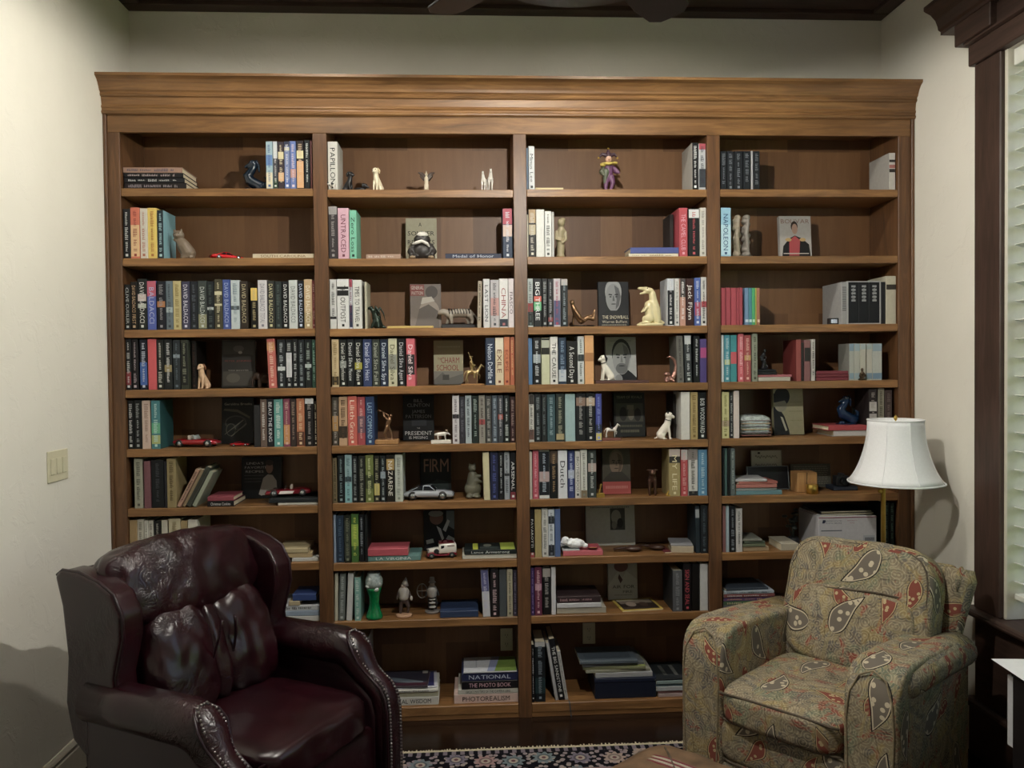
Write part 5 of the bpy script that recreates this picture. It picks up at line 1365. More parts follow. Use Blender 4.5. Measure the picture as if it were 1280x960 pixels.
# toy cars: lofted body, greenhouse, wheels
def toycar(e, L, body, cabin, width, colr, wheel, hub='chrome', cabcol=None, trim=None, seats=None):
    """body/cabin: side stations (x, zlow, zhigh, halfwidth) as fractions of the length; nose at -x"""
    f = lambda S: [(a*L, b*L, c*L, d*L) for a, b, c, d in S]
    MB().loft(f(body), 18, 3.2).build('body', M['carpaint'], e, color=colr)
    if cabin:
        MB().loft(f(cabin), 16, 3.0).build('window_glass', M['glassdark'], e)
        a = cabin[1]; b = cabin[-2]
        MB().loft(f([(a[0]+.02, a[2]-.018, a[2]+.004, a[3]*.8), ((a[0]+b[0])/2, max(a[2], b[2])-.012, max(a[2], b[2])+.012, a[3]*.86), (b[0]-.02, b[2]-.018, b[2]+.004, b[3]*.8)]), 14, 3).build('roof', M['carpaint'], e, color=cabcol or colr)
        for s in (-1, 1):
            for (x0, z0_, x1, z1_) in ((cabin[0][0]+.01, cabin[0][1]+.01, a[0]+.03, a[2]-.005), (cabin[-1][0]-.005, cabin[-1][1]+.01, b[0]-.02, b[2]-.005), ((a[0]+b[0])/2+.02, cabin[0][1]+.01, (a[0]+b[0])/2+.01, a[2]-.0)):
                MB().tube([(x0*L, s*a[3]*L*1.0, z0_*L), (x1*L, s*a[3]*L*.9, z1_*L)], .009*L, 6).build('pillar', M['carpaint'], e, color=cabcol or colr)
    for wxp in wheel[:2]:
        for s in (-1, 1):
            Mw = T(wxp*L, s*(width*L-.02*L), wheel[2]*L) @ RX(R(-90)*s)
            w = MB().lathe([(wheel[2]*L*.6, -.028*L), (wheel[2]*L, -.022*L), (wheel[2]*L, .022*L), (wheel[2]*L*.62, .028*L)], 20, Mw).build('wheel', M['tyre'], e)
            MB().lathe([(wheel[2]*L*.6, .02*L), (wheel[2]*L*.52, .031*L), (wheel[2]*L*.2, .034*L)], 16, Mw).build('hub_cap', M[hub], w)
    for s in (-1, 1): MB().ball((body[0][0]*L+.03*L, s*body[1][3]*L*.72, (body[1][1]+body[1][2])/2*L+.012*L), .022*L, 8, 5).build('headlight', M['chrome'], e)
    MB().box((body[0][0]-.006)*L, (body[0][0]+.014)*L, -body[1][3]*L*.85, body[1][3]*L*.85, body[0][1]*L+.004*L, body[0][1]*L+.022*L).build('bumper', M['chrome'], e, bevel=.001)
    if seats:
        for s in (-1, 1): MB().box((seats-.02)*L, (seats+.03)*L, s*.07*L-.045*L, s*.07*L+.045*L, .15*L, .245*L).build('seat', M['resin'], e, bevel=.003, color='#b9b0a4')
        MB().add([((seats-.14)*L, -.15*L, .17*L), ((seats-.14)*L, .15*L, .17*L), ((seats-.10)*L, .13*L, .25*L), ((seats-.10)*L, -.13*L, .25*L), ((seats-.135)*L, -.15*L, .17*L), ((seats-.135)*L, .15*L, .17*L), ((seats-.095)*L, .13*L, .25*L), ((seats-.095)*L, -.13*L, .25*L)], [(0, 1, 2, 3), (7, 6, 5, 4), (0, 4, 5, 1), (2, 6, 7, 3), (0, 3, 7, 4), (1, 5, 6, 2)]).build('windscreen', M['clear'], e)
sport = [(-.5, .05, .09, .15), (-.46, .035, .13, .19), (-.3, .035, .155, .205), (-.12, .035, .165, .205), (.1, .035, .17, .205), (.3, .035, .18, .21), (.44, .04, .17, .2), (.5, .06, .14, .17)]
scab = [(-.16, .15, .16, .16), (-.05, .15, .235, .15), (.15, .15, .24, .15), (.34, .155, .175, .15)]
road = [(-.5, .06, .10, .09), (-.47, .045, .13, .14), (-.3, .04, .16, .18), (-.1, .04, .17, .19), (.1, .04, .165, .19), (.3, .04, .175, .19), (.44, .05, .15, .16), (.5, .08, .12, .1)]
z12 = shelf_z(1, 2)+.0005
e = empty('toy_car', label='small bright red sports car model nose to window, second shelf', cat='toy car', mat=T(wx('A', 702, 770, .10), .10, z12) @ RZ(R(215)))
Lc = .16; toycar(e, Lc, sport, scab, .2, '#c01c22', (-.3, .3, .075))
z15 = shelf_z(1, 5)+.0005
e = empty('toy_car', label='dark red open roadster model with cream seats, fifth shelf', cat='toy car', mat=T(wx('C', 530, 320, .10), .10, z15) @ RZ(R(172)))
toycar(e, .232, road, None, .185, '#8c1620', (-.32, .3, .08), seats=.12)
e = empty('toy_car', label='tiny red car model beneath the line-drawing book, fifth shelf', cat='toy car', mat=T(wx('C', 778, 320, .09), .09, z15) @ RZ(R(185)))
toycar(e, .092, sport, scab, .2, '#9c1a22', (-.3, .3, .075))
e = empty('toy_car', label='maroon and white open roadster model on two flat books, sixth shelf', cat='toy car', mat=T(wx('C', 1055, 625, .12), .12, ROADSTER_Z+.0004) @ RZ(R(8)))
toycar(e, .225, sport, None, .2, '#6d1420', (-.3, .31, .082), seats=.06)
for s in (-1, 1): MB().prism([(-.20*.225, .07*.225), (.10*.225, .075*.225), (.14*.225, .13*.225), (-.16*.225, .135*.225)], 'y', s*.205*.225-.001, s*.205*.225+.0015).build('side_cove', M['ceramic'], e, color='#d8d2cc')
z26 = shelf_z(2, 6)+.0005
e = empty('toy_car', label='silver gullwing coupe model in front of the copper-lettered book', cat='toy car', mat=T(wx('G', 668, 690, .09), .09, z26) @ RZ(R(176)))
coupe = [(-.5, .06, .11, .12), (-.465, .045, .15, .165), (-.3, .04, .18, .195), (-.1, .04, .185, .2), (.1, .04, .19, .2), (.3, .04, .185, .2), (.44, .05, .15, .17), (.5, .07, .11, .12)]
ccab = [(-.16, .17, .18, .15), (-.07, .17, .27, .145), (.1, .17, .285, .145), (.22, .17, .25, .14), (.38, .16, .18, .12)]
toycar(e, .256, coupe, ccab, .19, '#9da0a6', (-.29, .29, .085))
z27 = shelf_z(2, 7)+.0005
e = empty('toy_van', label='white and maroon vintage delivery van model before the rugby-shirt book', cat='toy car', mat=T(wx('H', 745, 318, .09), .09, z27) @ RZ(R(10)))
Lv = .152
f = lambda S: [(a*Lv, b*Lv, c*Lv, d*Lv) for a, b, c, d in S]
MB().loft(f([(-.12, .14, .40, .20), (-.08, .13, .47, .21), (.2, .13, .50, .215), (.44, .13, .49, .21), (.47, .14, .46, .2)]), 18, 4.5).build('body', M['carpaint'], e, color='#d8d4cc')
MB().loft(f([(-.47, .15, .28, .09), (-.45, .14, .31, .11), (-.2, .14, .34, .16), (-.08, .14, .35, .19)]), 16, 3.2).build('hood', M['carpaint'], e, color='#d8d4cc')
MB().box(-.1*Lv, .40*Lv, -.19*Lv, .19*Lv, .49*Lv, .515*Lv).build('roof', M['carpaint'], e, bevel=.002, color='#6a1c28')
MB().loft(f([(-.5, .08, .12, .2), (-.44, .08, .2, .22), (-.3, .08, .21, .22), (-.12, .08, .12, .22), (.16, .08, .12, .22), (.24, .08, .2, .22), (.38, .08, .2, .22), (.5, .08, .12, .2)]), 14, 4).build('running_board', M['carpaint'], e, color='#7a2030')
for s in (-1, 1):
    MB().box(-.05*Lv, .06*Lv, s*.205*Lv-.0008, s*.205*Lv+.0012, .32*Lv, .42*Lv).build('window', M['glassdark'], e)
    MB().box(.16*Lv, .4*Lv, s*.214*Lv-.0004, s*.214*Lv+.0008, .38*Lv, .42*Lv).build('side_sign', M['ink'], e, color='#8a7a70')
MB().box(-.125*Lv, -.115*Lv, -.17*Lv, .17*Lv, .35*Lv, .43*Lv).build('windscreen', M['glassdark'], e)
for wxp in (-.36, .31):
    for s in (-1, 1):
        Mw = T(wxp*Lv, s*.205*Lv, .095*Lv) @ RX(R(-90)*s)
        w = MB().lathe([(.06*Lv, -.03*Lv), (.095*Lv, -.022*Lv), (.095*Lv, .022*Lv), (.06*Lv, .03*Lv)], 18, Mw).build('wheel', M['tyre'], e)
        MB().lathe([(.055*Lv, .022*Lv), (.03*Lv, .034*Lv)], 14, Mw).build('hub_cap', M['chrome'], w)
MB().lathe([(.05*Lv, -.03*Lv), (.085*Lv, -.02*Lv), (.085*Lv, .01*Lv), (.05*Lv, .016*Lv)], 18, T(-.2*Lv, -.2*Lv, .24*Lv) @ RX(R(90))).build('spare_wheel', M['tyre'], e)
for s in (-1, 1): MB().ball((-.46*Lv, s*.13*Lv, .27*Lv), .032*Lv, 8, 5).build('headlight', M['chrome'], e)

# dogs
e, h = fig('dog_figurine', 'small tan and white beagle puppy figurine, fourth shelf, switch-side bay', 'figurine', 1, 4, 'B', 570, 595, 738, .07, yaw=70)
dog(e, h, '#c8a888', ear='#6a4228', mat='resin')
blob('cap_marking', scl([el((-.15, 0, .885), (.115, .103, .08))], h), M['resin'], e, .002, '#7a5030')
e, h = fig('dog_figurine', 'cream labrador puppy figurine sitting alone on the top shelf', 'figurine', 2, 1, 'E', 366, 275, 412, .05, yaw=60)
dog(e, h, '#d6cbb0', ear='#c0b08c', mat='resin')
e, h = fig('dog_figurine', 'white terrier figurine with black ear sitting on a flat book', 'figurine', 3, 4, 'J', 562, 560, 714, .05, z=DOGBOOK_Z+.0004, yaw=12)
dog(e, h, '#d8d2c4', ear='#17151a', collar=True)
e, h = fig('dog_figurine', 'white terrier figurine with black ears sitting on the bare shelf', 'figurine', 3, 5, 'K', 905, 160, 327, .05, yaw=170)
dog(e, h, '#d4cdc0', ear='#17151a', collar=True, earup=True)
e, h = fig('dog_figurine', 'dark bronze dog figurine standing upright, sixth shelf, second bay from window', 'figurine', 3, 6, 'K', 832, 502, 664, .06, yaw=80)
blob('body', scl([cap((-.02, 0, .62), (.12, 0, .56), r=(.16, .14)), cap((-.08, .09, .55), (-.09, .1, .3), (-.1, .1, .04), r=(.08, .055, .05)), cap((-.08, -.09, .55), (-.09, -.1, .3), (-.1, -.1, .04), r=(.08, .055, .05)), cap((.16, .09, .5), (.18, .1, .25), (.16, .1, .04), r=(.09, .05, .05)), cap((.16, -.09, .5), (.18, -.1, .25), (.16, -.1, .04), r=(.09, .05, .05)), cap((-.06, 0, .66), (-.12, 0, .82), r=(.13, .11)), el((-.14, 0, .87), (.13, .13, .12)), el((-.24, 0, .83), (.08, .09, .07)), cap((-.1, .1, .95), (-.08, .19, .94), r=(.05, .025)), cap((-.1, -.1, .95), (-.08, -.19, .94), r=(.05, .025))], h), M['bronze'], e, .0028, '#5a4238')
for s in (-1, 1): MB().ball((-.25*h, s*.06*h, .9*h), .018*h, 8, 5).build('eye', M['black'], e)
# dark carved elephant by the red book
e, h = fig('elephant_figurine', 'dark brown rounded elephant figurine beside the dark facing book, fourth shelf', 'figurine', 1, 4, 'B', 905, 632, 738, .14, yaw=20)
blob('body', scl([el((.12, 0, .55), (.42, .3, .32)), el((-.3, 0, .7), (.22, .22, .24)), cap((-.46, 0, .68), (-.56, 0, .4), (-.54, 0, .1), r=(.1, .075, .05)), cap((-.14, .15, .4), (-.14, .15, .08), r=(.13, .12)), cap((-.14, -.15, .4), (-.14, -.15, .08), r=(.13, .12)), cap((.38, .15, .4), (.38, .15, .08), r=(.13, .12)), cap((.38, -.15, .4), (.38, -.15, .08), r=(.13, .12)), el((-.2, .24, .68), (.16, .05, .2)), el((-.2, -.24, .68), (.16, .05, .2))], h*.9), M['resin'], e, .003, '#3a2c24')
# pieces round the tall white book on the top shelf
e, h = fig('dog_figurine', 'small black dog figurine sitting beside the tall white book, top shelf', 'figurine', 2, 1, 'E', 190, 275, 410, .10, yaw=150)
dog(e, h*.95, '#1b1a1c', ear='#111113', mat='resin')
e, h = fig('dog_figurine', 'small black dog figurine lying beside another on the top shelf', 'figurine', 2, 1, 'E', 262, 345, 410, .12, yaw=150)
blob('body', scl([el((.1, 0, .35), (.65, .32, .32)), el((-.55, 0, .7), (.26, .22, .24)), cap((-.7, 0, .62), (-.92, 0, .55), r=(.15, .1)), el((-.55, .2, .12), (.35, .1, .1)), el((-.55, -.2, .12), (.35, .1, .1)), el((.5, .2, .2), (.3, .15, .2)), el((.5, -.2, .2), (.3, .15, .2)), cap((-.45, .2, .85), (-.42, .26, .6), r=(.1, .05)), cap((-.45, -.2, .85), (-.42, -.26, .6), r=(.1, .05))], h), M['resin'], e, .0025, '#1b1a1c')
e, h = fig('cow_figurine', 'tiny black and white cow figurine before the tall white book', 'figurine', 2, 1, 'E', 92, 360, 411, .006, yaw=-20)
blob('body', scl([el((.1, 0, .55), (.5, .25, .24)), el((-.5, 0, .75), (.22, .16, .18)), el((-.66, 0, .68), (.12, .12, .12)), *[cap((x, s, .45), (x, s, .07), r=(.11, .07)) for x in (-.2, .4) for s in (-.13, .13)]], h*.95), M['resin'], e, .0016, '#c8c4bc', 2)
blob('patch', scl([el((.2, -.16, .62), (.22, .12, .16)), el((-.45, -.1, .85), (.15, .1, .1)), el((-.15, -.2, .5), (.1, .06, .12))], h*.95), M['resin'], e, .0016, '#1a1a1c', 2)
# winged figure
e, h = fig('winged_statuette', 'small pale and dark winged figure statuette, top shelf, second bay from switch', 'figurine', 2, 1, 'E', 655, 285, 412, .05)
blob('body', scl([cap((0, 0, .25), (0, 0, .62), r=(.085, .1)), el((0, -.01, .78), (.07, .07, .085)), cap((0, -.05, .77), (0, -.11, .74), r=(.03, .015)), cap((-.05, -.02, .3), (-.05, -.03, .1), r=(.06, .045)), cap((.05, -.02, .3), (.05, -.03, .1), r=(.06, .045)), cap((0, -.01, .86), (0, 0, .98), r=(.035, .012))], h), M['resin'], e, .0022, '#b9ad98')
for s in (-1, 1): blob('wing', scl([cap((s*.08, .03, .66), (s*.2, .04, .82), (s*.36, .05, .88), r=(.09, .08, .035)), cap((s*.1, .03, .56), (s*.26, .04, .72), r=(.08, .05))], h), M['resin'], e, .002, '#3a2c24')
MB().lathe([(.13*h, 0), (.13*h, .08*h), (.1*h, .1*h)], 16).build('base', M['resin'], e, color='#b0a48c')
# white horses
for i, (xc, s, yw, lb) in enumerate([(998, .86, 75, 'smaller white horse figurine beside a taller one, top shelf'), (1032, 1.0, 95, 'taller white horse figurine beside a smaller one, top shelf')]):
    e, h = fig('horse_figurine', lb, 'figurine', 2, 1, 'E', xc, 275, 412, .055+.03*i, yaw=yw)
    q = scl([('e', p[1], p[2]) if p[0] == 'e' else p for p in horse()], h*s*.98)
    blob('body', [('c', [(a*.8, b*1.0, c_) for a, b, c_ in p[1]], [x*.9 for x in p[2]]) for p in q], M['ceramic'], e, .0022, '#d3cec6')
# bearded seated figure
e, h = fig('seated_figurine', 'dark seated figurine with white cap and white moustache, second shelf', 'figurine', 2, 2, 'E', 630, 650, 817, .09)
blob('body', scl([el((0, 0, .32), (.36, .3, .34)), el((-.3, -.2, .1), (.17, .2, .1)), el((.3, -.2, .1), (.17, .2, .1)), cap((-.28, 0, .5), (-.42, -.12, .3), (-.36, -.25, .2), r=(.12, .1, .08)), cap((.28, 0, .5), (.42, -.12, .3), (.36, -.25, .2), r=(.12, .1, .08)), el((0, -.03, .72), (.3, .26, .22))], h), M['resin'], e, .0032, '#2c2826')
blob('cap', scl([el((.02, -.1, .88), (.2, .18, .12))], h), M['resin'], e, .0026, '#d0ccc4')
blob('moustache', scl([cap((-.02, -.28, .64), (-.2, -.27, .58), (-.32, -.22, .56), r=(.06, .06, .03)), cap((.02, -.28, .64), (.18, -.27, .56), (.26, -.22, .46), r=(.06, .06, .03))], h), M['resin'], e, .0022, '#d0ccc4')
for s in (-1, 1): blob('boot', scl([el((s*.32, -.3, .07), (.12, .16, .07))], h), M['resin'], e, .0026, '#8a7860')
# green-black dragon
e, h = fig('dragon_figurine', 'dark green dragon figurine beside the white books, third shelf', 'figurine', 2, 3, 'F', 356, 260, 402, .06)
blob('body', scl([cap((.1, 0, .12), (.02, 0, .4), (-.05, 0, .62), (-.16, -.03, .8), r=(.2, .18, .12, .08)), el((-.22, -.04, .86), (.12, .07, .07)), cap((-.28, -.05, .84), (-.38, -.06, .8), r=(.05, .03)), cap((.2, 0, .1), (.36, -.05, .06), (.42, -.12, .04), r=(.1, .06, .02)), cap((-.04, -.1, .3), (-.16, -.16, .06), r=(.1, .06)), cap((.1, -.12, .25), (.12, -.2, .06), r=(.11, .06)), cap((.05, .05, .6), (.16, .1, .9), (.3, .1, .66), (.38, .1, .3), r=(.06, .03, .04, .015)), cap((0, -.06, .6), (-.02, -.1, .95), (.14, -.1, .7), (.24, -.1, .4), r=(.06, .03, .05, .015)), cap((-.16, -.03, .92), (-.1, -.03, 1.0), r=(.03, .008))], h), M['bronze'], e, .003, '#2a332c')
# striped cat on a plinth
e, h = fig('tiger_figurine', 'striped prowling tiger carving on a dark plinth, third shelf', 'figurine', 2, 3, 'F', 848, 262, 402, .14, yaw=4)
MB().box(-.75*h, .75*h, -.2*h, .2*h, 0, .2*h).build('plinth', M['espresso'], e, bevel=.003)
tb = [cap((-.42, 0, .62), (0, 0, .68), (.42, 0, .66), r=(.17, .19, .18)), cap((-.5, 0, .68), (-.66, 0, .72), r=(.14, .14)), el((-.72, 0, .7), (.13, .13, .12)), el((-.82, 0, .66), (.07, .08, .06)), cap((-.4, .1, .55), (-.5, .1, .25), r=(.1, .06)), cap((-.36, -.1, .55), (-.3, -.1, .25), r=(.1, .06)), cap((.44, .1, .56), (.36, .1, .4), (.42, .1, .25), r=(.13, .07, .06)), cap((.46, -.1, .56), (.56, -.1, .4), (.54, -.1, .25), r=(.13, .07, .06)), cap((.58, 0, .66), (.74, 0, .5), (.8, 0, .34), r=(.05, .04, .03))]
blob('body', scl(tb, h), M['resin'], e, .003, '#8d857a')
for i in range(8):
    x = -.42+.12*i
    MB().tube([(x*h+.02*h*math.sin(a*3), .192*h*math.sin(a), .665*h+.19*h*math.cos(a)) for a in [R(-100+200*k/10) for k in range(11)]], .02*h, 6).build('stripe', M['resin'], e, color='#1f1c1a')
# knight on horseback
e, h = fig('rider_statuette', 'brass rider with lance on a horse on a flat base, fourth shelf', 'figurine', 2, 4, 'F', 930, 532, 728, .06)
MB().box(-.36*h, .34*h, -.11*h, .11*h, 0, .04*h).build('base', M['light_wood'], e, bevel=.002)
hs = [p for p in horse(True)]
blob('horse', [(p[0], [(-a*.62*h+.0*h, b*.62*h, c_*.62*h+.035*h) for a, b, c_ in p[1]], [x*.5*h for x in p[2]]) for p in hs], M['bronze'], e, .0024, '#b09a70')
blob('rider', scl([cap((-.02, 0, .46), (-.04, 0, .68), r=(.05, .06)), el((-.05, 0, .8), (.045, .045, .06)), cap((-.03, -.05, .44), (.06, -.11, .36), (.04, -.12, .22), r=(.04, .035, .025)), cap((-.03, .05, .44), (.06, .11, .36), (.04, .12, .22), r=(.04, .035, .025)), cap((-.04, -.06, .66), (.05, -.1, .58), r=(.03, .02)), cap((-.04, .06, .66), (.08, .06, .6), r=(.03, .02)), el((-.05, 0, .86), (.07, .07, .018))], h), M['bronze'], e, .0022, '#a08a60')
MB().tube([(.1*h, -.11*h, .42*h), (-.13*h, -.1*h, .99*h)], .009*h, 6).build('lance', M['bronze'], e, color='#a89468')
# discus thrower / golfer on wooden base
e, h = fig('sports_statuette', 'bronze golfer statuette mid swing on a wooden base, fifth shelf', 'figurine', 2, 5, 'G', 422, 150, 358, .06)
MB().box(-.33*h, .33*h, -.2*h, .2*h, 0, .13*h).build('base', M['light_wood'], e, bevel=.003)
blob('figure', scl([cap((.0, 0, .5), (.06, 0, .68), r=(.06, .075)), el((.12, -.02, .8), (.045, .05, .055)), cap((.0, -.03, .48), (-.06, -.05, .32), (-.02, -.02, .17), r=(.055, .04, .03)), cap((.03, .04, .48), (.1, .05, .32), (.14, .04, .17), r=(.055, .04, .03)), el((-.02, -.04, .15), (.06, .03, .02)), el((.14, .02, .15), (.06, .03, .02)), cap((.0, -.05, .7), (-.08, -.06, .8), (-.1, -.02, .9), r=(.035, .028, .022)), cap((.1, 0, .7), (.02, .02, .82), (-.1, 0, .9), r=(.035, .028, .022)), el((.02, 0, .14), (.2, .1, .03))], h), M['bronze'], e, .0026, '#8a6a50')
MB().tube([(-.1*h, -.01*h, .9*h), (-.22*h, .0, .97*h), (-.32*h, 0, .9*h)], .008*h, 6).build('club', M['bronze'], e, color='#8a6a50')
# moose
e, h = fig('moose_figurine', 'white moose figurine on a thick white base, fifth shelf', 'figurine', 2, 5, 'G', 742, 270, 352, .04)
MB().box(-.72*h, .72*h, -.25*h, .25*h, 0, .26*h).build('base', M['ceramic'], e, bevel=.002, color='#cfcac0')
blob('body', scl([cap((-.22, 0, .66), (.26, 0, .7), r=(.13, .15)), cap((-.26, 0, .68), (-.42, 0, .64), r=(.1, .08)), cap((.36, 0, .74), (.5, 0, .72), (.62, 0, .62), r=(.1, .08, .05)), *[cap((x, s, .6), (x+.03, s, .28), r=(.06, .04)) for x in (-.24, .28) for s in (-.08, .08)]], h), M['ceramic'], e, .002, '#cfcac0')
for s in (-1, 1): blob('antler', scl([cap((.46, s*.06, .82), (.4, s*.2, .92), (.3, s*.3, .98), r=(.03, .05, .02)), cap((.4, s*.2, .92), (.5, s*.3, 1.0), r=(.04, .015))], h), M['ceramic'], e, .0018, '#b8a88c')
# grey bear
e, h = fig('bear_figurine', 'grey-green standing bear figurine reaching for the cream book, sixth shelf', 'figurine', 2, 6, 'G', 930, 482, 692, .10)
blob('body', scl([el((0, 0, .25), (.24, .2, .25)), cap((0, 0, .38), (.0, 0, .62), r=(.19, .14)), el((-.01, -.02, .84), (.11, .11, .11)), el((.04, -.1, .82), (.055, .06, .045)), el((-.08, 0, .94), (.04, .03, .04)), el((.06, 0, .94), (.04, .03, .04)), cap((.1, -.05, .6), (.22, -.08, .62), r=(.06, .045)), cap((.1, -.1, .5), (.24, -.1, .46), r=(.06, .045)), el((-.1, -.16, .06), (.1, .12, .06)), el((.12, -.16, .06), (.1, .12, .06))], h), M['resin'], e, .0038, '#5d5c4e')
for s in (-.035, .02): MB().ball((s*h, -.125*h, .87*h), .012*h, 8, 5).build('eye', M['black'], e)
# green glass vase
e, h = fig('glass_vase', 'green glass vase with silvery upper part, eighth shelf', 'vase', 2, 8, 'H', 347, 408, 682, .05)
MB().lathe([(.15*h, 0), (.185*h, .02*h), (.18*h, .06*h), (.13*h, .18*h), (.105*h, .32*h), (.115*h, .46*h), (.155*h, .62*h), (.17*h, .68*h)], 32).build('body', M['greenglass'], e)
MB().lathe([(.17*h, .68*h), (.19*h, .76*h), (.185*h, .86*h), (.15*h, .94*h), (.14*h, 1.0*h), (.13*h, 1.0*h), (.13*h, .8*h)], 32).build('neck', M['clear'], e)
blob('filling', scl([el((-.09, -.08, .72), (.09, .08, .05)), el((.1, -.09, .78), (.06, .06, .06)), el((-.06, -.12, .86), (.05, .05, .07)), el((.06, -.14, .66), (.06, .03, .05))], h), M['ceramic'], e, .0025, '#c9ccc6')
# two small figures on discs
for i, (xc, y0, y1, lb, hat, body) in enumerate([(522, 430, 657, 'white and grey gnome figurine with pointed hat on a peach disc', 1, '#b4aca4'), (690, 430, 640, 'black and white figurine beside a spoked wheel on a grey disc', 0, '#a8a29c')]):
    e, h = fig('gnome_figurine' if hat else 'folk_figurine', lb, 'figurine', 2, 8, 'H', xc, y0, y1, .075+.05*i)
    MB().lathe([(.21*h, 0), (.21*h, .045*h), (.19*h, .06*h)], 28).build('base', M['ceramic'], e, color='#b08c70' if hat else '#8a8480')
    blob('body', scl([cap((0, 0, .42), (0, 0, .62), r=(.11, .13)), cap((-.07, 0, .38), (-.09, -.01, .1), r=(.065, .04)), cap((.06, 0, .38), (.12, -.02, .26), r=(.065, .05)), cap((.12, -.02, .26), (.1, .02, .1), r=(.045, .035)), cap((-.12, 0, .62), (-.17, -.06, .48), r=(.05, .035)), cap((.12, 0, .62), (.18, -.06, .5), r=(.05, .035))], h), M['resin'], e, .0028, '#4a3c38' if hat else '#1d1b1c')
    blob('coat', scl([cap((0, -.02, .52), (0, -.02, .64), r=(.135, .145))], h), M['resin'], e, .003, body)
    blob('head', scl([el((.0, -.02, .78), (.075, .08, .08))], h), M['resin'], e, .0024, '#b09a8c')
    if hat: MB().lathe([(.1*h, 0), (.07*h, .08*h), (.03*h, .17*h), (.004*h, .22*h)], 18, T(.03*h, 0, .8*h) @ RY(R(8))).build('hat', M['resin'], e, color='#9a9088')
    else:
        MB().lathe([(.1*h, 0), (.1*h, .02*h), (.07*h, .03*h), (.065*h, .15*h)], 18, T(0, 0, .84*h)).build('hat', M['resin'], e, color='#8d8680')
        MB().tube([(-.28*h+.14*h*math.cos(a), -.05*h, .62*h+.2*h*math.sin(a)) for a in [2*math.pi*k/24 for k in range(25)]], .014*h, 6, cap=False).tube([(-.42*h, -.05*h, .62*h), (-.14*h, -.05*h, .62*h)], .009*h, 5).tube([(-.28*h, -.05*h, .42*h), (-.28*h, -.05*h, .82*h)], .009*h, 5).tube([(-.16*h, -.05*h, .5*h), (-.1*h, 0, .5*h)], .015*h, 6).build('spoked_wheel', M['resin'], e, color='#77706a')
        for zc in (.16, .28, .38): MB().lathe([(.1*h, -.02*h), (.112*h, 0), (.1*h, .02*h)], 16, T(0, 0, zc*h)).build('stripe', M['resin'], e, color='#c0bcb8')
    if hat: MB().lathe([(.02*h, 0), (.035*h, .03*h), (.035*h, .09*h), (.02*h, .12*h)], 12, T(.2*h, -.08*h, .42*h)).build('lantern', M['ceramic'], e, color='#c9c4bc')
# jester
e, h = fig('jester_figurine', 'purple and green jester figurine with gold collar, top shelf', 'figurine', 3, 1, 'I', 572, 148, 412, .07)
blob('suit', scl([cap((0, 0, .34), (0, 0, .56), r=(.095, .11)), cap((-.05, -.02, .32), (-.07, -.04, .06), r=(.075, .04)), cap((.06, -.02, .32), (.09, -.05, .2), (.05, -.03, .05), r=(.075, .055, .04))], h), M['resin'], e, .0032, '#5e3a58')
blob('sleeve', scl([cap((.1, 0, .56), (.17, -.04, .46), (.22, -.08, .42), r=(.05, .06, .035))], h), M['resin'], e, .003, '#5e3a58')
blob('sleeve', scl([cap((-.1, 0, .56), (-.16, -.04, .44), (-.12, -.1, .36), r=(.05, .06, .035))], h), M['resin'], e, .003, '#4a4c3c')
blob('coat_tail', scl([cap((-.06, -.05, .44), (-.1, -.06, .2), r=(.085, .03))], h), M['resin'], e, .003, '#4f5444')
blob('collar', scl([el((0, -.04, .62), (.2, .14, .03)), el((-.13, -.06, .59), (.07, .06, .04)), el((.14, -.06, .64), (.07, .06, .03)), el((-.02, -.15, .6), (.07, .05, .035))], h), M['resin'], e, .003, '#b9a455')
blob('head', scl([el((0, -.03, .73), (.07, .075, .085)), cap((0, -.1, .72), (0, -.13, .71), r=(.018, .012))], h), M['resin'], e, .0025, '#c09c88')
blob('hat', scl([el((0, 0, .8), (.085, .085, .06)), cap((0, 0, .84), (0, 0, .94), r=(.06, .02)), cap((-.05, 0, .82), (-.14, -.01, .85), (-.2, -.02, .78), r=(.05, .035, .02)), cap((.05, 0, .82), (.13, -.01, .85), (.19, -.02, .78), r=(.05, .035, .02))], h), M['resin'], e, .003, '#3a2630')
for x, z in ((0, .97), (-.22, .76), (.2, .76)): MB().ball((x*h, -.02*h, z*h), .025*h, 10, 6).build('bell', M['brass'], e)
for x in (-.07, .05): MB().ball((x*h, -.07*h, .03*h), (.045*h, .08*h, .03*h), 10, 6).build('shoe', M['resin'], e, color='#7a5a70')
# carved pale figure
e, h = fig('carved_figure', 'pale mottled carved figure standing beside white books, second shelf', 'figurine', 3, 2, 'I', 288, 568, 810, .06)
blob('body', scl([el((0, 0, .05), (.11, .1, .05)), cap((0, 0, .08), (.01, 0, .3), (-.01, 0, .5), (.02, 0, .66), r=(.09, .1, .085, .105)), el((.02, -.02, .86), (.095, .1, .11)), cap((.02, 0, .68), (.02, 0, .8), r=(.08, .07)), cap((-.1, -.02, .64), (-.12, -.07, .46), (0, -.1, .42), r=(.04, .035, .03)), cap((.12, -.02, .64), (.13, -.06, .44), (.04, -.1, .36), r=(.04, .035, .03)), el((.06, .02, .93), (.08, .07, .06))], h), M['resin'], e, .003, '#8f8468')
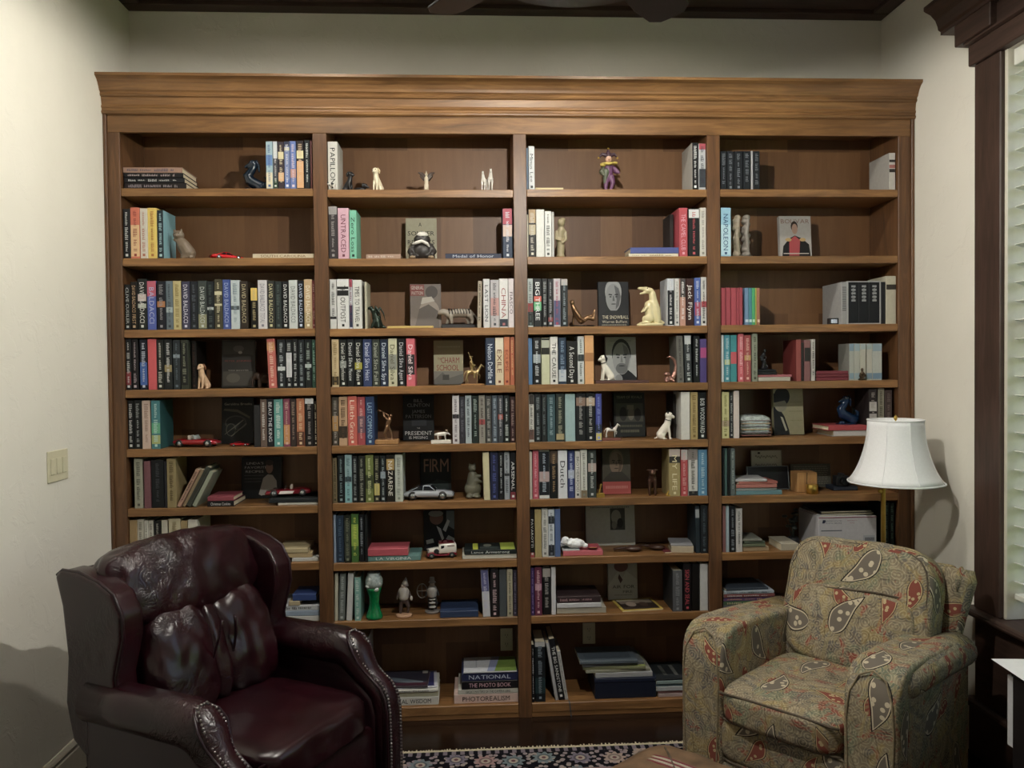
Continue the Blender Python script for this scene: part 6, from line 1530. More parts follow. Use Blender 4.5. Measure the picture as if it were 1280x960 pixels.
# reclining bronze
e, h = fig('reclining_statuette', 'bronze reclining figure statuette with raised feet, third shelf', 'figurine', 3, 3, 'J', 415, 230, 390, .06)
MB().lathe([(.42*h, 0), (.42*h, .04*h), (.38*h, .06*h)], 24, Matrix.Diagonal((1.1, .5, 1, 1))).build('base', M['bronze'], e, color='#2c241e')
blob('figure', scl([cap((-.34, 0, .78), (-.22, 0, .5), (-.05, 0, .24), r=(.08, .13, .13)), el((-.36, -.01, .9), (.09, .09, .1)), cap((-.03, -.05, .2), (.2, -.05, .34), (.42, -.06, .28), (.46, -.06, .5), r=(.1, .085, .06, .04)), cap((-.03, .07, .2), (.24, .07, .38), (.44, .06, .4), (.48, .06, .62), r=(.1, .085, .06, .04)), cap((-.26, -.12, .6), (-.1, -.18, .34), (.1, -.16, .2), r=(.06, .05, .04)), cap((-.24, .12, .6), (-.3, .18, .3), (-.3, .18, .1), r=(.06, .05, .04)), cap((-.4, .0, .95), (-.3, .02, .99), r=(.05, .03))], h), M['bronze'], e, .003, '#8a6c50')
# cream dinosaur
e, h = fig('dinosaur_figurine', 'cream dinosaur figurine with open jaws on a cream base, third shelf', 'figurine', 3, 3, 'J', 818, 148, 391, .055)
MB().lathe([(.33*h, 0), (.33*h, .05*h), (.29*h, .075*h)], 28, Matrix.Diagonal((1, .55, 1, 1))).build('base', M['ceramic'], e, color='#c9bd94')
blob('body', scl([cap((.16, 0, .1), (.14, 0, .4), (.08, 0, .64), (.06, 0, .8), r=(.12, .13, .10, .085)), cap((.0, 0, .28), (-.02, 0, .52), r=(.13, .12)), el((-.02, 0, .88), (.12, .085, .07)), cap((-.08, 0, .92), (-.27, 0, .93), r=(.055, .035)), cap((-.06, 0, .84), (-.24, 0, .8), r=(.04, .025)), el((-.05, -.1, .18), (.13, .06, .11)), el((-.05, .1, .18), (.13, .06, .11)), el((-.14, -.12, .085), (.12, .05, .03)), el((-.14, .12, .085), (.12, .05, .03)), cap((-.1, -.1, .46), (-.18, -.1, .36), r=(.035, .025)), cap((-.1, .1, .46), (-.18, .1, .36), r=(.035, .025)), cap((.16, 0, .12), (.3, .02, .09), (.34, .0, .08), r=(.1, .05, .03))], h), M['ceramic'], e, .0034, '#c9bd94')
for s in (-1, 1): MB().ball((-.07*h, s*.07*h, .93*h), .014*h, 8, 5).build('eye', M['black'], e)
# curled-tail creature
e, h = fig('scorpion_figurine', 'coppery curled-tail creature figurine, fourth shelf, second bay from window', 'figurine', 3, 4, 'J', 935, 565, 733, .04)
blob('body', scl([el((-.02, 0, .14), (.2, .14, .1)), el((-.12, -.1, .3), (.12, .08, .08)), el((-.14, -.12, .06), (.1, .1, .05)), cap((.1, 0, .16), (.2, 0, .36), (.24, 0, .6), (.16, 0, .82), (.02, 0, .93), (-.1, 0, .9), r=(.11, .08, .065, .055, .045, .02)), cap((-.1, -.1, .16), (-.2, -.16, .1), r=(.06, .04)), cap((.06, -.12, .1), (.12, -.2, .04), r=(.06, .035))], h), M['bronze'], e, .003, '#9a7468')
# piebald horse on base
e, h = fig('horse_figurine', 'black and white prancing horse figurine on a red-brown base, fifth shelf', 'figurine', 3, 5, 'K', 588, 215, 328, .03)
MB().box(-.5*h, .5*h, -.15*h, .15*h, 0, .13*h).build('base', M['resin'], e, bevel=.002, color='#6a4038')
hp = [(p[0], [(-a*.86*h, b*.86*h, c_*.80*h+.12*h) for a, b, c_ in p[1]], [x*.74*h for x in p[2]]) for p in horse(True)]
blob('body', hp, M['ceramic'], e, .0024, '#cfc8c0')
blob('saddle', scl([el((.02, 0, .66), (.11, .125, .09)), cap((.0, 0, .7), (-.06, 0, 1.02), r=(.04, .02))], h), M['ceramic'], e, .0022, '#1c191c')
# small brass bookends on the sixth shelf
for i, (xc, y0, lb) in enumerate([(524, 580, 'small brass scroll ornament beside the olive and red book'), (926, 632, 'tiny brass block beside the portrait-spined books, sixth shelf')]):
    e, h = fig('brass_ornament', lb, 'ornament', 3, 6, 'K', xc, y0, 668, .02)
    w = .02 if i == 0 else .009
    MB().box(-w, w, -.008, .012, 0, .3*h).build('base', M['brass'], e, bevel=.0015)
    MB().tube([(-.006*math.cos(a)*(1+i*0), .002, .3*h+.25*h+.25*h*math.sin(a-1.57)+.2*h*k/10) for k, a in [(k, .5*k) for k in range(11)]], .0035, 8).build('scroll', M['brass'], e)
# fluffy toy lamb and things by the album
e, h = fig('plush_lamb', 'fluffy white toy lamb lying on the pink book, seventh shelf', 'toy', 3, 7, 'L', 362, 236, 312, .05, z=PINK_Z+.0004)
blob('body', scl([el((.2, 0, .38), (.75, .42, .38)), el((-.6, -.05, .62), (.34, .3, .34)), el((-.86, -.12, .5), (.16, .16, .15)), el((.9, 0, .2), (.3, .22, .2)), *[el((random.uniform(-.4, .8), random.uniform(-.35, .2), random.uniform(.35, .7)), (.16, .14, .13)) for _ in range(16)]], h), M['shade'], e, .003, None)
for s in (-1, 1): blob('ear', scl([el((-.5, s*.3-.05, .8), (.1, .14, .07))], h), M['shade'], e, .0025)
e = empty('coin_purse', label='small quilted red purse lying on the pink book, seventh shelf', cat='purse', mat=T(wx('L', 478, 320, .05), .055, PINK_Z+.0004-.0025))
MB().cushion(.0255, .03, .0075, T(0, 0, .008), 3.5, .3, 10, .003, 60).build('body', M['cover'], e, color='#8e2430')
MB().tube([(-.02, -.031, .009), (0, -.033, .009), (.02, -.031, .009)], .0012, 6).build('zip', M['brass'], e)
for i, (xc, xl, yaw, lb) in enumerate([(700, 640, 0, 'dark brown wooden ladle lying before the pale album, bowl toward the upright'), (835, 780, -25, 'dark brown wooden spoon lying slanted beside the pale album')]):
    e, h = fig('wooden_ladle' if i == 0 else 'wooden_spoon', lb, 'utensil', 3, 7, 'L', xc, 285, 345, .09+.03*i, yaw=yaw)
    blob('bowl', [('e', (.02, 0, .016), (.042, .026, .0155))], M['resin'], e, .002, '#3a241a')
    MB().tube([(-.01, 0, .018), (-.05, .004, .018), (-.085, .004, .012)], [.008, .0065, .006], 8).build('handle', M['resin'], e, color='#3a241a')
lay_cover_up('L', 3, 7, 905, 945, 338, .035, .15, '#6a2228', [], 'slim dark red booklet lying flat beside the pale paperback pile', t=.006, yaw=0, name='booklet', cat='booklet')
# ribbon hanging over the bottom shelf
z9 = shelf_z(3, 9)
rb = [(wx('S', 345, 600, .0), .03, z9+.0012), (wx('S', 345, 600, .0), .004, z9+.0012), (wx('S', 346, 600, .0), -.0025, z9-.004), (wx('S', 355, 690, .0), -.0035, z9-.062)]
cr_ = rb[0][0]
e = empty('bookmark_ribbon', label='grey ribbon bookmark hanging over the bottom shelf edge', cat='ribbon', mat=T(*rb[0]))
w_ = .006; vv_ = [(x-cr_+s*w_/2, y-.03, z-rb[0][2]) for x, y, z in rb for s in (-1, 1)]
mb = MB(); mb.add(vv_, [(0, 1, 3, 2), (2, 3, 5, 4), (4, 5, 7, 6)]); mb.add([(a, b-.0008, c_+.0004) for a, b, c_ in vv_], [(2, 3, 1, 0), (4, 5, 3, 2), (6, 7, 5, 4)])
mb.build('band', M['cover'], e, color='#4a5058')
MB().tube([(vv_[6][0]+w_/2, vv_[6][1], vv_[6][2]), (vv_[6][0]+w_/2+.001, vv_[6][1], vv_[6][2]-.012)], [.0035, .002], 8).build('tassel', M['cover'], e, color='#3a4048')
# two rough carved upright pieces
for i, (xc, lb) in enumerate([(192, 'rough tan carved stone bookend beside the pale blue book'), (249, 'rough grey carved stone bookend, second in a pair, second shelf')]):
    e, h = fig('stone_bookend', lb, 'bookend', 4, 2, 'M', xc, 525, 805, .075)
    pr = [el((0, 0, .06), (.098, .16, .07))]
    rs = random.Random(5+i)
    for k in range(11):
        z = .1+.078*k; pr.append(el((rs.uniform(-.03, .03), rs.uniform(-.03, .03), z), (rs.uniform(.055, .09), rs.uniform(.1, .15), .07)))
    pr.append(cap((.01, -.1, .12), (-.03, -.12, .5), (.03, -.09, .88), r=(.04, .05, .03)))
    blob('body', scl(pr, h*.97), M['resin'], e, .0035, '#8d8270' if i == 0 else '#7c766e', 2)
    MB().box(-.09*h, .09*h, -.15*h, .15*h, 0, .03*h).build('foot', M['resin'], e, bevel=.002, color='#6a6256')
# slipcase with three volumes and the slanted grey binder beside it
X0, X1 = wx('N', 851, 250, .02), wx('N', 1048, 250, .02); zz0 = shelf_z(4, 3)+.0005; hh = wz('N', 950, 125, .02)-zz0; ww = X1-X0
e = empty('boxed_book_set', label='black three-volume boxed book set with white slipcase edges, third shelf', cat='book set', mat=T((X0+X1)/2, .02, zz0))
MB().box(-ww/2, -ww/2+.004, 0, .17, 0, hh).box(ww/2-.004, ww/2, 0, .17, 0, hh).box(-ww/2+.004, ww/2-.004, 0, .17, 0, .005).box(-ww/2+.004, ww/2-.004, 0, .17, hh-.005, hh).box(-ww/2+.004, ww/2-.004, .165, .17, .005, hh-.005).build('slipcase', M['cover'], e, color='#b4b4b4')
for k in range(3):
    a = -ww/2+.0045+k*(ww-.009)/3; b = a+(ww-.009)/3-.0006
    v = MB().box(a, b, .003, .163, .0055, hh-.006).build('volume', M['cover'], e, bevel=.002, color='#171b22')
    mb = MB(); P = lambda u, vv, a=a, b=b: ((a+b)/2+vv, .0022, hh*.72-u)
    text_into(mb, ['VOLUME', 'SECOND', 'THIRD'][k] if False else 'VOLUMES'[:6], P, .014, hh*.36)
    for q in range(5): bar(mb, P, -.04+q*.018, -.03+q*.018, -.011, .011)
    mb.build('spine_label', M['ink'], v, color='#a4a8ac')
e = empty('desk_binder', label='pale grey binder with small print leaning on the boxed set, third shelf', cat='binder', mat=T(wx('N', 831, 300, .03), .03, zz0))
tb_ = wx('N', 849, 250, .03)-wx('N', 817, 250, .03); hb_ = wz('N', 830, 130, .03)-zz0
MB().box(-tb_/2, tb_/2, 0, .22, 0, hb_).build('case', M['cover'], e, bevel=.002, color='#a9a9a8')
mb = MB()
for q in range(14): bar(mb, lambda u, v: (v, -.0006, u), hb_*.32+q*.009, hb_*.32+q*.009+.005, -tb_*.35, tb_*.35)
mb.build('spine_label', M['ink'], e, color='#6a6a6a')
e = empty('desk_clock', label='small silver and black desk clock beneath the grey binder, third shelf', cat='clock', mat=T(wx('N', 775, 370, .06), .06, zz0))
MB().box(-.028, .022, 0, .03, 0, .034).build('case', M['black'], e, bevel=.003)
MB().box(-.02, .014, -.0012, 0, .007, .028).build('dial', M['chrome'], e, bevel=.0005)
# dark figurine on the pile, small bronze before the pale set
e, h = fig('dancer_statuette', 'black twisting dancer statuette on the dark pile, fourth shelf, window-side bay', 'figurine', 4, 4, 'N', 350, 505, 632, .08, z=FIG44_Z+.0004)
blob('body', scl([el((.05, 0, .04), (.2, .14, .04)), cap((0, 0, .06), (.06, 0, .32), (-.05, 0, .52), (.04, 0, .72), r=(.08, .1, .09, .09)), el((.1, 0, .88), (.075, .07, .085)), cap((-.02, -.03, .68), (-.16, -.05, .56), (-.1, -.08, .4), r=(.045, .035, .03)), cap((.08, .03, .7), (.16, 0, .52), (.08, -.08, .44), r=(.045, .035, .03)), cap((0, 0, .3), (.16, -.03, .18), (.2, -.05, .05), r=(.07, .05, .035))], h), M['resin'], e, .0026, '#17161a')
e, h = fig('seated_statuette', 'tiny dark bronze seated statuette before the pale book set, fourth shelf', 'figurine', 4, 4, 'N', 937, 632, 712, .006)
blob('body', scl([el((0, 0, .08), (.34, .12, .08)), el((0, 0, .3), (.2, .11, .2)), cap((0, 0, .45), (0, 0, .62), r=(.15, .11)), el((0, 0, .83), (.11, .1, .13)), cap((-.14, -.03, .55), (-.24, -.07, .32), r=(.06, .05)), cap((.14, -.03, .55), (.24, -.07, .32), r=(.06, .05))], h*.98), M['bronze'], e, .0018, '#4a3f30', 2)
# plastic-wrapped bundle
zz0 = shelf_z(4, 5)+.0006; hx = (wx('O', 412, 300, .03)-wx('O', 218, 300, .03))/2; hz_ = (wz('O', 300, 208, .03)-zz0)/2
e = empty('wrapped_bundle', label='plastic-wrapped bundle of magazines beside the khaki facing book', cat='bundle', mat=T(wx('O', 315, 330, .03), .12, zz0))
MB().cushion(hx*.96, .083, hz_*.92, T(0, 0, hz_*1.03), 5, .06, 14, .004, 40).build('wrapping', M['clear'], e)
for k in range(6): MB().box(-hx*.9, hx*.86, -.0885+.001*k, .07, hz_*(.16+.26*k), hz_*(.16+.26*k)+.004).build('magazine_edge', M['cover'], e, color=['#8a5a50', '#77747c', '#b09468', '#6a6a72', '#a89070', '#8a7a78'][k])
# grey glass frame
e = empty('photo_frame', label='upright grey glass photo frame beside the blue creature figurine', cat='frame', mat=T(wx('O', 938, 250, .14), .17, zz0) @ RX(R(-6)))
MB().box(-.032, .032, 0, .006, 0, .14).build('frame', M['black'], e, bevel=.001)
MB().box(-.028, .028, -.001, 0, .005, .135).build('pane', M['clear'], e)
# sixth shelf by the window: sign, tablet, wooden block, brass tube, framed text, gadgets
z46 = shelf_z(4, 6)+.0006
def easel(name, label, cat, crop, x0, x1, y0, Y, lean, frame, panel, border, z0, bot=0.0):
    Xa, Xb = wx(crop, x0, y0+60, Y), wx(crop, x1, y0+60, Y); h = (wz(crop, (x0+x1)/2, y0, Y)-z0)/math.cos(R(lean)); w = Xb-Xa
    e = empty(name, label=label, cat=cat, mat=T((Xa+Xb)/2, Y, z0+.001+.012*math.sin(R(lean))) @ RX(R(-lean)))
    MB().box(-w/2, -w/2+border, 0, .012, 0, h).box(w/2-border, w/2, 0, .012, 0, h).box(-w/2+border, w/2-border, 0, .012, 0, border).box(-w/2+border, w/2-border, 0, .012, h-border, h).build('frame', M['cover'], e, color=frame)
    MB().box(-w/2+border, w/2-border, .003, .01, border, h-border).build('panel', M['ink'], e, color=panel)
    return e, w, h
e, w, h = easel('quote_sign', 'cream hand-lettered sign standing behind the dark tablet, sixth shelf', 'sign', 'O', 284, 466, 420, .225, 4, '#a09880', '#b9b29c', .003, z46)
mb = MB()
for row, (a, b) in enumerate(((.86, .75), (.7, .62))):
    z = h*a-.012*row
    mb.tube([(-w*.36+w*.72*k/40, .002, z-.006+.006*math.sin(k*1.25)+.003*math.sin(k*.6)) for k in range(41)], .0011, 5)
mb.build('script_line', M['ink'], e, color='#3a342c')
MB().ball((-w*.24, .002, h*.93), (.008, .0015, .005), 10, 5).build('leaf_motif', M['ink'], e, color='#3a342c')
e, w, h = easel('tablet', 'dark tablet screen with pale frame leaning behind the magazine pile', 'tablet', 'O', 262, 508, 516, .17, 10, '#8d908e', '#14151a', .003, z46)
e, w, h = easel('framed_text', 'dim grey framed text leaning behind the wooden block, sixth shelf', 'frame', 'O', 520, 756, 502, .215, 8, '#5a564a', '#55534a', .003, z46)
mb = MB(); sr = random.Random(2)
for row in range(9):
    x = -w*.42
    while x < w*.42:
        l = sr.uniform(.006, .016); mb.box(x, min(x+l, w*.44), .0022, .003, h*.9-row*h*.09-.004, h*.9-row*h*.09); x += l+.004
mb.build('printed_lines', M['ink'], e, color='#7d7a6c')
e = empty('wooden_block', label='light wooden puzzle box block standing on the sixth shelf', cat='box', mat=T(wx('O', 612, 660, .07), .07, z46))
wb = (wx('O', 670, 600, .07)-wx('O', 552, 600, .07)); hb = wz('O', 610, 548, .07)-z46
MB().box(-wb/2, -.002, 0, .09, 0, hb).build('half', M['light_wood'], e, bevel=.0015)
MB().box(.002, wb/2, 0, .09, 0, hb).build('half', M['light_wood'], e, bevel=.0015)
MB().box(-.002, .002, .004, .086, .002, hb-.002).build('seam', M['slot'], e)
e = empty('brass_canister', label='small brass canister in front of the wooden block', cat='canister', mat=T(wx('O', 641, 672, .035), .035, z46))
rr0 = (wx('O', 675, 650, .035)-wx('O', 608, 650, .035))/2; hc = wz('O', 640, 618, .035)-z46
MB().lathe([(rr0, 0), (rr0, hc*.9), (rr0*.96, hc*.93)], 28).build('body', M['brass'], e)
MB().lathe([(rr0*1.0, hc*.86), (rr0*1.02, hc*.9), (rr0*1.0, hc*.98), (rr0*.8, hc)], 28).build('lid', M['brass'], e)
e = empty('camera', label='small black camera on a slate case behind the lamp, sixth shelf', cat='camera', mat=T(wx('O', 830, 640, .10), .10, z46))
MB().box(-.055, .075, 0, .10, 0, .022).build('case', M['cover'], e, bevel=.003, color='#2c3442')
MB().box(-.035, .035, .01, .06, .0225, .075).build('body', M['black'], e, bevel=.004)
MB().lathe([(.02, 0), (.02, .02), (.017, .025)], 20, T(0, .012, .048) @ RX(R(90))).build('lens', M['glassdark'], e)
MB().box(-.012, .012, .02, .05, .075, .088).build('viewfinder', M['black'], e, bevel=.002)
# postal carton with dark papers on top
z47 = shelf_z(4, 7)+.0006
X0, X1 = wx('P', 680, 250, .02), wx('P', 1022, 250, .02); hbx = wz('P', 850, 168, .02)-z47
e = empty('postal_carton', label='white postal shipping carton behind the armchair, seventh shelf', cat='box', mat=T(X0, .02, z47))
wbx = X1-X0
MB().box(0, wbx, 0, .25, 0, hbx).build('body', M['cover'], e, bevel=.002, color='#c4c2c6')
MB().box(.0, wbx, -.0008, -.0004, hbx*.955, hbx*.985).build('edge_stripe', M['ink'], e, color='#8a4a5c')
P = lambda u, v: (u, -.001, v)
mb = MB(); text_into(mb, 'UNITED STATES', lambda u, v: P(wbx*.26+u, hbx*.87+v), .0062, wbx*.28); text_into(mb, 'POSTAL SERVICE', lambda u, v: P(wbx*.26+u, hbx*.80+v), .0062, wbx*.28)
bar(mb, P, wbx*.04, wbx*.40, hbx*.56, hbx*.59); mb.build('lettering', M['ink'], e, color='#5a5c68')
mb = MB(); mb.add([P(wbx*.06, hbx*.80), P(wbx*.10, hbx*.80), P(wbx*.12, hbx*.9), P(wbx*.07, hbx*.9)], [(0, 1, 2, 3)]); mb.add([P(wbx*.085, hbx*.84), P(wbx*.12, hbx*.83), P(wbx*.125, hbx*.87)], [(0, 1, 2)]); mb.build('eagle_mark', M['ink'], e, color='#1c2440')
mb = MB(); text_into(mb, 'PRIORITY', lambda u, v: P(wbx*.58+u, hbx*.87+v), .0055, wbx*.2); text_into(mb, 'MAIL', lambda u, v: P(wbx*.58+u, hbx*.80+v), .0055, wbx*.1); mb.build('lettering', M['ink'], e, color='#a05a64')
lb_ = MB(); lb_.box(wbx*.77, wbx*.97, -.0008, -.0003, hbx*.22, hbx*.42); lb_.build('address_label', M['ink'], e, color='#a9acb4')
mb = MB()
for q in range(12): bar(mb, lambda u, v: (u, -.0012, v), wbx*.8+q*.0042, wbx*.8+q*.0042+.0022, hbx*.25, hbx*.35)
mb.build('barcode', M['ink'], e, color='#2a2c34')
z_ = z47+hbx+.001
for i, (dx, dd, yw, cc, lb) in enumerate([(0.0, .24, 3, '#c9c8cc', 'white folded paper wad on the postal carton'), (.01, .23, -3, '#15161a', 'black folder lying on the postal carton'), (.005, .22, 2, '#1d2026', 'charcoal folder topmost on the postal carton')]):
    e = empty('document_folder', label=lb, cat='folder', mat=T(X0+wbx*.5+dx, .028, z_) @ RZ(R(yw)), group='papers on the postal carton')
    t_ = .008 if i else .006
    MB().box(-wbx*.46, wbx*.44, .01, dd-.0, 0, t_).build('sleeve', M['cover'], e, bevel=.001, color=cc)
    MB().box(-wbx*.45, wbx*.43, .0095, .012, t_*.25, t_*.7).build('sheets', M['paper'], e)
    z_ += t_+.0012
e = empty('leafy_ornament', label='dark leafy ornament standing beside the postal carton', cat='ornament', mat=T(X0-.075, .16, z47))
MB().lathe([(.03, 0), (.032, .02), (.026, .04)], 16).build('pot', M['black'], e)
rs = random.Random(9)
for k in range(14):
    a = rs.uniform(0, 6.28); rr0 = rs.uniform(.01, .05); zt_ = rs.uniform(.08, .2)
    MB().tube([(0, 0, .03), (rr0*.5*math.cos(a), rr0*.5*math.sin(a), zt_*.6), (rr0*math.cos(a), rr0*math.sin(a), zt_)], [.002, .002, .001], 5).ball((rr0*math.cos(a), rr0*math.sin(a), zt_), (.016, .012, .008), 8, 5).build('sprig', M['resin'], e, color='#1c2420')
# small grey radio on the pile behind the recliner
z18 = shelf_z(1, 8)
e = empty('pocket_radio', label='small grey pocket radio standing beside the blue topped pile, eighth shelf', cat='radio', mat=T(wx('D', 1010, 570, .04), .06, z18+.0005))
MB().box(-.03, .006, .0, .03, 0, .075).build('body', M['cover'], e, bevel=.003, color='#5a5a5c') if False else None
hr = wz('D', 1010, 503, .06)-z18
MB().box(-.028, -.012, .0, .03, 0, hr).build('body', M['cover'], e, bevel=.003, color='#6a6a6c')
MB().box(-.0265, -.0135, -.001, 0, hr*.55, hr*.9).build('dial', M['clear'], e)
MB().tube([(-.02, .02, hr), (-.015, .02, hr+.025)], .001, 6).build('aerial', M['chrome'], e)
# ------------------------------------------------------------------ rug
RGX, RGY = 2.05, -1.29
rug = empty('area_rug', (RGX, RGY, 0), 'floral-bordered dark oriental rug with cream edge before the bookcase', 'rug')
MB().box(-1.35, 1.35, -.95, .95, 0, .009).build('pile', M['rug'], rug, bevel=.002)
for s in (-1, 1): MB().box(-1.35, 1.35, s*.95-(0 if s > 0 else .02), s*.95+(.02 if s > 0 else 0), 0, .007).build('binding', M['fringe'], rug, bevel=.002)
fr = MB(); rf = random.Random(4)
for s in (-1, 1):
    x = -1.34
    while x < 1.34:
        a = rf.uniform(-.012, .012); l = rf.uniform(.006, .02)
        fr.box(x, x+.006, s*.97, s*(.97+l), .0005, .004, T(a, 0, 0) if False else None); x += rf.uniform(.009, .02)
tag(fr.build('fringe', M['fringe'], rug), kind='stuff')

# ------------------------------------------------------------------ burgundy leather recliner
rec = empty('leather_recliner', label='burgundy leather wingback recliner with nailhead trim', cat='armchair', mat=T(1.06, -1.003, .010) @ RZ(R(-28.7)))
LE, LP = M['leather'], M['leather_plain']
MB().box(-.50, .10, -.33, .33, .06, .33).build('seat_base', LP, rec, bevel=.02, seg=2)
MB().cushion(.035, .325, .145, T(.125, 0, .215), 6, 0, 12).build('footrest_panel', LE, rec)
for sx_ in (-.44, .06):
    for sy_ in (-.30, .30): MB().lathe([(.02, 0), (.025, .02), (.03, .065)], 12, T(sx_, sy_, 0)).build('foot', M['espresso'], rec)
MB().cushion(.305, .30, .085, T(-.125, 0, .405), 5.5, .22, 26, .006, 8, 2).build('seat_cushion', LE, rec)
MB().tube([(.145-.025*abs(y/.29)**6, y, .455-.02*abs(y/.29)**4) for y in [-.285+.57*i/24 for i in range(25)]], .004, 6).build('piping', LP, rec)
for s in (-1, 1):
    a = empty('arm', (0, 0, 0)); a.parent = rec
    pth = [(-.52, .60), (-.3, .60), (-.06, .60), (-.02, .59), (.01, .565), (.04, .52), (.075, .485), (.11, .46), (.135, .43), (.148, .38), (.15, .25), (.15, .05)]
    rad = [.078, .078, .08, .078, .072, .062, .055, .053, .052, .052, .052, .052]
    MB().tube([(x, s*.395, z) for x, z in pth], rad, 18, squash=1.0).build('roll', LE, a)
    MB().prism([(-.50, .05), (-.50, .58), (-.04, .58), (.02, .52), (.08, .46), (.12, .42), (.14, .36), (.14, .05)], 'y', s*.395-.055, s*.395+.055).build('side_panel', LP, a, bevel=.02, seg=2)
    # flat front facing that follows the S of the arm, with two rows of nails
    cen = [(-.01, .665), (.018, .645), (.042, .61), (.062, .565), (.088, .53), (.122, .503), (.16, .475), (.186, .435), (.197, .38), (.2, .25), (.2, .05)]
    hw = [.026, .05, .06, .052, .042, .04, .042, .045, .048, .048, .048]
    v = []; fs = []
    for (x, z), w in zip(cen, hw):
        for q in (-1, -.6, .6, 1): v.append((x-(.012 if abs(q) == 1 else 0), s*.395+q*w, z-(.006 if abs(q) == 1 else 0)))
    for i in range(len(cen)-1):
        for q in range(3): b = i*4+q; fs.append((b, b+1, b+5, b+4) if True else 0)
    back = len(v); v += [(x-.03, y, z-.02) for x, y, z in v]
    n4 = len(cen)
    for i in range(n4-1):
        for q in range(3): b = back+i*4+q; fs.append((b+4, b+5, b+1, b))
        fs.append((i*4, i*4+4, back+i*4+4, back+i*4)); fs.append((i*4+7, i*4+3, back+i*4+3, back+i*4+7))
    fs.append((3, 2, 1, 0, back, back+1, back+2, back+3))
    mb = MB(); mb.add(v, fs, None, True); mb.build('front_facing', LE, a)
    nl = MB()
    def along(tt):
        k = tt*(len(cen)-1); i = min(int(k), len(cen)-2); f = k-i
        return tuple(p*(1-f)+q*f for p, q in zip(cen[i], cen[i+1])), hw[i]*(1-f)+hw[i+1]*f
    L_ = [0]
    for i in range(len(cen)-1): L_.append(L_[-1]+math.dist(cen[i], cen[i+1]))
    d = .004
    while d < L_[-1]-.01:
        i = max(k for k in range(len(cen)-1) if L_[k] <= d); f = (d-L_[i])/(L_[i+1]-L_[i]); (x, z), w = along((i+f)/(len(cen)-1))
        for q in (-.74, .74): nl.ball((x+.002, s*.395+q*w, z+.001), .0052, 6, 4)
        d += .0135
    for q in (-.45, -.15, .15, .45): nl.ball((cen[0][0]+.004, s*.395+q*.04, cen[0][1]+.004), .0052, 6, 4)
    tag(nl.build('nailhead_row', M['nail'], a), kind='stuff')
    MB().tube([(x-.006, s*.395+1.02*w, z-.004) for (x, z), w in zip(cen, hw)], .0055, 6).tube([(x-.006, s*.395-1.02*w, z-.004) for (x, z), w in zip(cen, hw)], .0055, 6).build('piping', LP, a)
# back: shell, wings, headrest roll, gathered lower pillow
MB().prism([(-.46, .10), (-.47, .42), (-.575, 1.0), (-.62, 1.045), (-.67, 1.03), (-.67, .9), (-.60, .35), (-.56, .10)], 'y', -.385, .385).build('back_shell', LP, rec, bevel=.025, seg=3)
for s in (-1, 1):
    wp = [(-.375, .60), (-.385, .70), (-.365, .77), (-.345, .84), (-.35, .92), (-.39, .985), (-.46, 1.02), (-.56, 1.045), (-.65, 1.045), (-.68, 1.025), (-.645, .92), (-.62, .74), (-.635, .58), (-.60, .45), (-.53, .40), (-.45, .44), (-.38, .52)]
    w = MB().prism(wp, 'y', s*.378-.05, s*.378+.05).build('wing', LE, rec, bevel=.03, seg=4)
    MB().tube([(x, s*.415, z) for x, z in wp[:10]], .006, 6).build('piping', LP, w)
RT = RY(R(-17))
MB().cushion(.12, .36, .17, T(-.525, -.025, .942) @ RT, 3.2, 0, 30, .016, 9, 3).build('headrest_roll', LE, rec)
for s in (-1, 1):
    MB().cushion(.095, .15, .215, T(-.40, s*.155, .665) @ RT @ RX(R(s*4)), 3.0, 0, 24, .014, 10, 5+s).build('back_pillow', LE, rec)
    MB().tube([(-.318-.03*math.cos(t*3.1), s*(.03+.02*math.sin(t*3.1)), .50+.30*t) for t in [k/14 for k in range(15)]], .0055, 6).build('pillow_welt', LP, rec)
MB().cushion(.085, .05, .20, T(-.40, 0, .665) @ RT, 3.0, 0, 16, .008, 10, 9).build('centre_panel', LE, rec)
MB().tube([(-.50+.04*math.cos(a), .33*math.sin(a)*1.0, .80+.0*a) for a in [R(-80+160*k/20) for k in range(21)]], .005, 6).build('headrest_welt', LP, rec)

# ------------------------------------------------------------------ paisley club armchair
pa = empty('paisley_armchair', label='paisley-upholstered club armchair with rolled arms beside the window', cat='armchair', mat=T(2.927, -.956, .010) @ RZ(R(221.7)))
M['welt_pale'] = plain('tan_welt_cord', '#7d7058', .8, var=.2, nscale=60); PM = M['paisley']; UV = 1.0
MB().box(-.72, .03, -.30, .30, .07, .33).build('seat_base', PM, pa, bevel=.02, seg=2, uv=UV)
MB().cushion(.045, .245, .085, T(.055, .03, .265), 6, 0, 12).build('front_rail', PM, pa, uv=UV, shift=(.2, .1))
MB().cushion(.04, .24, .075, T(.065, .03, .115), 6, 0, 12).build('footrest_panel', PM, pa, uv=UV, shift=(.4, .3))
for z in (.185, .345): MB().tube([(.105-.02*abs(y/.235)**6, y+.03, z) for y in [-.235+.47*i/20 for i in range(21)]], .005, 6).build('welt', M['welt'], pa)
for sx_ in (-.62, -.02):
    for sy_ in (-.36, .36): MB().lathe([(.02, 0), (.026, .03), (.028, .072)], 12, T(sx_, sy_, 0)).build('foot', M['espresso'], pa)
MB().cushion(.335, .25, .078, T(-.205, .025, .405), 6, .16, 22, .002, 8, 1).build('seat_cushion', PM, pa, uv=UV, shift=(.7, .2))
MB().tube([(.118-.02*abs(y/.24)**8, y+.025, .462-.012*abs(y/.24)**4) for y in [-.24+.48*i/24 for i in range(25)]], .005, 6).build('welt', M['welt'], pa)
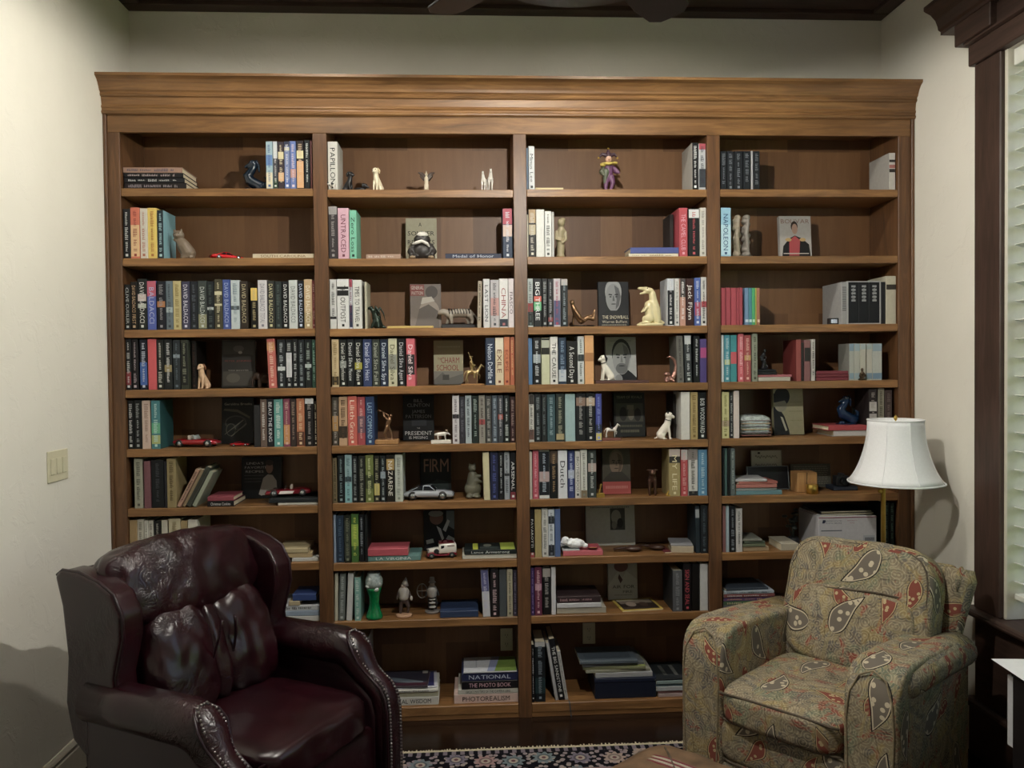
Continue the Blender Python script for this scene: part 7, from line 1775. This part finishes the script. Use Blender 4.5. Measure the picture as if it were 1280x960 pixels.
for s in (-1, 1):
    a = empty('arm', (0, .06 if s < 0 else 0, .008)); a.parent = pa
    prof = [(-.70, .06), (-.70, .60), (-.5, .645), (-.22, .672), (-.06, .682), (.015, .672), (.06, .64), (.082, .59), (.088, .5), (.088, .06)]
    MB().prism(prof, 'y', s*.365-.095, s*.365+.095).build('body', PM, a, bevel=.055, seg=5, uv=UV, shift=(.31*s, .2*s))
    # rolled top overhanging the outer side
    pts = [(-.70, .56), (-.45, .585), (-.2, .605), (-.06, .61), (-.01, .605), (.012, .60)]
    MB().tube([(x, s*(.405-.02*max(0, x+.1)), z) for x, z in pts], [.085, .085, .085, .08, .066, .04], 18, squash=.82).build('arm_roll', PM, a, uv=UV, shift=(.5+.2*s, .45))
    fw = [(-.075, .07), (-.083, .3), (-.088, .48), (-.08, .58), (-.05, .645), (0, .668), (.05, .645), (.08, .58), (.088, .48), (.083, .3), (.075, .07)]
    fw = [(y0+(y1-y0)*k/4, z0+(z1-z0)*k/4) for (y0, z0), (y1, z1) in zip(fw[:-1], fw[1:]) for k in range(4)]+[fw[-1]]
    MB().tube([(.088-.035*max(0, (z-.55)/.12)**1.5, s*.365+y*.92, z) for y, z in fw], .0036, 6).build('welt', M['welt_pale'], a)
BT = RY(R(-21))
bkf = T(-.63, .045, .665) @ BT
MB().prism([(-.62, .08), (-.67, .5), (-.79, .86), (-.84, .885), (-.88, .86), (-.80, .45), (-.76, .08)], 'y', -.27, .37).build('back_shell', PM, pa, bevel=.02, seg=2, uv=UV)
for s in (-1, 1):
    yo = 0 if s > 0 else .115
    e_ = MB().tube([(-.72, s*.35+yo, .50), (-.78, s*.37+yo, .68), (-.825, s*.385+yo, .83-yo*.5), (-.835, s*.385+yo, .87-yo*.5)], [.05, .055, .068, .055], 16).build('back_ear', PM, pa, uv=UV, shift=(.15, .6))
    MB().lathe([(.055, -.006), (.06, 0), (.03, .012), (.008, .014)], 20, T(-.795, s*.40+yo, .83-yo*.5) @ RX(R(-90*s)) ).build('ear_scroll', PM, e_, uv=UV)
MB().cushion(.115, .315, .30, bkf, 5.0, 0, 26, .004, 6, 4).build('back_cushion', PM, pa, uv=UV, shift=(.05, .75))
def onback(y, z, d=.0): return tuple(bkf @ Vector((d, y, z)))
ring_ = []
for k in range(49):
    a = 2*math.pi*k/48; c_, q_ = math.cos(a), math.sin(a); e5 = 5.0
    r_ = (abs(c_)**e5+abs(q_)**e5)**(-1/e5); ring_.append(onback(.29*c_*r_, .275*q_*r_, .088))
MB().tube(ring_, .005, 6, cap=False).build('welt', M['welt'], pa)
MB().cushion(.05, .265, .165, bkf @ T(.092, 0, -.085), 4.0, 0, 20, .002, 6, 7).build('lumbar_pillow', PM, pa, uv=UV, shift=(.9, .4))
MB().tube([tuple(bkf @ Vector((.128-.05*abs(y/.25)**4, y, .07+.008*math.sin(y*12)))) for y in [-.25+.5*i/24 for i in range(25)]], .0045, 6).build('seam', M['welt'], pa)

# ------------------------------------------------------------------ leather ottoman corner
ot = empty('leather_ottoman', label='brown leather ottoman with red woven stripe before the paisley armchair', cat='ottoman', mat=T(2.415, -1.083, .010) @ RZ(R(-139.0)) )
M['ottoman'] = plain('brown_leather', '#6b543f', .45, var=.25, nscale=14, bump=.3)
MB().cushion(.27, .27, .165, T(.285, .285, .25), 8, .12, 18, .006, 10).build('cushion', M['ottoman'], ot)
for a, b in ((.05, .05), (.5, .05), (.05, .5), (.5, .5)): MB().lathe([(.018, 0), (.022, .03), (.025, .1)], 12, T(a, b, 0)).build('foot', M['espresso'], ot)
MB().tube([(.04+.49*t, .04+.49*t, .415+.012*math.sin(t*3.14)-.05*abs(2*t-1)**6) for t in [k/16 for k in range(17)]], .004, 6).build('seam', M['welt'], ot)
for k, cc in enumerate(('#7a2a30', '#b9ad98', '#7a2a30', '#b9ad98', '#7a2a30')):
    MB().tube([(.10+.075+.012*k, y, .418+.008*math.sin((y-.1)*8)-.045*abs((y-.285)/.25)**6) for y in [.06+.45*t/16 for t in range(17)]], .0055, 5).build('woven_stripe', M['cover'], ot, color=cc)

# ------------------------------------------------------------------ dark side table with papers by the window
tb = empty('side_table', (3.50, -1.44, 0), 'espresso wood side table with open sides under the window', 'side table')
MB().box(0, .46, -.60, 0, .725, .75).build('top', M['espresso'], tb, bevel=.006, seg=2)
for a, b in ((.035, -.05), (.41, -.05), (.035, -.58), (.41, -.58)): MB().box(a, a+.035, b, b+.035, 0, .725).build('leg', M['espresso'], tb, bevel=.003)
for z0, z1 in ((.64, .70), (.10, .14)):
    MB().box(.07, .41, -.045, -.02, z0, z1).build('rail', M['espresso'], tb, bevel=.002)
    MB().box(.07, .41, -.575, -.55, z0, z1).build('rail', M['espresso'], tb, bevel=.002)
MB().box(0, .014, -.60, -.012, .05, .725).build('side_panel', M['espresso'], tb, bevel=.002)
MB().box(.014, .445, -.58, -.015, .46, .48).build('lower_shelf', M['espresso'], tb, bevel=.003)
ps = MB(); g = []
for i in range(9):
    for j in range(7):
        x = -.035+.25*i/8; y = -.17+.245*j/6; z = .0012+.004*math.sin(i*.7)*math.sin(j*.5)**2+.0
        g.append((x, y, max(.0005, z)))
fs = [(i*7+j, (i+1)*7+j, (i+1)*7+j+1, i*7+j+1) for i in range(8) for j in range(6)]
ps.add(g, fs, None, True); ps.add([(x, y, z+.0008) for x, y, z in g], [f[::-1] for f in fs][::1], None, True)
pp = empty('paper_sheet', label='white paper sheet lying over the edge of the dark side table', cat='paper', mat=T(3.515, -1.44, .7505) @ RZ(R(-6)))
o_ = ps.build('sheet', M['paper'], pp); M['sheet'] = plain('bright_paper', '#dcdcdc', .6, var=.02); o_.data.materials[0] = M['sheet']
MB().box(.05, .20, -.14, .02, .0055, .006).build('printed_picture', M['ink'], pp, color='#a08a80')
mg = empty('magazine', label='white magazine standing on the lower shelf of the side table', cat='magazine', mat=T(3.5155, -1.405, .4803))
MB().box(0, .012, -.25, 0, 0, .235).build('cover', M['cover'], mg, bevel=.001, color='#c9c9cc')
MB().box(.001, .011, -.249, .0005, .002, .233).build('page_block', M['paper'], mg)
